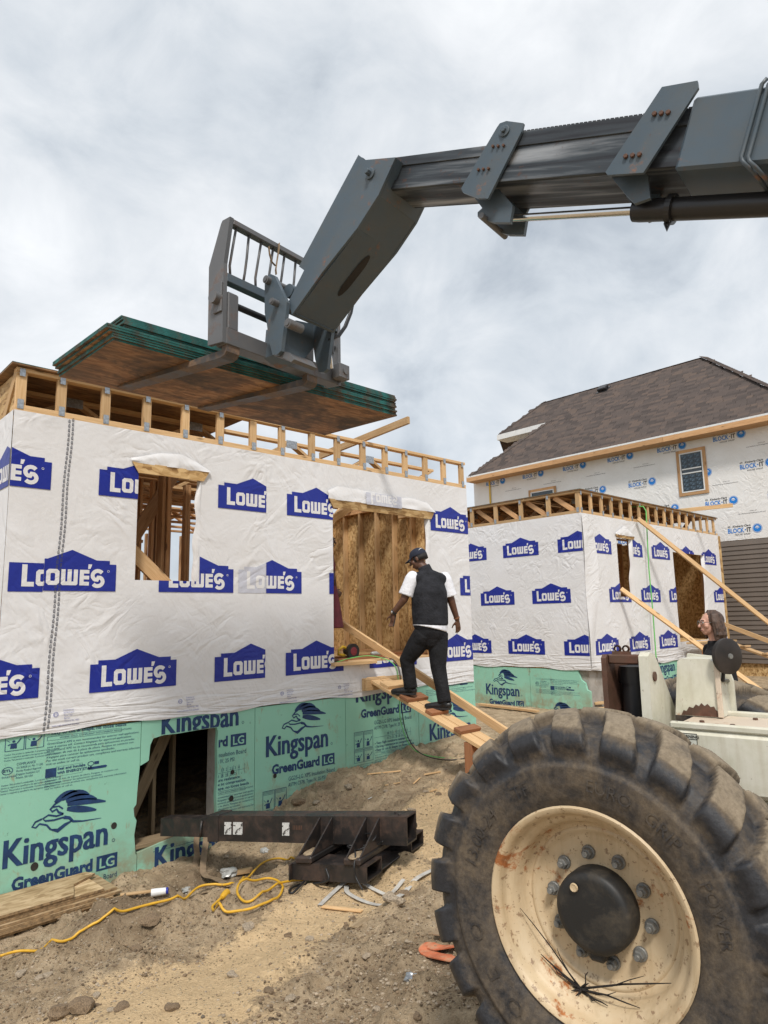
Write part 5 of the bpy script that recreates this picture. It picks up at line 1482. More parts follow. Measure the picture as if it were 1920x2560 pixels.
def fk(d, s, h): return mach(2.335 + d * math.cos(TAU) - h * math.sin(TAU), s, 3.305 + d * math.sin(TAU) + h * math.cos(TAU))
for s in (.37, 1.085):
    m_ = MB()
    prof = [(-.0, .14), (.045, .14), (.045, .0), (1.28, .0), (1.285, -.006), (1.28, -.014), (.5, -.038), (.06, -.048), (.02, -.040), (0, -.015)]
    m_.prism(prof, s, s + .105, lambda p, q, t: fk(p, t, q)); m_.build('fork', m_fork, carriage)
# bracket between boom head and carriage
brk = [(670, 790), (675, 750), (700, 700), (735, 685), (772, 700), (900, 975), (890, 1085), (838, 1480), (800, 1520), (752, 1522), (715, 1380), (690, 1180), (670, 1085)]
for s, nm in ((.565, 'bracket_plate'), (.985, 'bracket_plate')):
    m_ = MB(); m_.prism([atS(*zc(x, y), .565) for x, y in brk], s, s + .028, fz); m_.build(nm, m_boom, carriage)
bd = [(715, 1190), (860, 1090), (965, 1180), (990, 1270), (915, 1480), (840, 1500), (745, 1490)]
m_ = MB(); m_.prism([atF(*zc(x, y), 2.17) for x, y in [(870, 1190), (1000, 1165), (1270, 1225), (1230, 1385), (1060, 1590), (1010, 1612), (845, 1490)]], 2.17, 2.345, lambda p, q, t: mach(t, p, q)); m_.build('coupler_body', m_boom, carriage)
m_ = MB(); m_.prism([atS(*zc(x, y), .60) for x, y in [(760, 1490), (850, 1480), (930, 1500), (980, 1570), (950, 1600), (880, 1560), (770, 1535)]], .596, .80, fz); m_.build('coupler_foot', m_carr, carriage)
for (x, y), r, h in (((715, 755), .026, .03), ((800, 992), .022, .05), ((955, 1212), .030, .04)):
    f, z = atS(*zc(x, y), .562); m_ = MB(); m_.tube([mach(f, .562 - h, z), mach(f, 1.02 if y < 1100 else .64, z)], r, 18); m_.tube([mach(f, .562 - h - .006, z), mach(f, .562 - h, z)], r * .6, 12); m_.build('pin', m_carr, carriage, auto=40)
f, z = atS(*zc(880, 860), .62); m_ = MB(); m_.tube([mach(f - .02, .63, z), mach(f - .02, .92, z)], .045, 20); m_.build('link_tube', m_boom, carriage, auto=40)
# side-tilt cylinder on the right of the carriage
fa = 2.22
A_ = atF(*zc(1290, 1240), fa); B_ = atF(*zc(1345, 1510), fa); C_ = atF(*zc(1395, 1650), fa)
m_ = MB(); m_.tube([mach(fa - .05, A_[0], A_[1] + .03), mach(fa, B_[0], B_[1])], .033, 18); m_.build('tilt_cylinder', m_blk, carriage, auto=40)
m_ = MB(); m_.tube([mach(fa, B_[0], B_[1]), mach(fa + .03, C_[0], C_[1])], .014, 14); m_.build('tilt_rod', m_chrome, carriage, auto=40)
cbar('clevis', 1.33, 1.44, 3.36, 3.47, 2.24, 2.32)
m_ = MB(); m_.tube([mach(2.23, 1.39, 3.415), mach(2.33, 1.39, 3.415)], .024, 14); m_.build('pin', m_carr, carriage)
# hoses hanging from the head
for k in range(3):
    s = .99 + k * .012
    pts = [(1620, 740), (1600, 860), (1555, 1090), (1500, 1230), (1430, 1330), (1340, 1370 - k * 26)]
    m_ = MB(); m_.tube([mach(atF(*zc(x + k * 6, y), 2.0)[0] * 0 + 2.02, atF(*zc(x + k * 6, y), 2.02)[0], atF(*zc(x + k * 6, y), 2.02)[1]) for x, y in pts], .0105, 8); m_.build('hydraulic_hose', m_black_c, carriage, smooth=True)

# wheels
def tyre_mesh(n=560):
    half = [(.014, .316), (-.004, .330), (-.022, .365), (-.033, .41), (-.037, .455), (-.0375, .470), (-.030, .476), (-.027, .505), (-.016, .535), (.006, .560), (.04, .576), (.09, .584), (.12, .587), (.1425, .588)]
    prof = half + [(.285 - a, r) for a, r in half[-2::-1]]
    P_ = np.array(prof); L = np.concatenate([[0], np.cumsum(np.hypot(*np.diff(P_, axis=0).T))])
    m = 104; u = np.linspace(0, L[-1], m); A = np.interp(u, L, P_[:, 0]); Rr = np.interp(u, L, P_[:, 1])
    dA = np.gradient(A); dR = np.gradient(Rr); ln = np.hypot(dA, dR); nA, nR = -dR / ln, dA / ln
    s = np.sign(nR[m // 2]); nA, nR = nA * s, nR * s
    th_ = np.linspace(0, 2 * math.pi, n, endpoint=False); TH, UI = np.meshgrid(th_, np.arange(m), indexing='ij')
    a, r = A[UI], Rr[UI]; x = a - .1425
    NL = 21; hgt = np.zeros_like(a)
    ss = lambda e0, e1, v: (lambda t: t * t * (3 - 2 * t))(np.clip((v - e0) / (e1 - e0), 0, 1))
    for side in (-1, 1):
        ax = np.clip(-x * side if side < 0 else x, None, None) if False else x * side
        ph = (TH * NL / (2 * math.pi) + (0 if side < 0 else .5) + ax * 2.6) % 1.0 - .5
        dist = np.abs(ph) * 2 * math.pi / NL * r
        wid = .041 + .010 * ss(.05, .17, ax)
        bar = 1 - ss(wid, wid + .009, dist)
        ext = ss(-.012, .008, ax) * ss(.492, .545, r)
        hgt = np.maximum(hgt, bar * ext)
    amp = .046 * (.75 + .25 * ss(.53, .60, r))
    wear = .004 * (fbm(TH * 9, a * 14 + 4, 3, 77) - .5)
    D = hgt * amp + wear * (r > .49)
    a2 = a + nA[UI] * D; r2 = r + nR[UI] * D
    V = np.stack([a2, r2 * np.sin(TH), r2 * np.cos(TH)], -1).reshape(-1, 3)
    ii = np.arange(n * m).reshape(n, m); jj = np.roll(ii, -1, axis=0)
    Fc = np.stack([ii[:, :-1].ravel(), jj[:, :-1].ravel(), jj[:, 1:].ravel(), ii[:, 1:].ravel()], 1)
    mud = np.clip(.42 + .80 * ss(.02, .9, hgt) * ss(.56, .61, r2) + .16 * (r < .475) + .10 * (fbm(TH * 5, a * 8, 3, 55) - .5) * 4 - .30 * ss(.1, .6, hgt) * (1 - ss(.55, .60, r2)), 0, 1)
    return V, Fc, mud.ravel().astype(np.float32)
TV, TF, TMUD = tyre_mesh()
tyme = mesh('tyre', TV, TF, m_tyre, None, True)
_bm = bmesh.new(); _bm.from_mesh(tyme); bmesh.ops.recalc_face_normals(_bm, faces=_bm.faces); _bm.to_mesh(tyme); _bm.free()
_a = tyme.attributes.new('mud', 'FLOAT', 'POINT'); _a.data.foreach_set('value', TMUD)
def arc_text(mb, body, size, r0, ang0, a, bold=.0, mat=0):
    """raised letters round the sidewall"""
    V, Fc = text2d(body, size, 0, 0, bold)
    out = []
    for x, y in V:
        t = ang0 + x / r0; r = r0 + y
        out.append((a, -r * math.sin(t), r * math.cos(t)))
    n = len(out); mb.addf(out, [f[::-1] for f in Fc], mat)
def rim_prof():
    return [(.020, .312), (-.002, .322), (-.009, .330), (-.006, .338), (-.013, .340), (-.019, .334), (-.016, .322), (-.004, .313), (.012, .308), (.026, .304), (.036, .295), (.042, .284), (.062, .276), (.095, .268), (.108, .260), (.113, .250), (.108, .243), (.110, .235), (.118, .228), (.120, .215), (.120, .10)]
def wheel(f, s, sgn, name_t='tyre', full=True):
    """axle end at (f, s); sgn -1: outer side towards -s"""
    ax = MS * (-sgn) * -1 if False else (MS if sgn < 0 else -MS)
    z = Vector((0, 0, 1)); x = Vector(ax); y = z.cross(x)
    c = mach(f, s, .642)
    M = Matrix([[x.x, y.x, z.x, c[0]], [x.y, y.y, z.y, c[1]], [x.z, y.z, z.z, c[2]], [0, 0, 0, 1]])
    ty = add('tyre', tyme, th, M)
    fn = lambda a, r, t: (a, r * math.sin(t), r * math.cos(t))
    m_ = MB(); m_.lathe(rim_prof(), fn, 72, 0, False); rm = m_.build('rim', m_rim, th, M=M, auto=50)
    m_ = MB(); m_.lathe([(.119, .128), (.07, .128), (.048, .125), (.038, .117), (.034, .10), (.036, .085), (.034, .07), (.035, .01)], fn, 40, 0); m_.box((.05, -.03, -.150), (.112, .03, -.10), 0, .018)
    hb = m_.build('hub', m_hub, rm, M=M, auto=40)
    if full:
        m_ = MB(); m_.lathe([(.030, .014), (.024, .012), (.026, .006)], lambda a, r, t: (a, .052 + r * math.sin(t), .072 + r * math.cos(t)), 14); m_.build('drain_plug', m_rim, hb, M=M)
    for k in range(10):
        t = 2 * math.pi * (k + .3) / 10; p = (.119, .166 * math.sin(t), .166 * math.cos(t))
        m_ = MB(); hexnut(m_, p, (-1, 0, 0), .0225, .010, n=16, r2=.9); hexnut(m_, (.109, p[1], p[2]), (-1, 0, 0), .0175, .020); hexnut(m_, (.089, p[1], p[2]), (-1, 0, 0), .010, .012, n=10); m_.build('wheel_nut', m_nut, rm, M=M)
    if full:
        for tx, sz, r0, an in (('13.00-24', .062, .395, -78), ('TF', .062, .395, -33), ('EURO', .055, .40, 5), ('GRIP', .055, .40, 32), ('POWER', .05, .405, 62), ('O', .075, .385, -112), ('E', .075, .385, -129), ('O', .075, .385, -146)):
            m_ = MB(); arc_text(m_, tx, sz, r0, rad(an), -.0372 if r0 > .39 else -.0365); lo = m_.build('sidewall_lettering', m_tyre, ty, M=M); tag(lo, kind='stuff'); la = lo.data.attributes.new('mud', 'FLOAT', 'POINT'); la.data.foreach_set('value', np.full(len(lo.data.vertices), .42, np.float32))
    return ty
wheel(0, 0.0, -1)
wheel(0, 1.76, 1, full=False)
wheel(-2.75, 0.0, -1, full=False); wheel(-2.75, 1.76, 1, full=False)
# axles, chassis, deck
for f in (0, -2.75):
    m_ = MB(); m_.tube([mach(f, .10, .642), mach(f, .42, .642), mach(f, .55, .66), mach(f, 1.22, .66), mach(f, 1.34, .642), mach(f, 1.66, .642)], [.12, .12, .10, .10, .12, .12], 20); m_.build('axle', m_blk, th, auto=40)
def mbox(name, f0, f1, s0, s1, z0, z1, mat, c=.012, par=None):
    m_ = MB(); m_.box((f0, s0, z0), (f1, s1, z1), 0, c, lambda p: mach(*p)); return m_.build(name, mat, par or th)
mbox('chassis_frame', -3.3, -.10, .60, 1.03, .93, 1.155, m_mwhite, .016)
mbox('chassis_beam', -3.3, -.14, .64, .99, .62, .925, m_mwhite, .012)
mbox('deck_plate', -3.2, -.13, .635, .995, 1.157, 1.163, m_mdeck, .001)
for s in (.602, 1.002): mbox('deck_lip', -3.2, -.12, s, s + .026, 1.156, 1.182, m_mwhite, .010)
for k, (f, s) in enumerate(((-.16, .70), (-.20, .76), (-.32, .72), (-.45, .82), (-.5, .68), (-.36, .93))):
    m_ = MB(); hexnut(m_, mach(f, s, 1.163), (0, 0, 1), .010, .008); m_.build('bolt', m_rustblk, th)
# front cylinder tower: two cross plates with a black cylinder between them
pl_w = [(.70, .98), (1.02, .98), (1.02, 1.18), (.86, 1.36), (.80, 1.42), (.74, 1.435), (.71, 1.42)]
m_ = MB(); m_.prism(pl_w, -.025, .015, lambda p, q, t: mach(t, p, q)); tw = m_.build('cylinder_mount', m_mwhite, th)
m_ = MB(); m_.prism([(.70, .9), (.98, .9), (.98, 1.40), (.72, 1.425), (.70, 1.41)], .150, .172, lambda p, q, t: mach(t, p, q)); m_.build('mount_plate', m_rustblk, tw)
mbox('mount_bar', .016, .149, .72, .76, 1.385, 1.425, m_rustblk, .006, tw)
mbox('mount_back', .016, .149, .95, .97, .9, 1.40, m_blk, .004, tw)
m_ = MB(); m_.tube([mach(.082, .84, .62), mach(.082, .84, 1.30)], .055, 24); m_.tube([mach(.082, .84, 1.30), mach(.082, .84, 1.37)], .062, 24); m_.build('levelling_cylinder', m_blk, tw, auto=40)
m_ = MB()
for k in range(2):
    m_.lathe([(.0, .016), (.008, .017), (.008, .010), (.0, .009)], lambda a, r, t, k=k: mach(.075 + k * .036 + r * math.cos(t), .735 + a, 1.448 + r * math.sin(t)), 16, 0, False)
m_.box((.055, .735, 1.424), (.135, .743, 1.438), 0, 0, lambda p: mach(*p)); m_.build('lifting_lug', m_rustblk, tw)
m_ = MB(); m_.tube([mach(-.026, .765, 1.335), mach(-.032, .765, 1.335)], .020, 16); m_.build('pin', m_rustblk, tw)
# white sheet-metal cover behind it, torn and rusted at the foot, with a lamp on its right
cov = [(-.20, 1.165), (-.245, 1.165), (-.29, 1.25), (-.275, 1.40), (-.265, 1.405), (-.10, 1.405), (-.085, 1.395), (-.10, 1.26), (-.09, 1.165), (-.14, 1.165)]
m_ = MB(); m_.prism([(-.245, 1.166), (-.235, 1.385), (-.215, 1.402), (-.10, 1.402), (-.085, 1.39), (-.06, 1.166)], .90, 1.06, fz); cv = m_.build('valve_cover', m_mwhite, th)
m_ = MB(); m_.prism([(-.262, 1.164), (-.262, 1.30), (-.235, 1.40), (-.085, 1.415), (-.05, 1.30), (-.03, 1.164)], 1.063, 1.085, fz); m_.build('cover_side', m_mwhite, cv)
m_ = MB(); m_.prism([(-.236, 1.168), (-.231, 1.190), (-.222, 1.196), (-.217, 1.210), (-.203, 1.207), (-.192, 1.219), (-.180, 1.210), (-.168, 1.221), (-.158, 1.208), (-.146, 1.214), (-.134, 1.199), (-.118, 1.203), (-.107, 1.185), (-.095, 1.188), (-.085, 1.168)], .8975, .8985, fz); m_.build('rust_hole', m_rustblk, cv)
mbox('cover_edge', -.252, -.232, .885, .899, 1.168, 1.40, m_mdeck, .002, cv)
f, z = -.31, 1.405
dc = on_plane(1811, 1640, mach(-.27, 0, 0), MF); s_d, z_d = float((dc - MO) @ MS), float(dc[2])
m_ = MB(); axd = -(MF * .85 + MS * .527)
xx = np.array([axd[1], -axd[0], 0]); 
fnd = lambda a, r, t: dc + axd * a + xx * r * math.cos(t) + np.array([0, 0, 1]) * r * math.sin(t)
m_.lathe([(.0, .066), (.006, .073), (.022, .073), (.026, .065), (.030, .02), (.030, .018)], fnd, 40); lamp = m_.build('work_lamp', m_lamp, th, auto=40)
m_ = MB(); m_.lathe([(.0302, .012), (.036, .010), (.037, .003)], fnd, 12); m_.build('lamp_knob', m_nut, lamp)
m_ = MB(); m_.tube([dc - axd * .0, dc - axd * .02 + np.array([0, 0, -.10]), mach(-.24, 1.08, 1.30)], .008, 8); m_.build('lamp_arm', m_blk, lamp)
# warning decal
wd = P2(); wd.rect(0, 0, .11, .135, 0, 0); wd.frame(0, 0, .11, .135, .003, 1, 1); wd.rect(.003, .106, .107, .109, 1, 1)
wd.text('WARNING', .019, .026, .113, 1, 1, bold=.0006); wd.poly([(.005, .111), (.022, .111), (.0135, .130)], 1, 1)
wd.stroke([(.03, .085), (.055, .092), (.085, .065)], .006, 1, 1); wd.rect(.055, .048, .095, .062, 1, 1); wd.disc(.062, .045, .007, 1, 1, 10); wd.disc(.089, .045, .007, 1, 1, 10); wd.ring(.026, .085, .009, .002, 1, 1)
wd.rect(.003, .036, .107, .038, 1, 1)
for j, t in enumerate(('ELECTROCUTION HAZARD', 'KEEP CLEAR')): wd.text(t, .009, .006, .024 - j * .012, 1, 1)
FD = Face(mach(-.13, .60, 1.0) * np.array([1, 1, 0]), -MF, -MS)
wd.build('warning_decal', [m_decal, m_ink], th, FD, .004, 1.038, .78, .002, .001)
# rear: body, boom tower
mbox('engine_cover', -3.6, -1.4, 1.06, 1.74, .85, 1.55, m_mwhite, .05); mbox('counterweight', -3.75, -3.32, .25, 1.5, .6, 1.35, m_blk, .04)
m_ = MB(); m_.prism([(-5.0, 1.0), (-3.4, 1.0), (-3.5, 1.5), (-4.4, 2.28), (-4.7, 2.28)], .56, .60, fz); m_.build('boom_tower', m_mwhite, th)
m_ = MB(); m_.prism([(-5.0, 1.0), (-3.4, 1.0), (-3.5, 1.5), (-4.4, 2.28), (-4.7, 2.28)], .98, 1.02, fz); m_.build('boom_tower', m_mwhite, th)
mbox('rear_frame', -5.0, -3.3, .62, .97, .62, 1.15, m_mwhite)
m_ = MB(); m_.tube([mach(-4.55, .5, 2.07), mach(-4.55, 1.08, 2.07)], .05, 16); m_.build('boom_pivot', m_blk, th)

# strap hanging on the guard
m_ = MB()
L_ = [(820, 365), (815, 440), (800, 540), (785, 640), (790, 690)]
pth = [mach(2.26, *atF(*zc(x, y), 2.26)) for x, y in L_]; m_.tube(pth, .011, 8, flat=.2)
pth = [mach(2.255, *atF(*zc(x, y), 2.255)) for x, y in [(712, 400), (722, 480), (745, 560), (782, 600)]]; m_.tube(pth, .010, 8, flat=.2)
gs = m_.build('webbing_strap', m_strapb, None); tag(gs, 'tan webbing strap looped over the fork carriage guard', 'strap')

# twiggy root caught in the near rim
m_ = MB(); rc = mach(.0, 0, .642)
cpx = on_plane(1452, 2472, MO + MS * .075, MS)
cpx = np.array(cpx)
for (u, v, r) in ((1352, 2385, .0022), (1300, 2270, .0016), (1380, 2412, .0018), (1392, 2370, .0016), (1520, 2515, .0022), (1600, 2520, .0020), (1678, 2458, .0022), (1540, 2480, .0018), (1610, 2440, .0016), (1470, 2430, .002), (1490, 2500, .002)):
    e = np.array(on_plane(u, v, MO + MS * .055, MS)); mid = (cpx + e) / 2 + np.array([0, 0, random.uniform(-.012, .006)])
    m_.tube([cpx, cpx * .75 + mid * .25 + RNG.normal(0, .002, 3), mid + RNG.normal(0, .004, 3), e * .6 + mid * .4 + RNG.normal(0, .003, 3), e], [r * 2.4, r * 1.6, r * 1.3, r, r * .5], 6)
for k in range(14):
    dv = RNG.normal(0, 1, 3); dv /= np.linalg.norm(dv); m_.tube([cpx, cpx + dv * .018, cpx + dv * random.uniform(.020, .036) + RNG.normal(0, .004, 3)], [.005, .003, .001], 5)
tag(m_.build('dry_root', m_root), 'black tangle of dry roots lying in the cream wheel rim', 'root')

# ------------------------------------------------------------------ panels on the forks
E1 = np.array(MS) * .99 - np.array([MF[0] * math.cos(TAU), MF[1] * math.cos(TAU), math.sin(TAU)]) * .1426
FP = np.array([MF[0] * math.cos(TAU), MF[1] * math.cos(TAU), math.sin(TAU)])
E1 = MS * .99 - FP * .1426; E2 = MS * .1426 + FP * .99; E3 = np.cross(E1, E2)
base = fk(0, 0, .0015); corner = on_plane(283, 850, base, E3)
corner = corner
mix = [m_osbd, m_teal]
def sheet(name, M, L, W, T, mats, label, cat, group, seedv):
    V, Fc = cbox(L, W, T, .0015)
    mi = []
    for f in Fc:
        n = np.cross(np.array(V[f[1]]) - np.array(V[f[0]]), np.array(V[f[2]]) - np.array(V[f[0]])); n /= np.linalg.norm(n)
        mi.append(0 if n[2] < -.9 else 1)
    o = add(name, mesh(name, V, Fc, mats, mi), None, M); tag(o, label, cat, group); return o
T_ = .0142
rr = random.Random(11)
offs = [(0, 0)] + [(-.012 * k + rr.uniform(-.015, .015), -.006 * k + rr.uniform(-.012, .010)) for k in range(1, 6)] + [(.10 + rr.uniform(-.015, .015), .12 + rr.uniform(-.010, .010)) for k in range(9)]
for k, (da, db) in enumerate(offs):
    L = 2.44; Wd = 1.0
    c = corner + E1 * (L / 2 + da) + E2 * (Wd / 2 + db) + E3 * (T_ / 2 + k * (T_ + .0009))
    rz = rr.uniform(-.006, .006)
    Mr = Matrix([[E1[0], E2[0], E3[0], c[0]], [E1[1], E2[1], E3[1], c[1]], [E1[2], E2[2], E3[2], c[2]], [0, 0, 0, 1]]) @ Matrix.Rotation(rz, 4, 'Z')
    lab = 'lowest muddy-bottomed green-edged sheet lying on the fork blades' if k == 0 else ('topmost green-edged sheet of the stack carried on the forks' if k == len(offs) - 1 else ('green-edged sheet in the jutting lower half of the carried stack' if k < 6 else 'green-edged sheet in the set-back upper half of the carried stack'))
    sheet('sheathing_sheet', Mr, L, Wd, T_ + .0006, mix, lab, 'panel', 'sheathing sheets on the forks', k)
# ------------------------------------------------------------------ ramp to the doorway
RX0, RX1 = 5.52, 5.82
def zr(y): return .925 - .347 * (6.3 - y)
ramp = empty('ramp', (5.67, 4.6, zg(5.67, 4.6)), 'sloping plank ramp with nailed cleats leading up to the doorway', 'ramp', 'plank ramps')
rn = Vector((0, -.347, 1)).normalized()
yb = 3.62
def rpos(x, y, h): return tuple(Vector((x, y, zr(y))) + rn * h)
board('plank', rpos(RX0 + .072, 6.235, -.019), rpos(RX0 + .072, yb, -.019), .14, .038, m_wood, ramp, up=tuple(rn))
board('plank', rpos(RX1 - .072, 6.235, -.019), rpos(RX1 - .072, yb + .05, -.019), .14, .038, m_wood, ramp, up=tuple(rn))
for y, x0, x1, t in ((5.95, 5.53, 5.90, .038), (5.60, 5.50, 5.84, .038), (5.24, 5.52, 5.80, .038), (4.82, 5.50, 5.83, .038), (4.40, 5.52, 5.84, .038), (4.0, 5.5, 5.82, .038)):
    board('cleat', rpos(x0, y, .020), rpos(x1, y, .020), .14 if y > 5.5 else .10, t, m_woodr if y < 5.9 else m_wood, ramp, up=tuple(rn))
for x in (RX0 + .05, RX1 - .05):
    board('post', (x, 4.70, zg(x, 4.7) - .03), (x, 4.70, zr(4.70) - .045), .10, .09, m_woodr, ramp, up=(1, 0, 0))
board('ledger', (5.44, 6.21, .825), (6.06, 6.21, .825), .14, .038, m_wood, ramp, up=(0, 1, 0))
board('ledger', (5.45, 6.17, .82), (6.04, 6.17, .82), .13, .038, m_wood, ramp, up=(0, 1, 0))
rl0 = atX(852, 1556, 6.02); rl1 = atX(1280, 1840, 6.02)
# long rail plank lying from inside the doorway down beside the ramp
rb0 = np.array([6.02, 7.05, 0]); rb0[2] = rl0[2] + (rl1[2] - rl0[2]) * (7.05 - rl0[1]) / (rl1[1] - rl0[1])
sl_r = (rl1[2] - rl0[2]) / (rl1[1] - rl0[1])
zf = lambda y: rl0[2] + sl_r * (y - rl0[1])
yg = 4.35
while zf(yg) > zg(6.02, yg) + .03: yg -= .03
o = board('long_plank', (6.02, rl0[1] + .02, zf(rl0[1])), (6.02, yg, zf(yg)), .045, .09, m_wood, None, up=(0, -sl_r, 1))
tag(o, 'long pale board slanting from the open doorway down to the soil', 'board')
# boards lying on the sill and the floor inside the doorway
for k, (p, q, w, t, lab) in enumerate((((5.00, 6.24, 1.083), (5.62, 6.20, 1.083), .12, .038, 'short offcut board jutting over the door sill by the wall edge'), ((5.35, 6.33, 1.086), (6.70, 6.36, 1.086), .089, .038, 'pale board laid along the door sill'), ((5.3, 6.75, 1.086), (7.2, 6.62, 1.086), .089, .038, 'reddish board lying on the floor behind the door sill'), ((5.5, 7.15, 1.086), (7.3, 7.25, 1.086), .089, .038, 'board on the floor below the bare studs'))):
    o = board('loose_board', p, q, w, t, m_wood if k < 2 else m_woodr, None); tag(o, lab, 'board')

# ------------------------------------------------------------------ people
def ellip(c, axes, rad_, n=16, m=10):
    V = []; c = np.array(c, float); A = [np.array(a, float) for a in axes]
    for i in range(1, m):
        ph = math.pi * i / m
        for j in range(n):
            t = 2 * math.pi * j / n
            V.append(c + A[0] * rad_[0] * math.sin(ph) * math.cos(t) + A[1] * rad_[1] * math.sin(ph) * math.sin(t) + A[2] * rad_[2] * math.cos(ph))
    V += [c + A[2] * rad_[2], c - A[2] * rad_[2]]
    Fc = [[i * n + j, (i + 1) * n + j, (i + 1) * n + (j + 1) % n, i * n + (j + 1) % n] for i in range(m - 2) for j in range(n)]
    T, B = len(V) - 2, len(V) - 1
    Fc += [[T, j, (j + 1) % n] for j in range(n)] + [[B, (m - 2) * n + (j + 1) % n, (m - 2) * n + j] for j in range(n)]
    return V, Fc
def limb(mb, pts, rads, ref=(1, 0, 0), n=16, round_=True):
    """closed, tapering limb; rads: r or (r across ref, r other)"""
    pts = [np.array(p, float) for p in pts]; rads = [(r, r) if not hasattr(r, '__len__') else r for r in rads]
    if round_:
        d0 = pts[0] - pts[1]; d0 /= np.linalg.norm(d0); d1 = pts[-1] - pts[-2]; d1 /= np.linalg.norm(d1)
        def ends(p, d, r):
            m = min(r); return [(p + d * m * .92, (r[0] * .30, r[1] * .30)), (p + d * m * .62, (r[0] * .76, r[1] * .76))]
        e0 = ends(pts[0], d0, rads[0]); e1 = ends(pts[-1], d1, rads[-1])[::-1]
        pts = [e0[0][0], e0[1][0]] + pts + [e1[0][0], e1[1][0]]; rads = [e0[0][1], e0[1][1]] + rads + [e1[0][1], e1[1][1]]
    V = []; k = len(pts); rf = np.array(ref, float)
    for i, p in enumerate(pts):
        t = pts[min(i + 1, k - 1)] - pts[max(i - 1, 0)]; t /= np.linalg.norm(t) + 1e-9
        a = rf - t * np.dot(rf, t)
        if np.linalg.norm(a) < .05: a = np.cross(t, [0, 0, 1.0]); 
        a /= np.linalg.norm(a); b = np.cross(t, a)
        for j in range(n):
            q = 2 * math.pi * j / n; V.append(p + a * rads[i][0] * math.cos(q) + b * rads[i][1] * math.sin(q))
    Fc = [[i * n + j, i * n + (j + 1) % n, (i + 1) * n + (j + 1) % n, (i + 1) * n + j] for i in range(k - 1) for j in range(n)]
    Fc += [list(range(n))[::-1], list(range((k - 1) * n, k * n))]
    mb.addf(V, Fc)
def fuse(mb, name, mat, parent, voxel=.008, smooth=3, mats_fn=None):
    """join overlapping pieces into one continuous skin"""
    me = mesh(name, mb.v, mb.f, mat)
    bm = bmesh.new(); bm.from_mesh(me); bmesh.ops.recalc_face_normals(bm, faces=bm.faces); bm.to_mesh(me); bm.free()
    o = bpy.data.objects.new(name, me); COL.objects.link(o)
    r = o.modifiers.new('r', 'REMESH'); r.mode = 'VOXEL'; r.voxel_size = voxel
    s = o.modifiers.new('s', 'SMOOTH'); s.iterations = smooth; s.factor = .5
    dg = bpy.context.evaluated_depsgraph_get(); dg.update()
    me2 = bpy.data.meshes.new_from_object(o.evaluated_get(dg))
    bpy.data.objects.remove(o); bpy.data.meshes.remove(me)
    me2.name = name; me2.materials.clear(); me2.materials.append(mat)
    me2.polygons.foreach_set('use_smooth', [True] * len(me2.polygons))
    return add(name, me2, parent)
def hand(mb, wrist, palm_dir, side, thumb_side, curl=.35, s=1.0):
    """palm and five separate fingers; side = across the palm (towards the little finger), thumb on the other side"""
    w = np.array(wrist, float); d = np.array(palm_dir, float); d /= np.linalg.norm(d)
    a = np.array(side, float); a -= d * np.dot(a, d); a /= np.linalg.norm(a); nrm_ = np.cross(d, a) * thumb_side
    limb(mb, [w, w + d * .05 * s, w + d * .085 * s], [(.027 * s, .018 * s), (.038 * s, .017 * s), (.040 * s, .015 * s)], a, 12)
    for i, (off, L) in enumerate(((-.030, .068), (-.010, .078), (.011, .073), (.031, .057))):
        p0 = w + d * .085 * s + a * off * s; L *= s
        dirs = [d * math.cos(curl * (j + .4)) + nrm_ * math.sin(curl * (j + .4)) + a * off * 1.5 for j in range(3)]
        p1 = p0 + dirs[0] * L * .45; p2 = p1 + dirs[1] * L * .32; p3 = p2 + dirs[2] * L * .23
        limb(mb, [p0, p1, p2, p3], [.0095 * s, .0088 * s, .008 * s, .007 * s], a, 8)
    t0 = w + d * .028 * s - a * .028 * s
    td = d * .62 - a * .62 + nrm_ * .45; td /= np.linalg.norm(td); t1 = t0 + td * .042 * s; t2 = t1 + (td * .6 + d * .5) * .034 * s
    limb(mb, [t0, t1, t2], [.013 * s, .0105 * s, .0085 * s], a, 8)
def head(mb, c, fwd, up, s=1.0):
    """cranium, jaw, nose, lips, ears"""
    f = np.array(fwd, float); f /= np.linalg.norm(f); u = np.array(up, float); u -= f * np.dot(u, f); u /= np.linalg.norm(u); r = np.cross(f, u); c = np.array(c, float)
    P_ = lambda x, y, z: c + (r * x + f * y + u * z) * s
    for cc, rr_ in (((0, -.008, .03), (.075, .094, .092)), ((0, .030, -.035), (.060, .060, .072)), ((0, .052, -.082), (.034, .032, .026)), ((0, .082, .018), (.052, .018, .034))):
        mb.addf(*ellip(P_(*cc), (r, f, u), [x * s for x in rr_]))
    limb(mb, [P_(0, .092, .022), P_(0, .106, -.006), P_(0, .116, -.024)], [.010 * s, .012 * s, .015 * s], r, 8)      # nose
    mb.addf(*ellip(P_(0, .088, -.055), (r, f, u), [.026 * s, .014 * s, .008 * s])); mb.addf(*ellip(P_(0, .086, -.069), (r, f, u), [.023 * s, .013 * s, .008 * s]))
    for sg in (-1, 1):
        mb.addf(*ellip(P_(.075 * sg, -.004, -.004), (r, f, u), [.010 * s, .020 * s, .032 * s]))
        mb.addf(*ellip(P_(.042 * sg, .062, -.02), (r, f, u), [.026 * s, .026 * s, .026 * s]))
    return P_, r, f, u
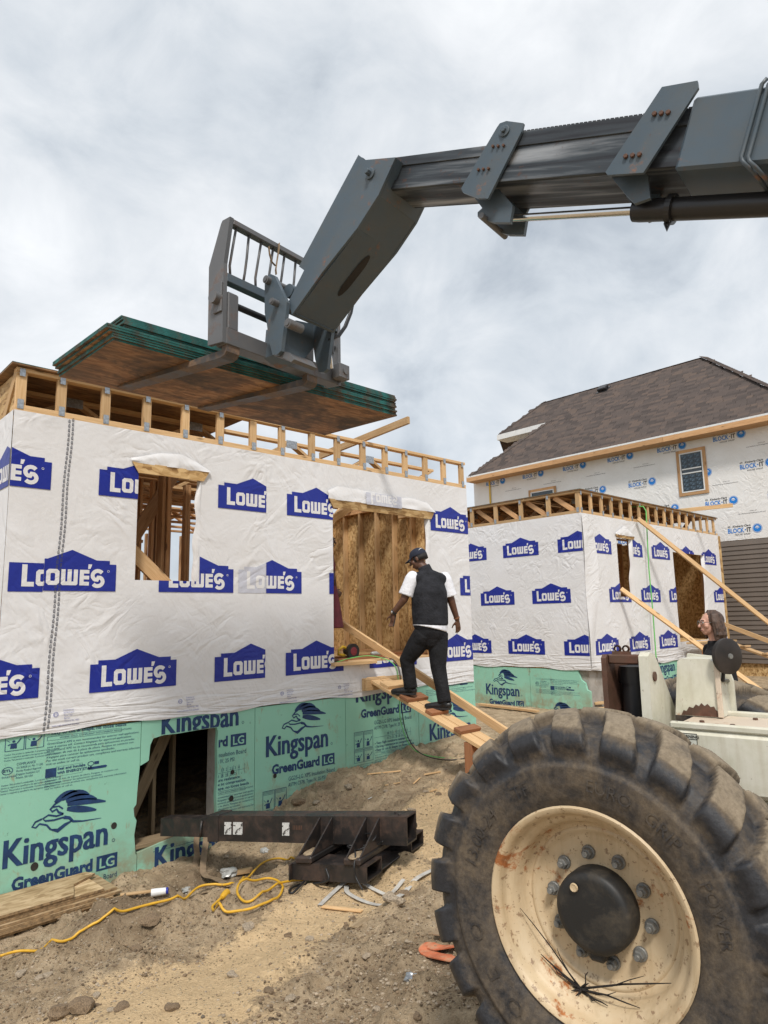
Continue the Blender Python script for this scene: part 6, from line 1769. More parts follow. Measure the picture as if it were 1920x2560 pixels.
def face_bits(P_, r, f, u, parent, s=1.0, brow=None, lip=None):
    for sg in (-1, 1):
        m_ = MB(); m_.addf(*ellip(P_(.032 * sg, .089, .014), (r, f, u), [.014 * s, .010 * s, .009 * s], 12, 8)); m_.build('eye', m_whitep, parent, smooth=True)
        m_ = MB(); m_.addf(*ellip(P_(.032 * sg, .098, .014), (r, f, u), [.006 * s, .003 * s, .006 * s], 10, 6)); m_.build('iris', m_black_c, parent, smooth=True)
        m_ = MB(); m_.tube([P_(.018 * sg, .101, .034), P_(.034 * sg, .098, .038), P_(.05 * sg, .086, .034)], .0035 * s, 6); m_.build('eyebrow', brow or m_hairb, parent, smooth=True)
    m_ = MB(); m_.tube([P_(-.022, .094, -.061), P_(0, .1015, -.0625), P_(.022, .094, -.061)], [.002 * s, .003 * s, .002 * s], 6); m_.build('mouth', lip or m_red, parent, smooth=True)

# --- the man walking up the ramp
MD = 7.73
def mp(u, v, dd=0.0): return atD(u, v, MD + dd)
foot_l = np.array([5.58, 5.64, zr(5.64) + .041]); foot_r = np.array([5.70, 5.23, zr(5.23) + .041])
man = empty('person', (5.65, 5.44, zr(5.44)), 'man in a black fleece vest, white shirt and navy cap walking up the ramp', 'person')
TA = rad(72); tf = np.array([math.cos(TA), math.sin(TA), 0]); trt = np.array([math.sin(TA), -math.cos(TA), 0])
FA = rad(112); ff_ = np.array([math.cos(FA), math.sin(FA), 0]); fr_ = np.array([math.sin(FA), -math.cos(FA), 0])
UPZ = np.array([0, 0, 1.0])
pel = mp(1077, 1577, .0); wai = mp(1075, 1535, .03); che = mp(1073, 1480, .06); shm = mp(1071, 1443, .09); nec = mp(1058, 1418, .12); hed = mp(1046, 1398, .15)
sh_l = mp(1029, 1447, 0.0); sh_r = mp(1113, 1449, .16); el_l = mp(1010, 1499, -.04); wr_l = mp(982, 1534, .0); el_r = mp(1128, 1502, .14); wr_r = mp(1143, 1549, .16)
hip_l = pel - trt * .09 - UPZ * .03; hip_r = pel + trt * .09 - UPZ * .03
ank_l = foot_l + np.array([0, -.01, .10]) - ff_ * .06; ank_r = foot_r + np.array([0, 0, .10]) - ff_ * .06
kn_l = (hip_l * .48 + ank_l * .52) + ff_ * .125; kn_r = (hip_r * .48 + ank_r * .52) + ff_ * .035
b = MB()
P_, hr, hf, hu = head(b, hed, np.array([math.cos(rad(118)), math.sin(rad(118)), -.42]), UPZ, 1.0)
limb(b, [shm - UPZ * .03, nec, hed - UPZ * .04], [(.075, .07), (.060, .058), (.056, .056)], trt)
limb(b, [pel, wai, che, shm], [(.16, .12), (.165, .125), (.175, .12), (.12, .08)], trt)
limb(b, [sh_l, el_l, wr_l], [.056, .046, .030], trt); limb(b, [sh_r, el_r, wr_r], [.056, .046, .030], trt)
limb(b, [sh_l, (sh_l + shm) / 2, sh_r], [.056, .066, .056], tf)
hand(b, wr_l, mp(981, 1560, .01) - wr_l, tf * -1 + trt * .2, 1, .42); hand(b, wr_r, mp(1147, 1583, .17) - wr_r, trt * .9 + tf * .2, -1, .18)
for hp_, kn, an in ((hip_l, kn_l, ank_l), (hip_r, kn_r, ank_r)): limb(b, [hp_, kn, an], [.085, .058, .042], trt)
for fo in (foot_l, foot_r): limb(b, [fo - ff_ * .08 + UPZ * .04, fo + ff_ * .10 + UPZ * .03], [.035, .03], fr_)
fuse(b, 'body', m_skin, man, .0065, 3)
face_bits(P_, hr, hf, hu, man)
v = MB(); limb(v, [pel + UPZ * .075, wai, che, shm - UPZ * .015], [(.210, .180), (.216, .182), (.216, .168), (.172, .112)], trt, 24)
limb(v, [sh_l + trt * .025 - UPZ * .005, shm, sh_r - trt * .025 - UPZ * .005], [.074, .090, .074], tf); limb(v, [shm, nec + UPZ * .012 - tf * .008], [(.085, .085), (.074, .074)], trt, 20, False)
fuse(v, 'vest', m_vest, man, .009, 4)
for sh_, el in ((sh_l, el_l), (sh_r, el_r)):
    sshirt = MB(); limb(sshirt, [sh_ + (sh_ - el) * .10, sh_, sh_ * .55 + el * .45], [.070, .076, .080], trt, 18, True); limb(sshirt, [sh_, sh_ * .55 + el * .45, sh_ * .20 + el * .80], [.074, .080, .086], trt, 18, False)
    fuse(sshirt, 'shirt_sleeve', m_shirt, man, .008, 2)
sh2 = MB(); limb(sh2, [pel + UPZ * .020 - trt * .012, pel + UPZ * .12 + trt * .012], [(.206, .178), (.198, .166)], trt, 24, False); fuse(sh2, 'shirt_tail', m_shirt, man, .008, 2)
tr = MB(); limb(tr, [pel + UPZ * .09, pel - UPZ * .02, pel - UPZ * .07], [(.178, .150), (.185, .16), (.17, .15)], trt, 24)
for hp_, kn, an, fo in ((hip_l, kn_l, ank_l, foot_l), (hip_r, kn_r, ank_r, foot_r)):
    limb(tr, [hp_, hp_ * .5 + kn * .5, kn, kn * .45 + an * .55, an - UPZ * .03], [(.118, .125), (.110, .115), (.088, .092), (.076, .080), (.076, .082)], trt, 20, False)
fuse(tr, 'trousers', m_trous, man, .009, 3)
def shoe(fo, parent, fwd, right, mat=m_shoe, L=.15):
    s = MB(); limb(s, [fo - fwd * .105 + UPZ * .045, fo - fwd * .02 + UPZ * .045, fo + fwd * .08 + UPZ * .036, fo + fwd * L + UPZ * .030], [(.040, .044), (.042, .044), (.048, .036), (.040, .029)], right, 16)
    limb(s, [fo - fwd * .06 + UPZ * .05, fo - fwd * .055 + UPZ * .105], [(.045, .055), (.043, .050)], right, 14)
    q = fuse(s, 'shoe', mat, parent, .007, 2)
    m_ = MB(); ol = [(-.128, .020), (-.10, .044), (.0, .044), (.09, .050), (.15, .038), (.172, .0), (.15, -.038), (.09, -.050), (0, -.044), (-.10, -.044), (-.128, -.02)]
    m_.prism(ol, .0, .022, lambda p, q_, t: fo + fwd * p + right * q_ + UPZ * t); m_.build('sole', m_black_c, q)
for fo in (foot_l, foot_r): shoe(fo - ff_ * .0, man, ff_, fr_)
cp = MB(); dome = ellip(P_(0, -.012, .040), (hr, hf, hu), [.086, .106, .092], 28, 16)
cp.addf(*dome); capo = None
def capcut(mb, P_, r, f, u, z):
    bm = bmesh.new(); me = mesh('c', mb.v, mb.f, m_cap); bm.from_mesh(me)
    bmesh.ops.bisect_plane(bm, geom=bm.verts[:] + bm.edges[:] + bm.faces[:], plane_co=Vector(P_(0, 0, z)), plane_no=Vector(u * 1.0 - f * .10), clear_inner=True)
    bm.to_mesh(me); bm.free(); me.polygons.foreach_set('use_smooth', [True] * len(me.polygons)); return me
me = capcut(cp, P_, hr, hf, hu, .036); capo = add('cap', me, man)
m_ = MB(); V = []
for i in range(13):
    t = rad(-62 + 124 * i / 12)
    for k, rr_ in enumerate((.0, 1.0)):
        x = .083 * math.sin(t) * (1 + .02 * rr_); y = -.012 + .102 * math.cos(t) + rr_ * .075 * math.cos(t * .9) ; z = .040 + -.020 * rr_ + .018 * (math.cos(t) - 1) * -1 * (rr_ - .5) * -1
        V += [P_(x, y, z + .004), P_(x, y, z)]
Fc = []
for i in range(12):
    a = i * 4; c_ = a + 4
    Fc += [[a, c_, c_ + 2, a + 2], [a + 1, a + 3, c_ + 3, c_ + 1], [a + 2, c_ + 2, c_ + 3, a + 3]]
m_.addf(V, Fc); m_.build('cap_peak', m_cap, capo, smooth=False)
m_ = MB(); m_.tube([P_(-.075, -.060, .080), P_(-.055, -.086, .092), P_(-.028, -.102, .090)], [.001, .005, .001], 6); m_.build('cap_emblem', m_whitep, capo)
hrm = MB(); limb(hrm, [P_(0, -.02, -.028), P_(0, -.022, .035)], [(.079, .094), (.081, .098)], hr, 24, False); hme = hrm.build('hair', m_hairb, man, smooth=True)
m_ = MB(); wd_ = wr_l - el_l; wd_ /= np.linalg.norm(wd_); m_.tube([wr_l - wd_ * .035, wr_l - wd_ * .01], .037, 18); wt = m_.build('watch', m_black_c, man)
m_ = MB(); m_.addf(*ellip(wr_l - wd_ * .022 - trt * .033 - tf * .008, (trt, tf, UPZ), (.010, .018, .018))); m_.build('watch_face', m_chrome, wt, smooth=True)
m_ = MB(); wd_ = wr_r - el_r; wd_ /= np.linalg.norm(wd_); m_.tube([wr_r - wd_ * .03, wr_r - wd_ * .015], .0355, 18); m_.build('bracelet', m_woodr, man)
hl = mp(984, 1553, .0); M, L_ = frame_M(tuple(hl + UPZ * .06 + trt * .015), tuple(hl - UPZ * .05 - trt * .012), tuple(trt)); V, Fc = cbox(.13, .068, .009, .003)
ph = add('phone', mesh('phone', V, Fc, m_black_c), None, M); tag(ph, "black phone held in the walking man's left hand", 'phone')

# --- the woman standing beyond the telehandler
WD = 6.6
def wp(u, v, dd=0.0): return atD(u, v, WD + dd)
wf = np.array([-.72, .69, 0]); wr_v = np.array([wf[1], -wf[0], 0])
hc = wp(1777, 1560); gz = zg(hc[0], hc[1])
woman = empty('person', (hc[0], hc[1], gz), 'smiling woman with shoulder-length brown hair, glasses and a black top beyond the telehandler', 'person')
def wl(x, y, z): return np.array([hc[0], hc[1], 0]) + wr_v * x + wf * y + UPZ * z
nz = hc[2]
b = MB(); P_, hr, hf, hu = head(b, hc, wf + UPZ * .02, UPZ, .98)
limb(b, [wl(0, -.03, nz - .24), wl(0, -.02, nz - .13), wl(0, -.005, nz - .04)], [(.07, .06), (.050, .050), (.048, .05)], wr_v)
limb(b, [wl(0, -.03, .98), wl(0, -.03, 1.12), wl(0, -.02, nz - .34), wl(0, -.035, nz - .22)], [(.16, .12), (.13, .10), (.155, .11), (.10, .06)], wr_v)
sw = [(-.19, .19), (.19, .19)]
for sg in (-1, 1):
    s_, e_, w_ = wl(.175 * sg, -.035, nz - .255), wl(.215 * sg, -.05, nz - .52), wl(.20 * sg, .05, nz - .74)
    limb(b, [s_, e_, w_], [.046, .038, .026], wf); hand(b, w_, wl(.19 * sg, .10, nz - .85) - w_, -wf, sg, .4, .9)
    limb(b, [wl(.085 * sg, -.03, .93), wl(.09 * sg, -.01, .50 + gz), wl(.09 * sg, -.04, .10 + gz)], [.085, .055, .038], wr_v)
    limb(b, [wl(.09 * sg, -.08, .045 + gz), wl(.10 * sg, .09, .035 + gz)], [.036, .03], wr_v)
fuse(b, 'body', m_skin2, woman, .0065, 3); face_bits(P_, hr, hf, hu, woman, .98, m_hair)
t = MB(); limb(t, [wl(0, -.03, .93), wl(0, -.03, 1.12), wl(0, -.02, nz - .36), wl(0, -.035, nz - .225)], [(.185, .145), (.165, .125), (.185, .135), (.12, .075)], wr_v, 24)
limb(t, [wl(0, -.03, nz - .24), wl(0, -.022, nz - .155)], [(.085, .08), (.064, .064)], wr_v, 18, False)
for sg in (-1, 1): limb(t, [wl(.16 * sg, -.035, nz - .25), wl(.215 * sg, -.05, nz - .52), wl(.203 * sg, .03, nz - .70)], [.062, .052, .042], wf, 16)
fuse(t, 'top', m_trous, woman, .009, 3)
t = MB()
for sg in (-1, 1): limb(t, [wl(.08 * sg, -.03, .95), wl(.092 * sg, -.01, .5 + gz), wl(.09 * sg, -.04, .09 + gz)], [(.105, .12), (.08, .085), (.07, .075)], wr_v, 18, False); shoe(wl(.095 * sg, .0, gz + .002), woman, wf, wr_v)
limb(t, [wl(0, -.03, 1.02), wl(0, -.03, .90)], [(.18, .14), (.19, .15)], wr_v, 20); fuse(t, 'trousers', m_trous, woman, .01, 3)
hb = MB(); hb.addf(*ellip(P_(0, -.030, .035), (hr, hf, hu), [.090, .100, .100])); hb.addf(*ellip(P_(0, -.060, -.05), (hr, hf, hu), [.090, .072, .09]))
for k in range(90):
    a = rad(-122 + 244 * random.random()); lvl = random.uniform(.0, .03); wv_ = random.uniform(0, 6); x = .092 * math.sin(a); y = -.02 - .085 * math.cos(a)
    limb(hb, [P_(x * .35, y * .5, .135), P_(x * .85, y * .9, .09), P_(x * 1.06, y * 1.06, .02), P_(x * 1.12 + .008 * math.sin(wv_), y * 1.12 - .008, -.05), P_(x * 1.18 + .010 * math.sin(wv_ + 2), y * 1.16 - .012, -.105), P_(x * 1.10 + .012 * math.sin(wv_ + 4), y * 1.08 - .006, -.155 + lvl)], [.006, .010, .011, .011, .010, .004], hr, 7)
fuse(hb, 'hair', m_hair, woman, .0042, 1)
gl = MB()
for sg in (-1, 1):
    gl.tube([P_(.034 * sg + .024 * math.cos(q), .108, .012 + .019 * math.sin(q)) for q in np.linspace(0, 2 * math.pi, 19)], .0020, 6, cap=False)
    gl.tube([P_(.058 * sg, .106, .018), P_(.074 * sg, .05, .016), P_(.080 * sg, -.01, .012)], .0022, 6)
gl.tube([P_(-.010, .110, .014), P_(.010, .110, .014)], .002, 6); gl.build('glasses', m_nut, woman, smooth=True)
m_ = MB(); bdg = wl(-.10, .115, nz - .36); m_.prism([(-.035, -.05), (.035, -.05), (.035, .05), (-.035, .05)], 0, .003, lambda p, q, t: bdg + wr_v * p + wf * t + UPZ * q); m_.build('badge', m_whitep, woman)

# --- the person in the maroon dress just inside the doorway
dz = 1.067
dx, dy = 5.36, 6.80
ding = empty('person', (dx, dy, dz), 'person in a maroon dress half hidden by the door edge, one hand held out', 'person')
df = np.array([.94, -.34, 0]); dr = np.array([df[1], -df[0], 0])
def dl(x, y, z): return np.array([dx, dy, dz]) + dr * x + df * y + UPZ * z
b = MB(); P_, hr, hf, hu = head(b, dl(0, .02, 1.52), df, UPZ, .97)
limb(b, [dl(0, 0, 1.30), dl(0, 0, 1.40), dl(0, .01, 1.48)], [(.07, .06), (.05, .05), (.048, .048)], dr)
limb(b, [dl(0, 0, .92), dl(0, 0, 1.05), dl(0, 0, 1.22), dl(0, -.01, 1.32)], [(.15, .11), (.125, .095), (.15, .10), (.10, .06)], dr)
hnd = atY(858, 1492, 6.72)
for sg in (-1, 1):
    s_ = dl(.165 * sg, 0, 1.29); e_ = dl(.20 * sg, .02, 1.02); w_ = hnd - df * .10 if sg > 0 else dl(-.19, .10, .84)
    if sg > 0: e_ = dl(.17, .04, 1.02); w_ = np.array(atY(838, 1476, 6.72))
    limb(b, [s_, e_, w_], [.044, .036, .026], df); hand(b, w_, (hnd - w_) if sg > 0 else np.array([0, 0, -1.0]), UPZ * -1 if sg > 0 else -df, 1, .55, .92)
    limb(b, [dl(.08 * sg, 0, .88), dl(.085 * sg, .02, .46), dl(.085 * sg, -.02, .09)], [.08, .05, .035], dr)
    limb(b, [dl(.085 * sg, -.06, .035), dl(.09 * sg, .11, .025)], [.032, .024], dr)
fuse(b, 'body', m_skin3, ding, .0065, 3); face_bits(P_, hr, hf, hu, ding, .97)
t = MB(); limb(t, [dl(0, .0, .42), dl(0, 0, .7), dl(0, 0, .90), dl(0, 0, 1.05), dl(0, 0, 1.22), dl(0, -.01, 1.325)], [(.24, .22), (.20, .18), (.175, .14), (.145, .115), (.17, .12), (.13, .075)], dr, 24, False)
for sg in (-1, 1): limb(t, [dl(.15 * sg, 0, 1.30), dl(.185 * sg, .01, 1.16)], [.058, .055], df, 14)
fuse(t, 'dress', m_dress, ding, .009, 3)
hb = MB(); hb.addf(*ellip(P_(0, -.025, .035), (hr, hf, hu), [.09, .10, .10])); hb.addf(*ellip(P_(0, -.05, -.03), (hr, hf, hu), [.085, .07, .08])); fuse(hb, 'hair', m_hairb, ding, .008, 2)
for sg in (-1, 1):
    m_ = MB(); fo = dl(.088 * sg, .0, .0); ol = [(-.10, .018), (-.07, .034), (.05, .042), (.12, .030), (.145, 0), (.12, -.030), (.05, -.042), (-.07, -.034), (-.10, -.018)]
    m_.prism(ol, 0, .012, lambda p, q, t: fo + df * p + dr * q + UPZ * t); m_.build('sandal', m_shoe, ding)
# ------------------------------------------------------------------ circular saw and bits in the doorway
sw_ = atY(882, 1622, 7.0); sx, sy = float(sw_[0]), 7.0
saw = empty('circular_saw', (sx, sy, 1.067), 'black and red circular saw lying on the floor inside the doorway', 'saw')
def sf(a, r, t): return (sx + r * math.cos(t), sy - .02 + a, 1.067 + .105 + r * math.sin(t))
m_ = MB(); m_.lathe([(0, .10), (.045, .10), (.05, .085), (.05, .02)], sf, 32); m_.build('blade_guard', m_black_c, saw, auto=40)
m_ = MB(); m_.lathe([(-.006, .030), (-.004, .052), (-.002, .055)], sf, 32); m_.build('guard_disc', m_red, saw)
m_ = MB(); m_.box((sx - .14, sy - .05, 1.069), (sx + .12, sy + .09, 1.076), 0, 0); m_.build('base_plate', m_galv, saw)
m_ = MB(); m_.tube([(sx - .05, sy + .05, 1.20), (sx - .12, sy + .06, 1.235), (sx - .19, sy + .06, 1.20), (sx - .20, sy + .06, 1.14), (sx - .10, sy + .05, 1.12)], .018, 10); m_.build('handle', m_ybl, saw, smooth=True)
m_ = MB(); m_.tube([(sx + .02, sy + .04, 1.17), (sx + .02, sy + .17, 1.17)], .05, 18); m_.build('motor', m_black_c, saw, auto=40)
bt = atY(942, 1640, 6.85)
m_ = MB(); m_.tube([(bt[0] - .10, 6.85, 1.135), (bt[0] - .06, 6.85, 1.135), (bt[0] + .06, 6.84, 1.137), (bt[0] + .08, 6.84, 1.137), (bt[0] + .11, 6.84, 1.137)], [.020, .028, .028, .014, .013], 14); o = m_.build('water_bottle', m_film, None, smooth=True); o.location.z = 1.106; tag(o, 'crumpled clear plastic bottle on the boards inside the doorway', 'bottle')

def drape(pts, r, off=0.0): return [np.array([x, y, zg(x, y) + r + off]) for x, y in pts]
def spline(pts, n=10):
    P_ = [np.array(p, float) for p in pts]; P_ = [2 * P_[0] - P_[1]] + P_ + [2 * P_[-1] - P_[-2]]; out = []
    for i in range(1, len(P_) - 2):
        for k in range(n):
            t = k / n; a, b, c, d = P_[i - 1:i + 3]
            out.append(.5 * ((2 * b) + (-a + c) * t + (2 * a - 5 * b + 4 * c - d) * t * t + (-a + 3 * b - 3 * c + d) * t ** 3))
    out.append(P_[-2]); return out
def gpx(u, v, z=None):
    """where the sight line through a photo pixel first meets the soil"""
    d = ray(u, v); t = np.linspace(1.2, 26, 1500) if v < 1850 else np.linspace(1.2, 9.5, 520)
    x, y, zz = d[0] * t, d[1] * t, H + d[2] * t
    near = (zz < .35) & (zz > -1.2); x, y, zz, t = x[near], y[near], zz[near], t[near]
    g = zbase(x, y) + np.mean([rough(x + a, y + b) for a, b in ((0, 0), (.05, .03), (-.05, .03), (.03, -.05), (-.03, -.05))], axis=0)
    k = np.argmax(zz <= g)
    return float(x[k]), float(y[k])
def lay(pts, r, sink=.0):
    """rest a cable on the soil: it bridges the hollows between the high spots"""
    XY = np.array([[p[0], p[1]] for p in pts])
    for _ in range(14): XY[1:-1] = XY[1:-1] * .5 + (XY[:-2] + XY[2:]) * .25
    pts = [tuple(p) for p in XY]
    P_ = [np.array([p[0], p[1], max(zg(p[0] + dx, p[1] + dy) for dx, dy in ((0, 0), (.012, 0), (-.012, 0), (0, .012), (0, -.012))) + r * (1 - sink)]) for p in pts]
    z = np.array([p[2] for p in P_]); n = len(z); w = 8
    e = np.array([z[max(0, i - w):i + w + 1].max() for i in range(n)])
    e = np.array([e[max(0, i - w):i + w + 1].min() for i in range(n)])
    for _ in range(3): e[1:-1] = np.maximum((e[:-2] + e[1:-1] + e[2:]) / 3, z[1:-1])
    for i in range(n): P_[i][2] = e[i]
    return P_
# ------------------------------------------------------------------ yellow extension cord
cord_px = [(0, 2402), (70, 2382), (160, 2362), (215, 2330), (270, 2302), (335, 2278), (400, 2272), (455, 2255), (500, 2232), (590, 2214), (640, 2190), (700, 2160), (735, 2150)]
cl = spline([(*gpx(u, v), 0) for u, v in cord_px], 9)
r_ = .0088
P_ = lay(cl, r_)
m_ = MB(); m_.tube(P_, r_, 10); o = m_.build('extension_cord', m_yellow, None, smooth=True); tag(o, 'long yellow extension cord running across the soil past the foundation', 'cord')
loop_px = [(555, 2252), (535, 2272), (530, 2284), (550, 2293), (585, 2295), (625, 2288), (680, 2262), (708, 2235), (702, 2215), (665, 2208), (625, 2216), (598, 2232), (592, 2250), (612, 2262), (640, 2254), (672, 2236), (700, 2222), (740, 2212), (760, 2205)]
cl = spline([(*gpx(u, v), 0) for u, v in loop_px], 8)
P_ = lay(cl, r_)
for i in range(len(P_)):
    for j in range(max(0, i - 12)):
        if np.hypot(*(P_[i][:2] - P_[j][:2])) < .024: P_[i][2] = max(P_[i][2], P_[j][2] + 2.0 * r_)
for _ in range(2):
    for i in range(1, len(P_) - 1): P_[i][2] = max((P_[i - 1][2] + P_[i + 1][2]) / 2, P_[i][2])
m_ = MB(); m_.tube(P_, r_, 10); coil = m_.build('extension_cord', m_yellow, None, smooth=True); tag(coil, 'yellow cord looped on the sand with its socket end', 'cord')
d_ = (P_[0] - P_[3]); d_ /= np.linalg.norm(d_); m_ = MB(); m_.tube([P_[0] - d_ * .01, P_[0] + d_ * .012, P_[0] + d_ * .05, P_[0] + d_ * .085], [.014, .022, .026, .026], 14); m_.build('plug', m_yellow, coil, auto=40)

# ------------------------------------------------------------------ steel jib attachment lying in front of the opening
# main box beam, cross beams with fork pockets, gusset plates
JD = np.array([-.33, .944, 0]); JW = np.array([.944, .33, 0]); JQ = np.array([3.40, 3.90, 0])
def J(d, w, h): return JQ + JD * d + JW * w + np.array([0, 0, -.262 - .105 * d + h])
jib = empty('lifting_jib', tuple(J(.3, .4, 0)), 'rusty black steel lifting jib whose beam pokes into the basement opening', 'jib')
JEND = min((abs((lambda c: CX + FPX * c[0] / -c[2])(R.T @ (J(dd, .38, .27) - C0)) - 412), dd) for dd in np.arange(1.8, 4.5, .02))[1]
def jbox(name, d0, d1, w0, w1, h0, h1, mat=m_rusty, c=.008, par=None):
    m_ = MB(); m_.box((d0, w0, h0), (d1, w1, h1), 0, c, lambda p: J(*p)); return m_.build(name, mat, par or jib)
def jtube(name, d0, d1, w0, w1, h0, h1, t=.011):
    """open-ended box tube"""
    m_ = MB()
    for a in ((w0, w0 + t, h0, h1), (w1 - t, w1, h0, h1), (w0 + t, w1 - t, h0, h0 + t), (w0 + t, w1 - t, h1 - t, h1)):
        m_.box((d0, a[0], a[2]), (d1, a[1], a[3]), 0, .0, lambda p: J(*p))
    m_.box((d0 + .35, w0 + t, h0 + t), (d0 + .36, w1 - t, h1 - t), 0, 0, lambda p: J(*p))
    return m_.build(name, m_rusty, jib)
jtube('fork_pocket', -.02, .62, .0, .235, .0, .115); jtube('fork_pocket', -.04, .62, .70, .935, .0, .115)
jtube('beam', -.20, 1.62, .30, .470, .170, .375, .012)
jtube('inner_beam', 1.40, JEND, .322, .448, .192, .345, .010)
for d0 in (.02, .44):
    jbox('cross_bar', d0, d0 + .145, -.02, .96, .1165, .1685, c=.012)
    for dd in (.012, .125):
        for (wa, wb) in ((.298, .0), (.477, .94)):
            m_ = MB(); m_.prism([(wa, .368), (wa, .1695), (wb, .1695)], d0 + dd - .006, d0 + dd + .006, lambda p, q, t: J(t, p, q)); m_.build('gusset', m_rusty, jib)
m_ = MB()
for (w0, w1, h0, h1) in ((.236, .698, .0, .013),): m_.box((.0, w0, h0), (.60, w1, h1), 0, .003, lambda p: J(*p))
m_.build('base_plate', m_rusty, jib)
jbox('end_plate', .621, .635, -.03, .97, .0, .115, c=.003)
FJ = Face(J(0, .30, 0) * np.array([1, 1, 0]), -JD, -JW)
for (d, w) in ((1.46, .075), (1.34, .10), (.86, .07)):
    m_ = MB(); m_.prism([(d, .225), (d + w, .225), (d + w, .325), (d, .325)], .2965, .2985, lambda p, q, t: J(p, t, q)); m_.build('sticker', m_sticker, jib)
m_ = MB()
for k in range(6): m_.box((.74 + k * .016, .2985, .27), (.747 + k * .016, .2995, .305), 0, 0, lambda p: J(*p))
m_.build('stencil_mark', m_rustblk, jib)
jbox('beam_sleeve', 1.60, 1.72, .292, .478, .163, .382, c=.004)
m_ = MB(); m_.tube([J(1.80, .31, .33), J(1.80, .295, .25), J(1.80, .30, .20)], .012, 8); m_.build('locking_pin', m_rusty, jib, smooth=True)
for k, (d, w) in enumerate(((-.12, .34), (-.06, .40))):
    m_ = MB(); hexnut(m_, J(d, w, .375), (0, 0, 1), .012, .012); m_.build('bolt', m_rusty, jib)
# sand that has spilled on the frame
m_ = MB()
for (d, w, a, b_) in ((.09, .06, .05, .10), (.09, .62, .05, .07), (.51, .10, .05, .09), (.50, .22, .04, .05), (.10, .80, .045, .10)):
    V, Fc = ellip(J(d, w, .1685), (JD, JW, (0, 0, 1)), (a, b_, .014), 14, 6); V = [np.array(v) + RNG.normal(0, .002, 3) for v in V]; m_.addf(V, Fc)
tag(m_.build('spilled_sand', m_ground, jib, smooth=True), kind='stuff')
# wire sling thrown over the jib
wpts = spline([J(-.02, -.06, -.02), J(.05, -.03, .05), J(.06, -.035, .12), J(.08, .02, .182), J(.16, .14, .19), J(.22, .26, .21), J(.12, .27, .26), J(.02, .22, .25), J(.10, .12, .19), J(.25, .2, .19), J(.05, .262, .18), J(-.02, .26, .21)], 8)
m_ = MB(); m_.tube(wpts, .0065, 8); o = m_.build('wire_sling', m_black_c, None, smooth=True); tag(o, 'thin black wire sling coiled over the steel jib', 'sling')
wpts = spline([J(.30, -.03, .10), J(.28, -.05, .02), (*gpx(750, 2215), zg(*gpx(750, 2215)) + .012), (*gpx(724, 2232), zg(*gpx(724, 2232)) + .012), (*gpx(732, 2236), zg(*gpx(732, 2236)) + .012), (*gpx(760, 2218), zg(*gpx(760, 2218)) + .012)], 8)
m_ = MB(); m_.tube(wpts, .008, 8); o = m_.build('wire_sling', m_black_c, None, smooth=True); tag(o, 'looped end of a black wire sling lying on the sand below the jib', 'sling')

# ------------------------------------------------------------------ webbing straps
def strap(name, pts, w, mat, label, cat='strap', side=None, t=.003, z=None):
    P_ = spline(pts, 8); V = []; k = len(P_)
    for i, p in enumerate(P_):
        d = P_[min(i + 1, k - 1)] - P_[max(i - 1, 0)]; d /= np.linalg.norm(d) + 1e-9
        s = np.cross(d, [0, 0, 1.0]) if side is None else np.array(side, float) - d * np.dot(side, d)
        n_ = np.linalg.norm(s); s = s / n_ if n_ > .05 else np.array([1.0, 0, 0])
        nn = np.cross(s, d)
        for a, b_ in ((-1, -1), (1, -1), (1, 1), (-1, 1)): V.append(p + s * w / 2 * a + nn * t / 2 * b_)
    Fc = [[i * 4 + j, i * 4 + (j + 1) % 4, (i + 1) * 4 + (j + 1) % 4, (i + 1) * 4 + j] for i in range(k - 1) for j in range(4)] + [[3, 2, 1, 0], [(k - 1) * 4 + j for j in range(4)]]
    m_ = MB(); m_.addf(V, Fc); o = m_.build(name, mat, None, smooth=False); tag(o, label, cat); return o
def gp(u, v, h=.01):
    x, y = gpx(u, v); return np.array([x, y, zg(x, y) + h])
# two tails of a sling hanging out of the opening under the beam
strap('webbing_sling', [(3.34, 6.30, -.345), (3.33, 6.22, -.375), (3.30, 6.17, -.46), (3.27, 6.10, -.56), gp(478, 2222, .02), gp(510, 2233, .012)], .055, m_strapb, 'brown webbing sling tail hanging from the basement opening, the nearer strand', side=(1, 0, 0))
strap('webbing_sling', [(3.42, 6.30, -.345), (3.41, 6.22, -.37), (3.40, 6.17, -.44), gp(508, 2192, .05), gp(540, 2215, .02), gp(575, 2222, .012)], .055, m_strapb, 'brown webbing sling tail curling onto the soil beside the yellow cord', side=(1, 0, 0))
strap('webbing_strap', [gp(800, 2268, .008), gp(830, 2240, .012), gp(862, 2216, .02), gp(890, 2212, .03), gp(940, 2236, .015), gp(975, 2238, .012), gp(1010, 2210, .03)], .035, m_strapw, 'white webbing strap looping out from under the jib')
strap('webbing_strap', [gp(866, 2222, .02), gp(870, 2240, .012), gp(910, 2258, .012), gp(950, 2266, .012), gp(985, 2258, .012)], .034, m_strapw, 'white strap end lying by the grey rock and flat board')
strap('webbing_strap', [gp(975, 2262, .012), gp(1010, 2236, .02), gp(1040, 2205, .03), gp(1075, 2188, .02), gp(1110, 2172, .015)], .038, m_strapw, 'white strap running towards the muddy tyre')
ob = gp(1098, 2396, .0)
for k, (pts, mt, lab) in enumerate((([(1160, 2404), (1120, 2404), (1082, 2392), (1064, 2380), (1074, 2368), (1100, 2374), (1160, 2384)], m_orange, 'dusty orange strap folded beside the big tyre'), ([(1094, 2362), (1104, 2345), (1120, 2352), (1150, 2372)], m_strapb, 'tan strap bunched above the orange strap'))):
    P0 = [gp(u, v, .012 + .022 * k) for u, v in pts]
    strap('lifting_strap', P0, .075 if k < 1 else .05, mt, lab, t=.006)

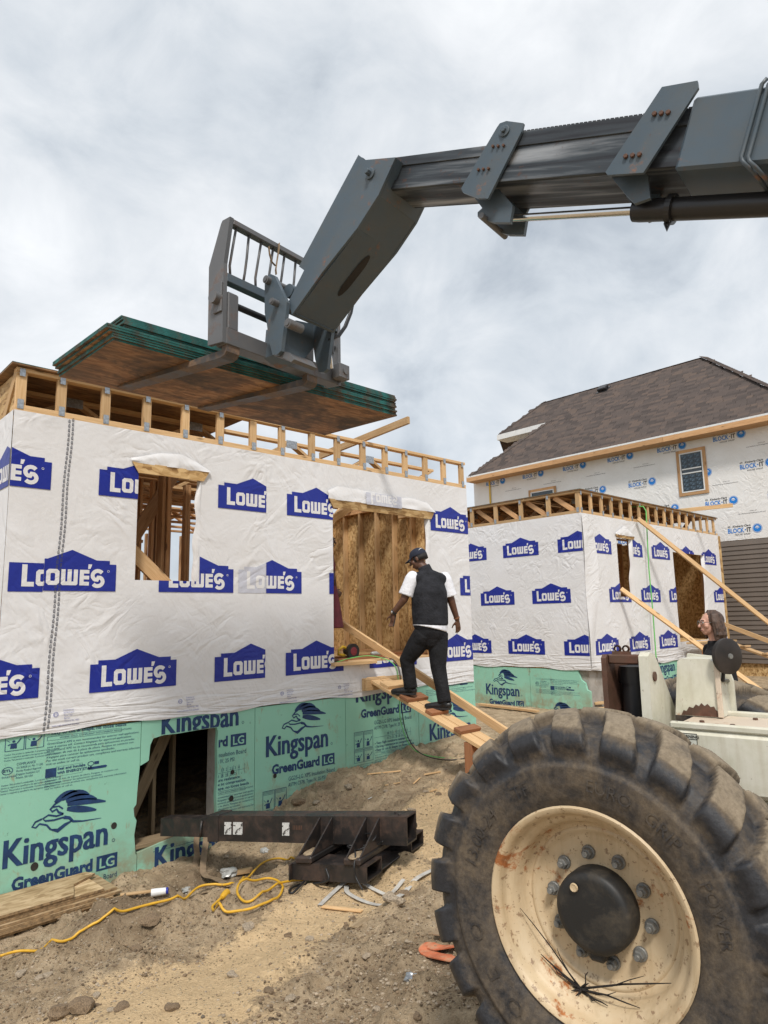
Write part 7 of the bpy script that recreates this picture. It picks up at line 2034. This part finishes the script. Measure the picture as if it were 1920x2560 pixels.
# ------------------------------------------------------------------ strand-board sheets stacked by the foundation
zb_ = -.605
rp_ = random.Random(3)
ends = [2.40, 2.44, 2.36, 2.43, 2.40, 2.30, 2.36]
for k, xe in enumerate(ends):
    rz = .03 + rp_.uniform(-.012, .012); L = 2.44; W = .47 + rp_.uniform(-.02, .02)
    cy = 5.985 + rp_.uniform(-.03, .03); z = zb_ + k * .0205
    M = Matrix.Translation((xe - L / 2, cy, z + .009)) @ Matrix.Rotation(rz, 4, 'Z')
    if k == len(ends) - 1:
        m_ = MB(); m_.prism([(-L / 2, -W / 2), (L / 2 - .30, -W / 2), (L / 2 - .22, -.02), (L / 2, .10), (L / 2 - .05, W / 2 - .05), (-L / 2, W / 2 - .02)], -.009, .009, lambda p, q, t: (p, q, t)); m_.m = [0, 0] + [1] * (len(m_.f) - 2); o = m_.build('strand_board_sheet', [m_osbg, m_osbe], None, M=M)
    else:
        V, Fc = cbox(L, W, .0175, 0); o = add('strand_board_sheet', mesh('strand_board_sheet', V, Fc, [m_osbg, m_osbe], [0, 0, 1, 1, 1, 1]), None, M)
    tag(o, 'torn topmost strand board sheet of the low pile by the green foundation' if k == len(ends) - 1 else ('lowest strand board sheet of the pile, resting on timber blocks' if k == 0 else 'strand board sheet inside the low pile by the green foundation'), 'panel', 'strand board sheets by the foundation')
for k, x in enumerate((.9, 1.6, 2.2)):
    z0 = zg(x, 5.98) - .05; h_ = max(zb_ - z0 - .0005, .02)
    V, Fc = cbox(.10, .42, h_, .003); o = add('support_block', mesh('support_block', V, Fc, m_woodg), None, Matrix.Translation((x, 5.98, zb_ - h_ / 2))); tag(o, 'dirty timber block under the strand board pile', 'block', 'blocks under the board pile')

# ------------------------------------------------------------------ lumber scraps
def scrap(p0, p1, w, t, mat, label, up=(0, 0, 1)):
    a = np.array(gp(*p0, t / 2 + .004)); b_ = np.array(gp(*p1, t / 2 + .004)); o = board('wood_scrap', tuple(a), tuple(b_), w, t, mat, None, up=up); tag(o, label, 'wood scrap'); return o
scrap((885, 2322), (1010, 2235), .055, .014, m_woodg, 'flat grey-brown lath lying under the grey rock')
scrap((806, 2272), (905, 2283), .035, .012, m_wood, 'split pale splinter of wood below the jib')
scrap((918, 1938), (1003, 1930), .022, .012, m_wood, 'thin orange stick on the slope below the ramp')
scrap((1060, 1939), (1102, 1932), .03, .015, m_wood, 'stubby pale stick by the ramp post')
scrap((962, 1972), (1000, 1960), .016, .01, m_wood, 'bent twig-thin lath on the slope')
scrap((1034, 1962), (1050, 1946), .016, .01, m_wood, 'small splinter near the bent lath')
scrap((920, 2000), (930, 1995), .012, .006, m_whitep, 'white plastic sliver on the slope')
scrap((300, 2247), (410, 2235), .03, .014, m_wood, 'thin stick across the trench before the strand board pile')
scrap((592, 2188), (628, 2186), .06, .035, m_wood, 'short block of wood beside the crumpled plastic')
scrap((1075, 1985), (1092, 1978), .02, .012, m_wood, 'pale chip on the sand near the tyre')
o = board('long_plank', tuple(gp(1200, 1768, .05)), tuple(gp(1345, 1786, .05)), .09, .038, m_wood, None); tag(o, 'board lying at the foot of the far green foundation', 'board')
# wood offcuts by the far corner
for k in range(3):
    a = gp(1485 + 4 * k, 1775 + 9 * k, .03 + .04 * (2 - k)); b_ = gp(1545, 1772 + 9 * k, .03 + .04 * (2 - k)); o = board('wood_scrap', tuple(a), tuple(b_), .14, .038, m_wood, None); tag(o, ('top', 'middle', 'lowest')[k] + ' board of the offcut stack behind the big tyre', 'wood scrap', 'offcut stack')

# ------------------------------------------------------------------ stones, clods, litter
def rock_mesh(seedv, mat, sub=2):
    bm = bmesh.new(); bmesh.ops.create_icosphere(bm, subdivisions=sub, radius=1.0); r_ = np.random.default_rng(seedv); ph = r_.uniform(0, 9, 3)
    for v in bm.verts:
        c = v.co; k = .5 + .9 * float(vnoise(c.x * 1.3 + ph[0], c.y * 1.3 + c.z * 1.1 + ph[1], seedv)) + .35 * float(vnoise(c.x * 3.4 + ph[2], c.y * 3.4 + c.z * 3, seedv + 3)); v.co = c * k
        v.co.z *= .6; v.co.x *= 1.25
    me = bpy.data.meshes.new('rock'); bm.to_mesh(me); bm.free(); me.materials.append(mat); return me
rk = [rock_mesh(i, m_stone if i % 2 else m_clod) for i in range(6)]
specific = [((980, 2262), .05, 1, 'grey-green rock resting on the flat lath'), ((1008, 2240), .035, 0, 'brown stone beside the flat lath'), ((375, 2315), .045, 0, 'rounded clod below the yellow cord'), ((620, 2325), .035, 1, 'flat brown stone on the open sand'), ((155, 2540), .042, 0, 'round clod half sunk in the sand at the photo edge'), ((205, 2530), .04, 2, 'knobbly clod beside the round clod'), ((745, 2010), .05, 2, 'brown rock at the foot of the foam board'), ((870, 1970), .04, 1, 'pale stone on the slope under the ramp'), ((790, 2005), .035, 3, 'tan block of soil on the slope')]
for (px, s, i, lab) in specific:
    p = gp(*px, s * .35); o = add('rock', rk[i], None, Matrix.Translation(Vector(p)) @ Matrix.Rotation(random.uniform(0, 6), 4, 'Z') @ Matrix.Scale(s, 4)); tag(o, lab, 'rock')
for k in range(70):
    u, v = random.uniform(0, 1150), random.uniform(1900, 2550)
    x, y = gpx(u, v)
    if y > 6.1 or not (.3 < x < 7): continue
    if J(0, 0, 0) is not None:
        dd = np.array([x, y, 0]) - JQ; 
        if -.3 < dd @ JD < .8 and -.1 < dd @ JW < 1.05: continue
    s = random.uniform(.010, .026); p = np.array([x, y, zg(x, y) + s * .3])
    o = add('stone', rk[k % 6], None, Matrix.Translation(Vector(p)) @ Matrix.Rotation(random.uniform(0, 6), 4, 'Z') @ Matrix.Scale(s, 4)); tag(o, 'small loose stone scattered on the sandy soil', 'stone', 'loose stones on the site')
# gravel and crumbs: far too many to count
ico = [rock_mesh(20 + i, m_stone, 1) for i in range(3)]
ipts = [(np.array([v.co[:] for v in m.vertices]), [list(p.vertices) for p in m.polygons]) for m in ico]
for nm, mt, cnt, lo, hi in (('gravel', m_stone, 2600, .003, .009), ('soil_crumbs', m_clod, 4200, .003, .010)):
    VV = []; FF = []; b_ = 0; n_ = 0; tries = 0
    while n_ < cnt and tries < cnt * 4:
        tries += 1
        u, v = random.uniform(-60, 1300), 1860 + 740 * random.random() ** .8
        p = atZ(u, v, -.25); x, y = p[0], p[1]
        if y > 6.22 or x < .2 or x > 8: continue
        sv = float(sandf(np.array(x), np.array(y)))
        if random.random() < sv * .85: continue
        s = lo + (hi - lo) * random.random() ** 2.2
        Pv, Fp = ipts[n_ % 3]; a = random.uniform(0, 6.28); ca, sa = math.cos(a), math.sin(a)
        q = Pv * s; VV.append(np.stack([q[:, 0] * ca - q[:, 1] * sa + x, q[:, 0] * sa + q[:, 1] * ca + y, q[:, 2] + zg(x, y) + s * .25], 1)); FF += [[i + b_ for i in f] for f in Fp]; b_ += len(Pv); n_ += 1
    me = mesh(nm, np.concatenate(VV), FF, mt); o = add(nm, me); tag(o, 'fine gravel strewn over the soil' if nm == 'gravel' else 'dark crumbs of soil strewn over the site', 'gravel' if nm == 'gravel' else 'soil', kind='stuff')
def crumple(name, px, size, mat, label, seedv, h=.4):
    p = gp(*px, size * h * .5); r_ = np.random.default_rng(seedv); bm = bmesh.new(); bmesh.ops.create_icosphere(bm, subdivisions=3, radius=size)
    for v in bm.verts:
        c = v.co / size; k = .7 + .7 * abs(float(vnoise(c.x * 1.5 + seedv, c.y * 1.5 + c.z * 1.7, seedv)) - .5) * 2; v.co = v.co * k; v.co.z *= h
    me = bpy.data.meshes.new(name); bm.to_mesh(me); bm.free(); me.materials.append(mat); o = add(name, me, None, Matrix.Translation(Vector(p))); tag(o, label, 'litter')
crumple('plastic_film', (575, 2190), .085, m_film, 'crumpled grey plastic film near the short wood block', 4, .5)
crumple('plastic_film', (470, 2232), .055, m_film, 'small crumpled clear plastic beside the brown sling', 5, .5)
crumple('plastic_film', (660, 2128), .045, m_film, 'clear plastic scrap under the jib beam', 6, .5)
crumple('crushed_can', (1030, 2442), .035, m_galv, 'crushed silver scrap lying near the tyre', 7, .5)
p = gp(378, 2252, .03); m_ = MB(); dcp = np.array([.8, -.5, .05]); dcp /= np.linalg.norm(dcp)
m_.tube([p, p + dcp * .03, p + dcp * .10], [.026, .026, .022], 18); cupo = m_.build('paper_cup', m_whitep, None, auto=40); tag(cupo, 'white paper cup with a blue end lying below the strand boards', 'cup')
m_ = MB(); m_.tube([p + dcp * .10, p + dcp * .115], [.0225, .021], 18); m_.build('cup_base', m_blue, cupo)

# ------------------------------------------------------------------ cords along the ramp
gc = spline([(5.15, 6.42, 1.075), (5.5, 6.5, 1.12), (5.75, 6.36, 1.135), (5.92, 6.16, 1.02), (5.93, 6.1, .7), (5.90, 6.05, .35), (5.96, 5.9, .05), (6.15, 5.6, zg(6.15, 5.6) + .008), (6.5, 5.35, zg(6.5, 5.35) + .008), (6.9, 5.2, zg(6.9, 5.2) + .008)], 9)
m_ = MB(); m_.tube(gc, .0055, 8); o = m_.build('green_cord', m_green, None, smooth=True); tag(o, 'bright green cord trailing from the doorway down beside the ramp', 'cord')
gc = spline([(5.2, 6.6, 1.075), (5.7, 6.48, 1.08), (5.97, 6.3, 1.10), (5.98, 6.14, .95), (5.96, 6.1, .6), (5.93, 6.0, .25), (5.95, 5.8, .03), (6.10, 5.5, zg(6.1, 5.5) + .008), (6.45, 5.25, zg(6.45, 5.25) + .008), (6.8, 5.12, zg(6.8, 5.12) + .008)], 9)
m_ = MB(); m_.tube(gc, .006, 8); o = m_.build('black_cord', m_black_c, None, smooth=True); tag(o, 'black cable trailing from the doorway down beside the ramp', 'cord')
# ------------------------------------------------------------------ props, ramp and cord of the second house
pr0 = atY(1594, 1296, 6.24); pr1 = atY(1920, 1556, 4.6)
dvec = pr1 - pr0; tg = (zg(14, 3) + .03 - pr0[2]) / dvec[2]; pe = pr0 + dvec * tg
o = board('timber_prop', tuple(pr0), tuple(pe), .09, .038, m_wood, None, up=(0, 1, .3)); tag(o, 'upper long timber prop running down from the truss corner of the second house', 'timber')
pr0 = atY(1552, 1472, 6.22); pr1 = atY(1772, 1632, 5.0); dvec = pr1 - pr0; tg = (zg(13, 4) + .03 - pr0[2]) / dvec[2]; pe = pr0 + dvec * tg
o = board('timber_prop', tuple(pr0), tuple(pe), .09, .038, m_wood, None, up=(0, 1, .3)); tag(o, 'lower timber prop slanting from the small window of the second house', 'timber')
ra = empty('ramp', (15.2, 5.2, 0), 'plank ramp and landing in front of the second house doorway', 'ramp', 'plank ramps')
for k in range(3): board('plank', (14.35 + .0 * k, 6.12 - .15 * k, .955), (15.9, 6.12 - .15 * k, .955), .14, .038, m_wood, ra)
for x in (14.4, 15.1, 15.85): board('post', (x, 5.85, -.05), (x, 5.85, .93), .09, .09, m_woodr, ra, up=(1, 0, 0))
for k in range(2): board('plank', (15.3 + .15 * k, 5.72, .93), (15.3 + .15 * k, 3.2, .02), .14, .038, m_wood, ra)
for y in (5.4, 5.0, 4.6, 4.2, 3.8): board('cleat', (15.2, y, .93 - .361 * (5.72 - y) + .045), (15.55, y, .93 - .361 * (5.72 - y) + .045), .09, .038, m_wood, ra)
board('rail', (15.05, 6.1, 1.5), (15.05, 3.3, .35), .09, .038, m_wood, ra, up=(1, 0, 0)); board('side_sheet', (14.5, 5.79, .45), (15.0, 5.79, .45), .85, .012, m_osb, ra, up=(0, 1, 0))
g0 = atY(1608, 1266, 6.22); g1 = atY(1622, 1420, 6.20); g2 = atY(1640, 1640, 6.18)
m_ = MB(); m_.tube([tuple(g0 + np.array([0, .3, .03])), tuple(g0), tuple(g0 + np.array([0, -.05, -.1])), tuple(g1), tuple((g1 + g2) / 2 + np.array([.02, 0, 0])), tuple(g2), (g2[0] + .03, 6.1, .05)], .012, 8); o = m_.build('green_cord', m_green, None, smooth=True); tag(o, 'green cord hanging down the wall of the second house from its roof edge', 'cord')
# boards left on the roof trusses
q0 = atY(1022, 1052, 6.1); q1 = atY(790, 1142, 6.9); q1[2] = ZT1 + .06
q0 = np.array([q0[0], q0[1], ZT1 + .04 + .0]); q0 = np.array(atZ(1022, 1050, ZT1 + .10)); q1 = np.array(atZ(800, 1140, ZT1 + .022))
o = board('long_plank', tuple(q0), tuple(q1), .038, .089, m_wood, None); tag(o, 'pale board lying across the open roof trusses below the carried stack', 'board')
q0 = np.array(atZ(1832, 1263, 3.88)); q1 = np.array(atZ(1670, 1280, 3.86)); o = board('long_plank', tuple(q0), tuple(q1), .089, .038, m_wood, None, up=(0, 1, 0)); tag(o, 'board jutting from the truss deck of the second house', 'board')
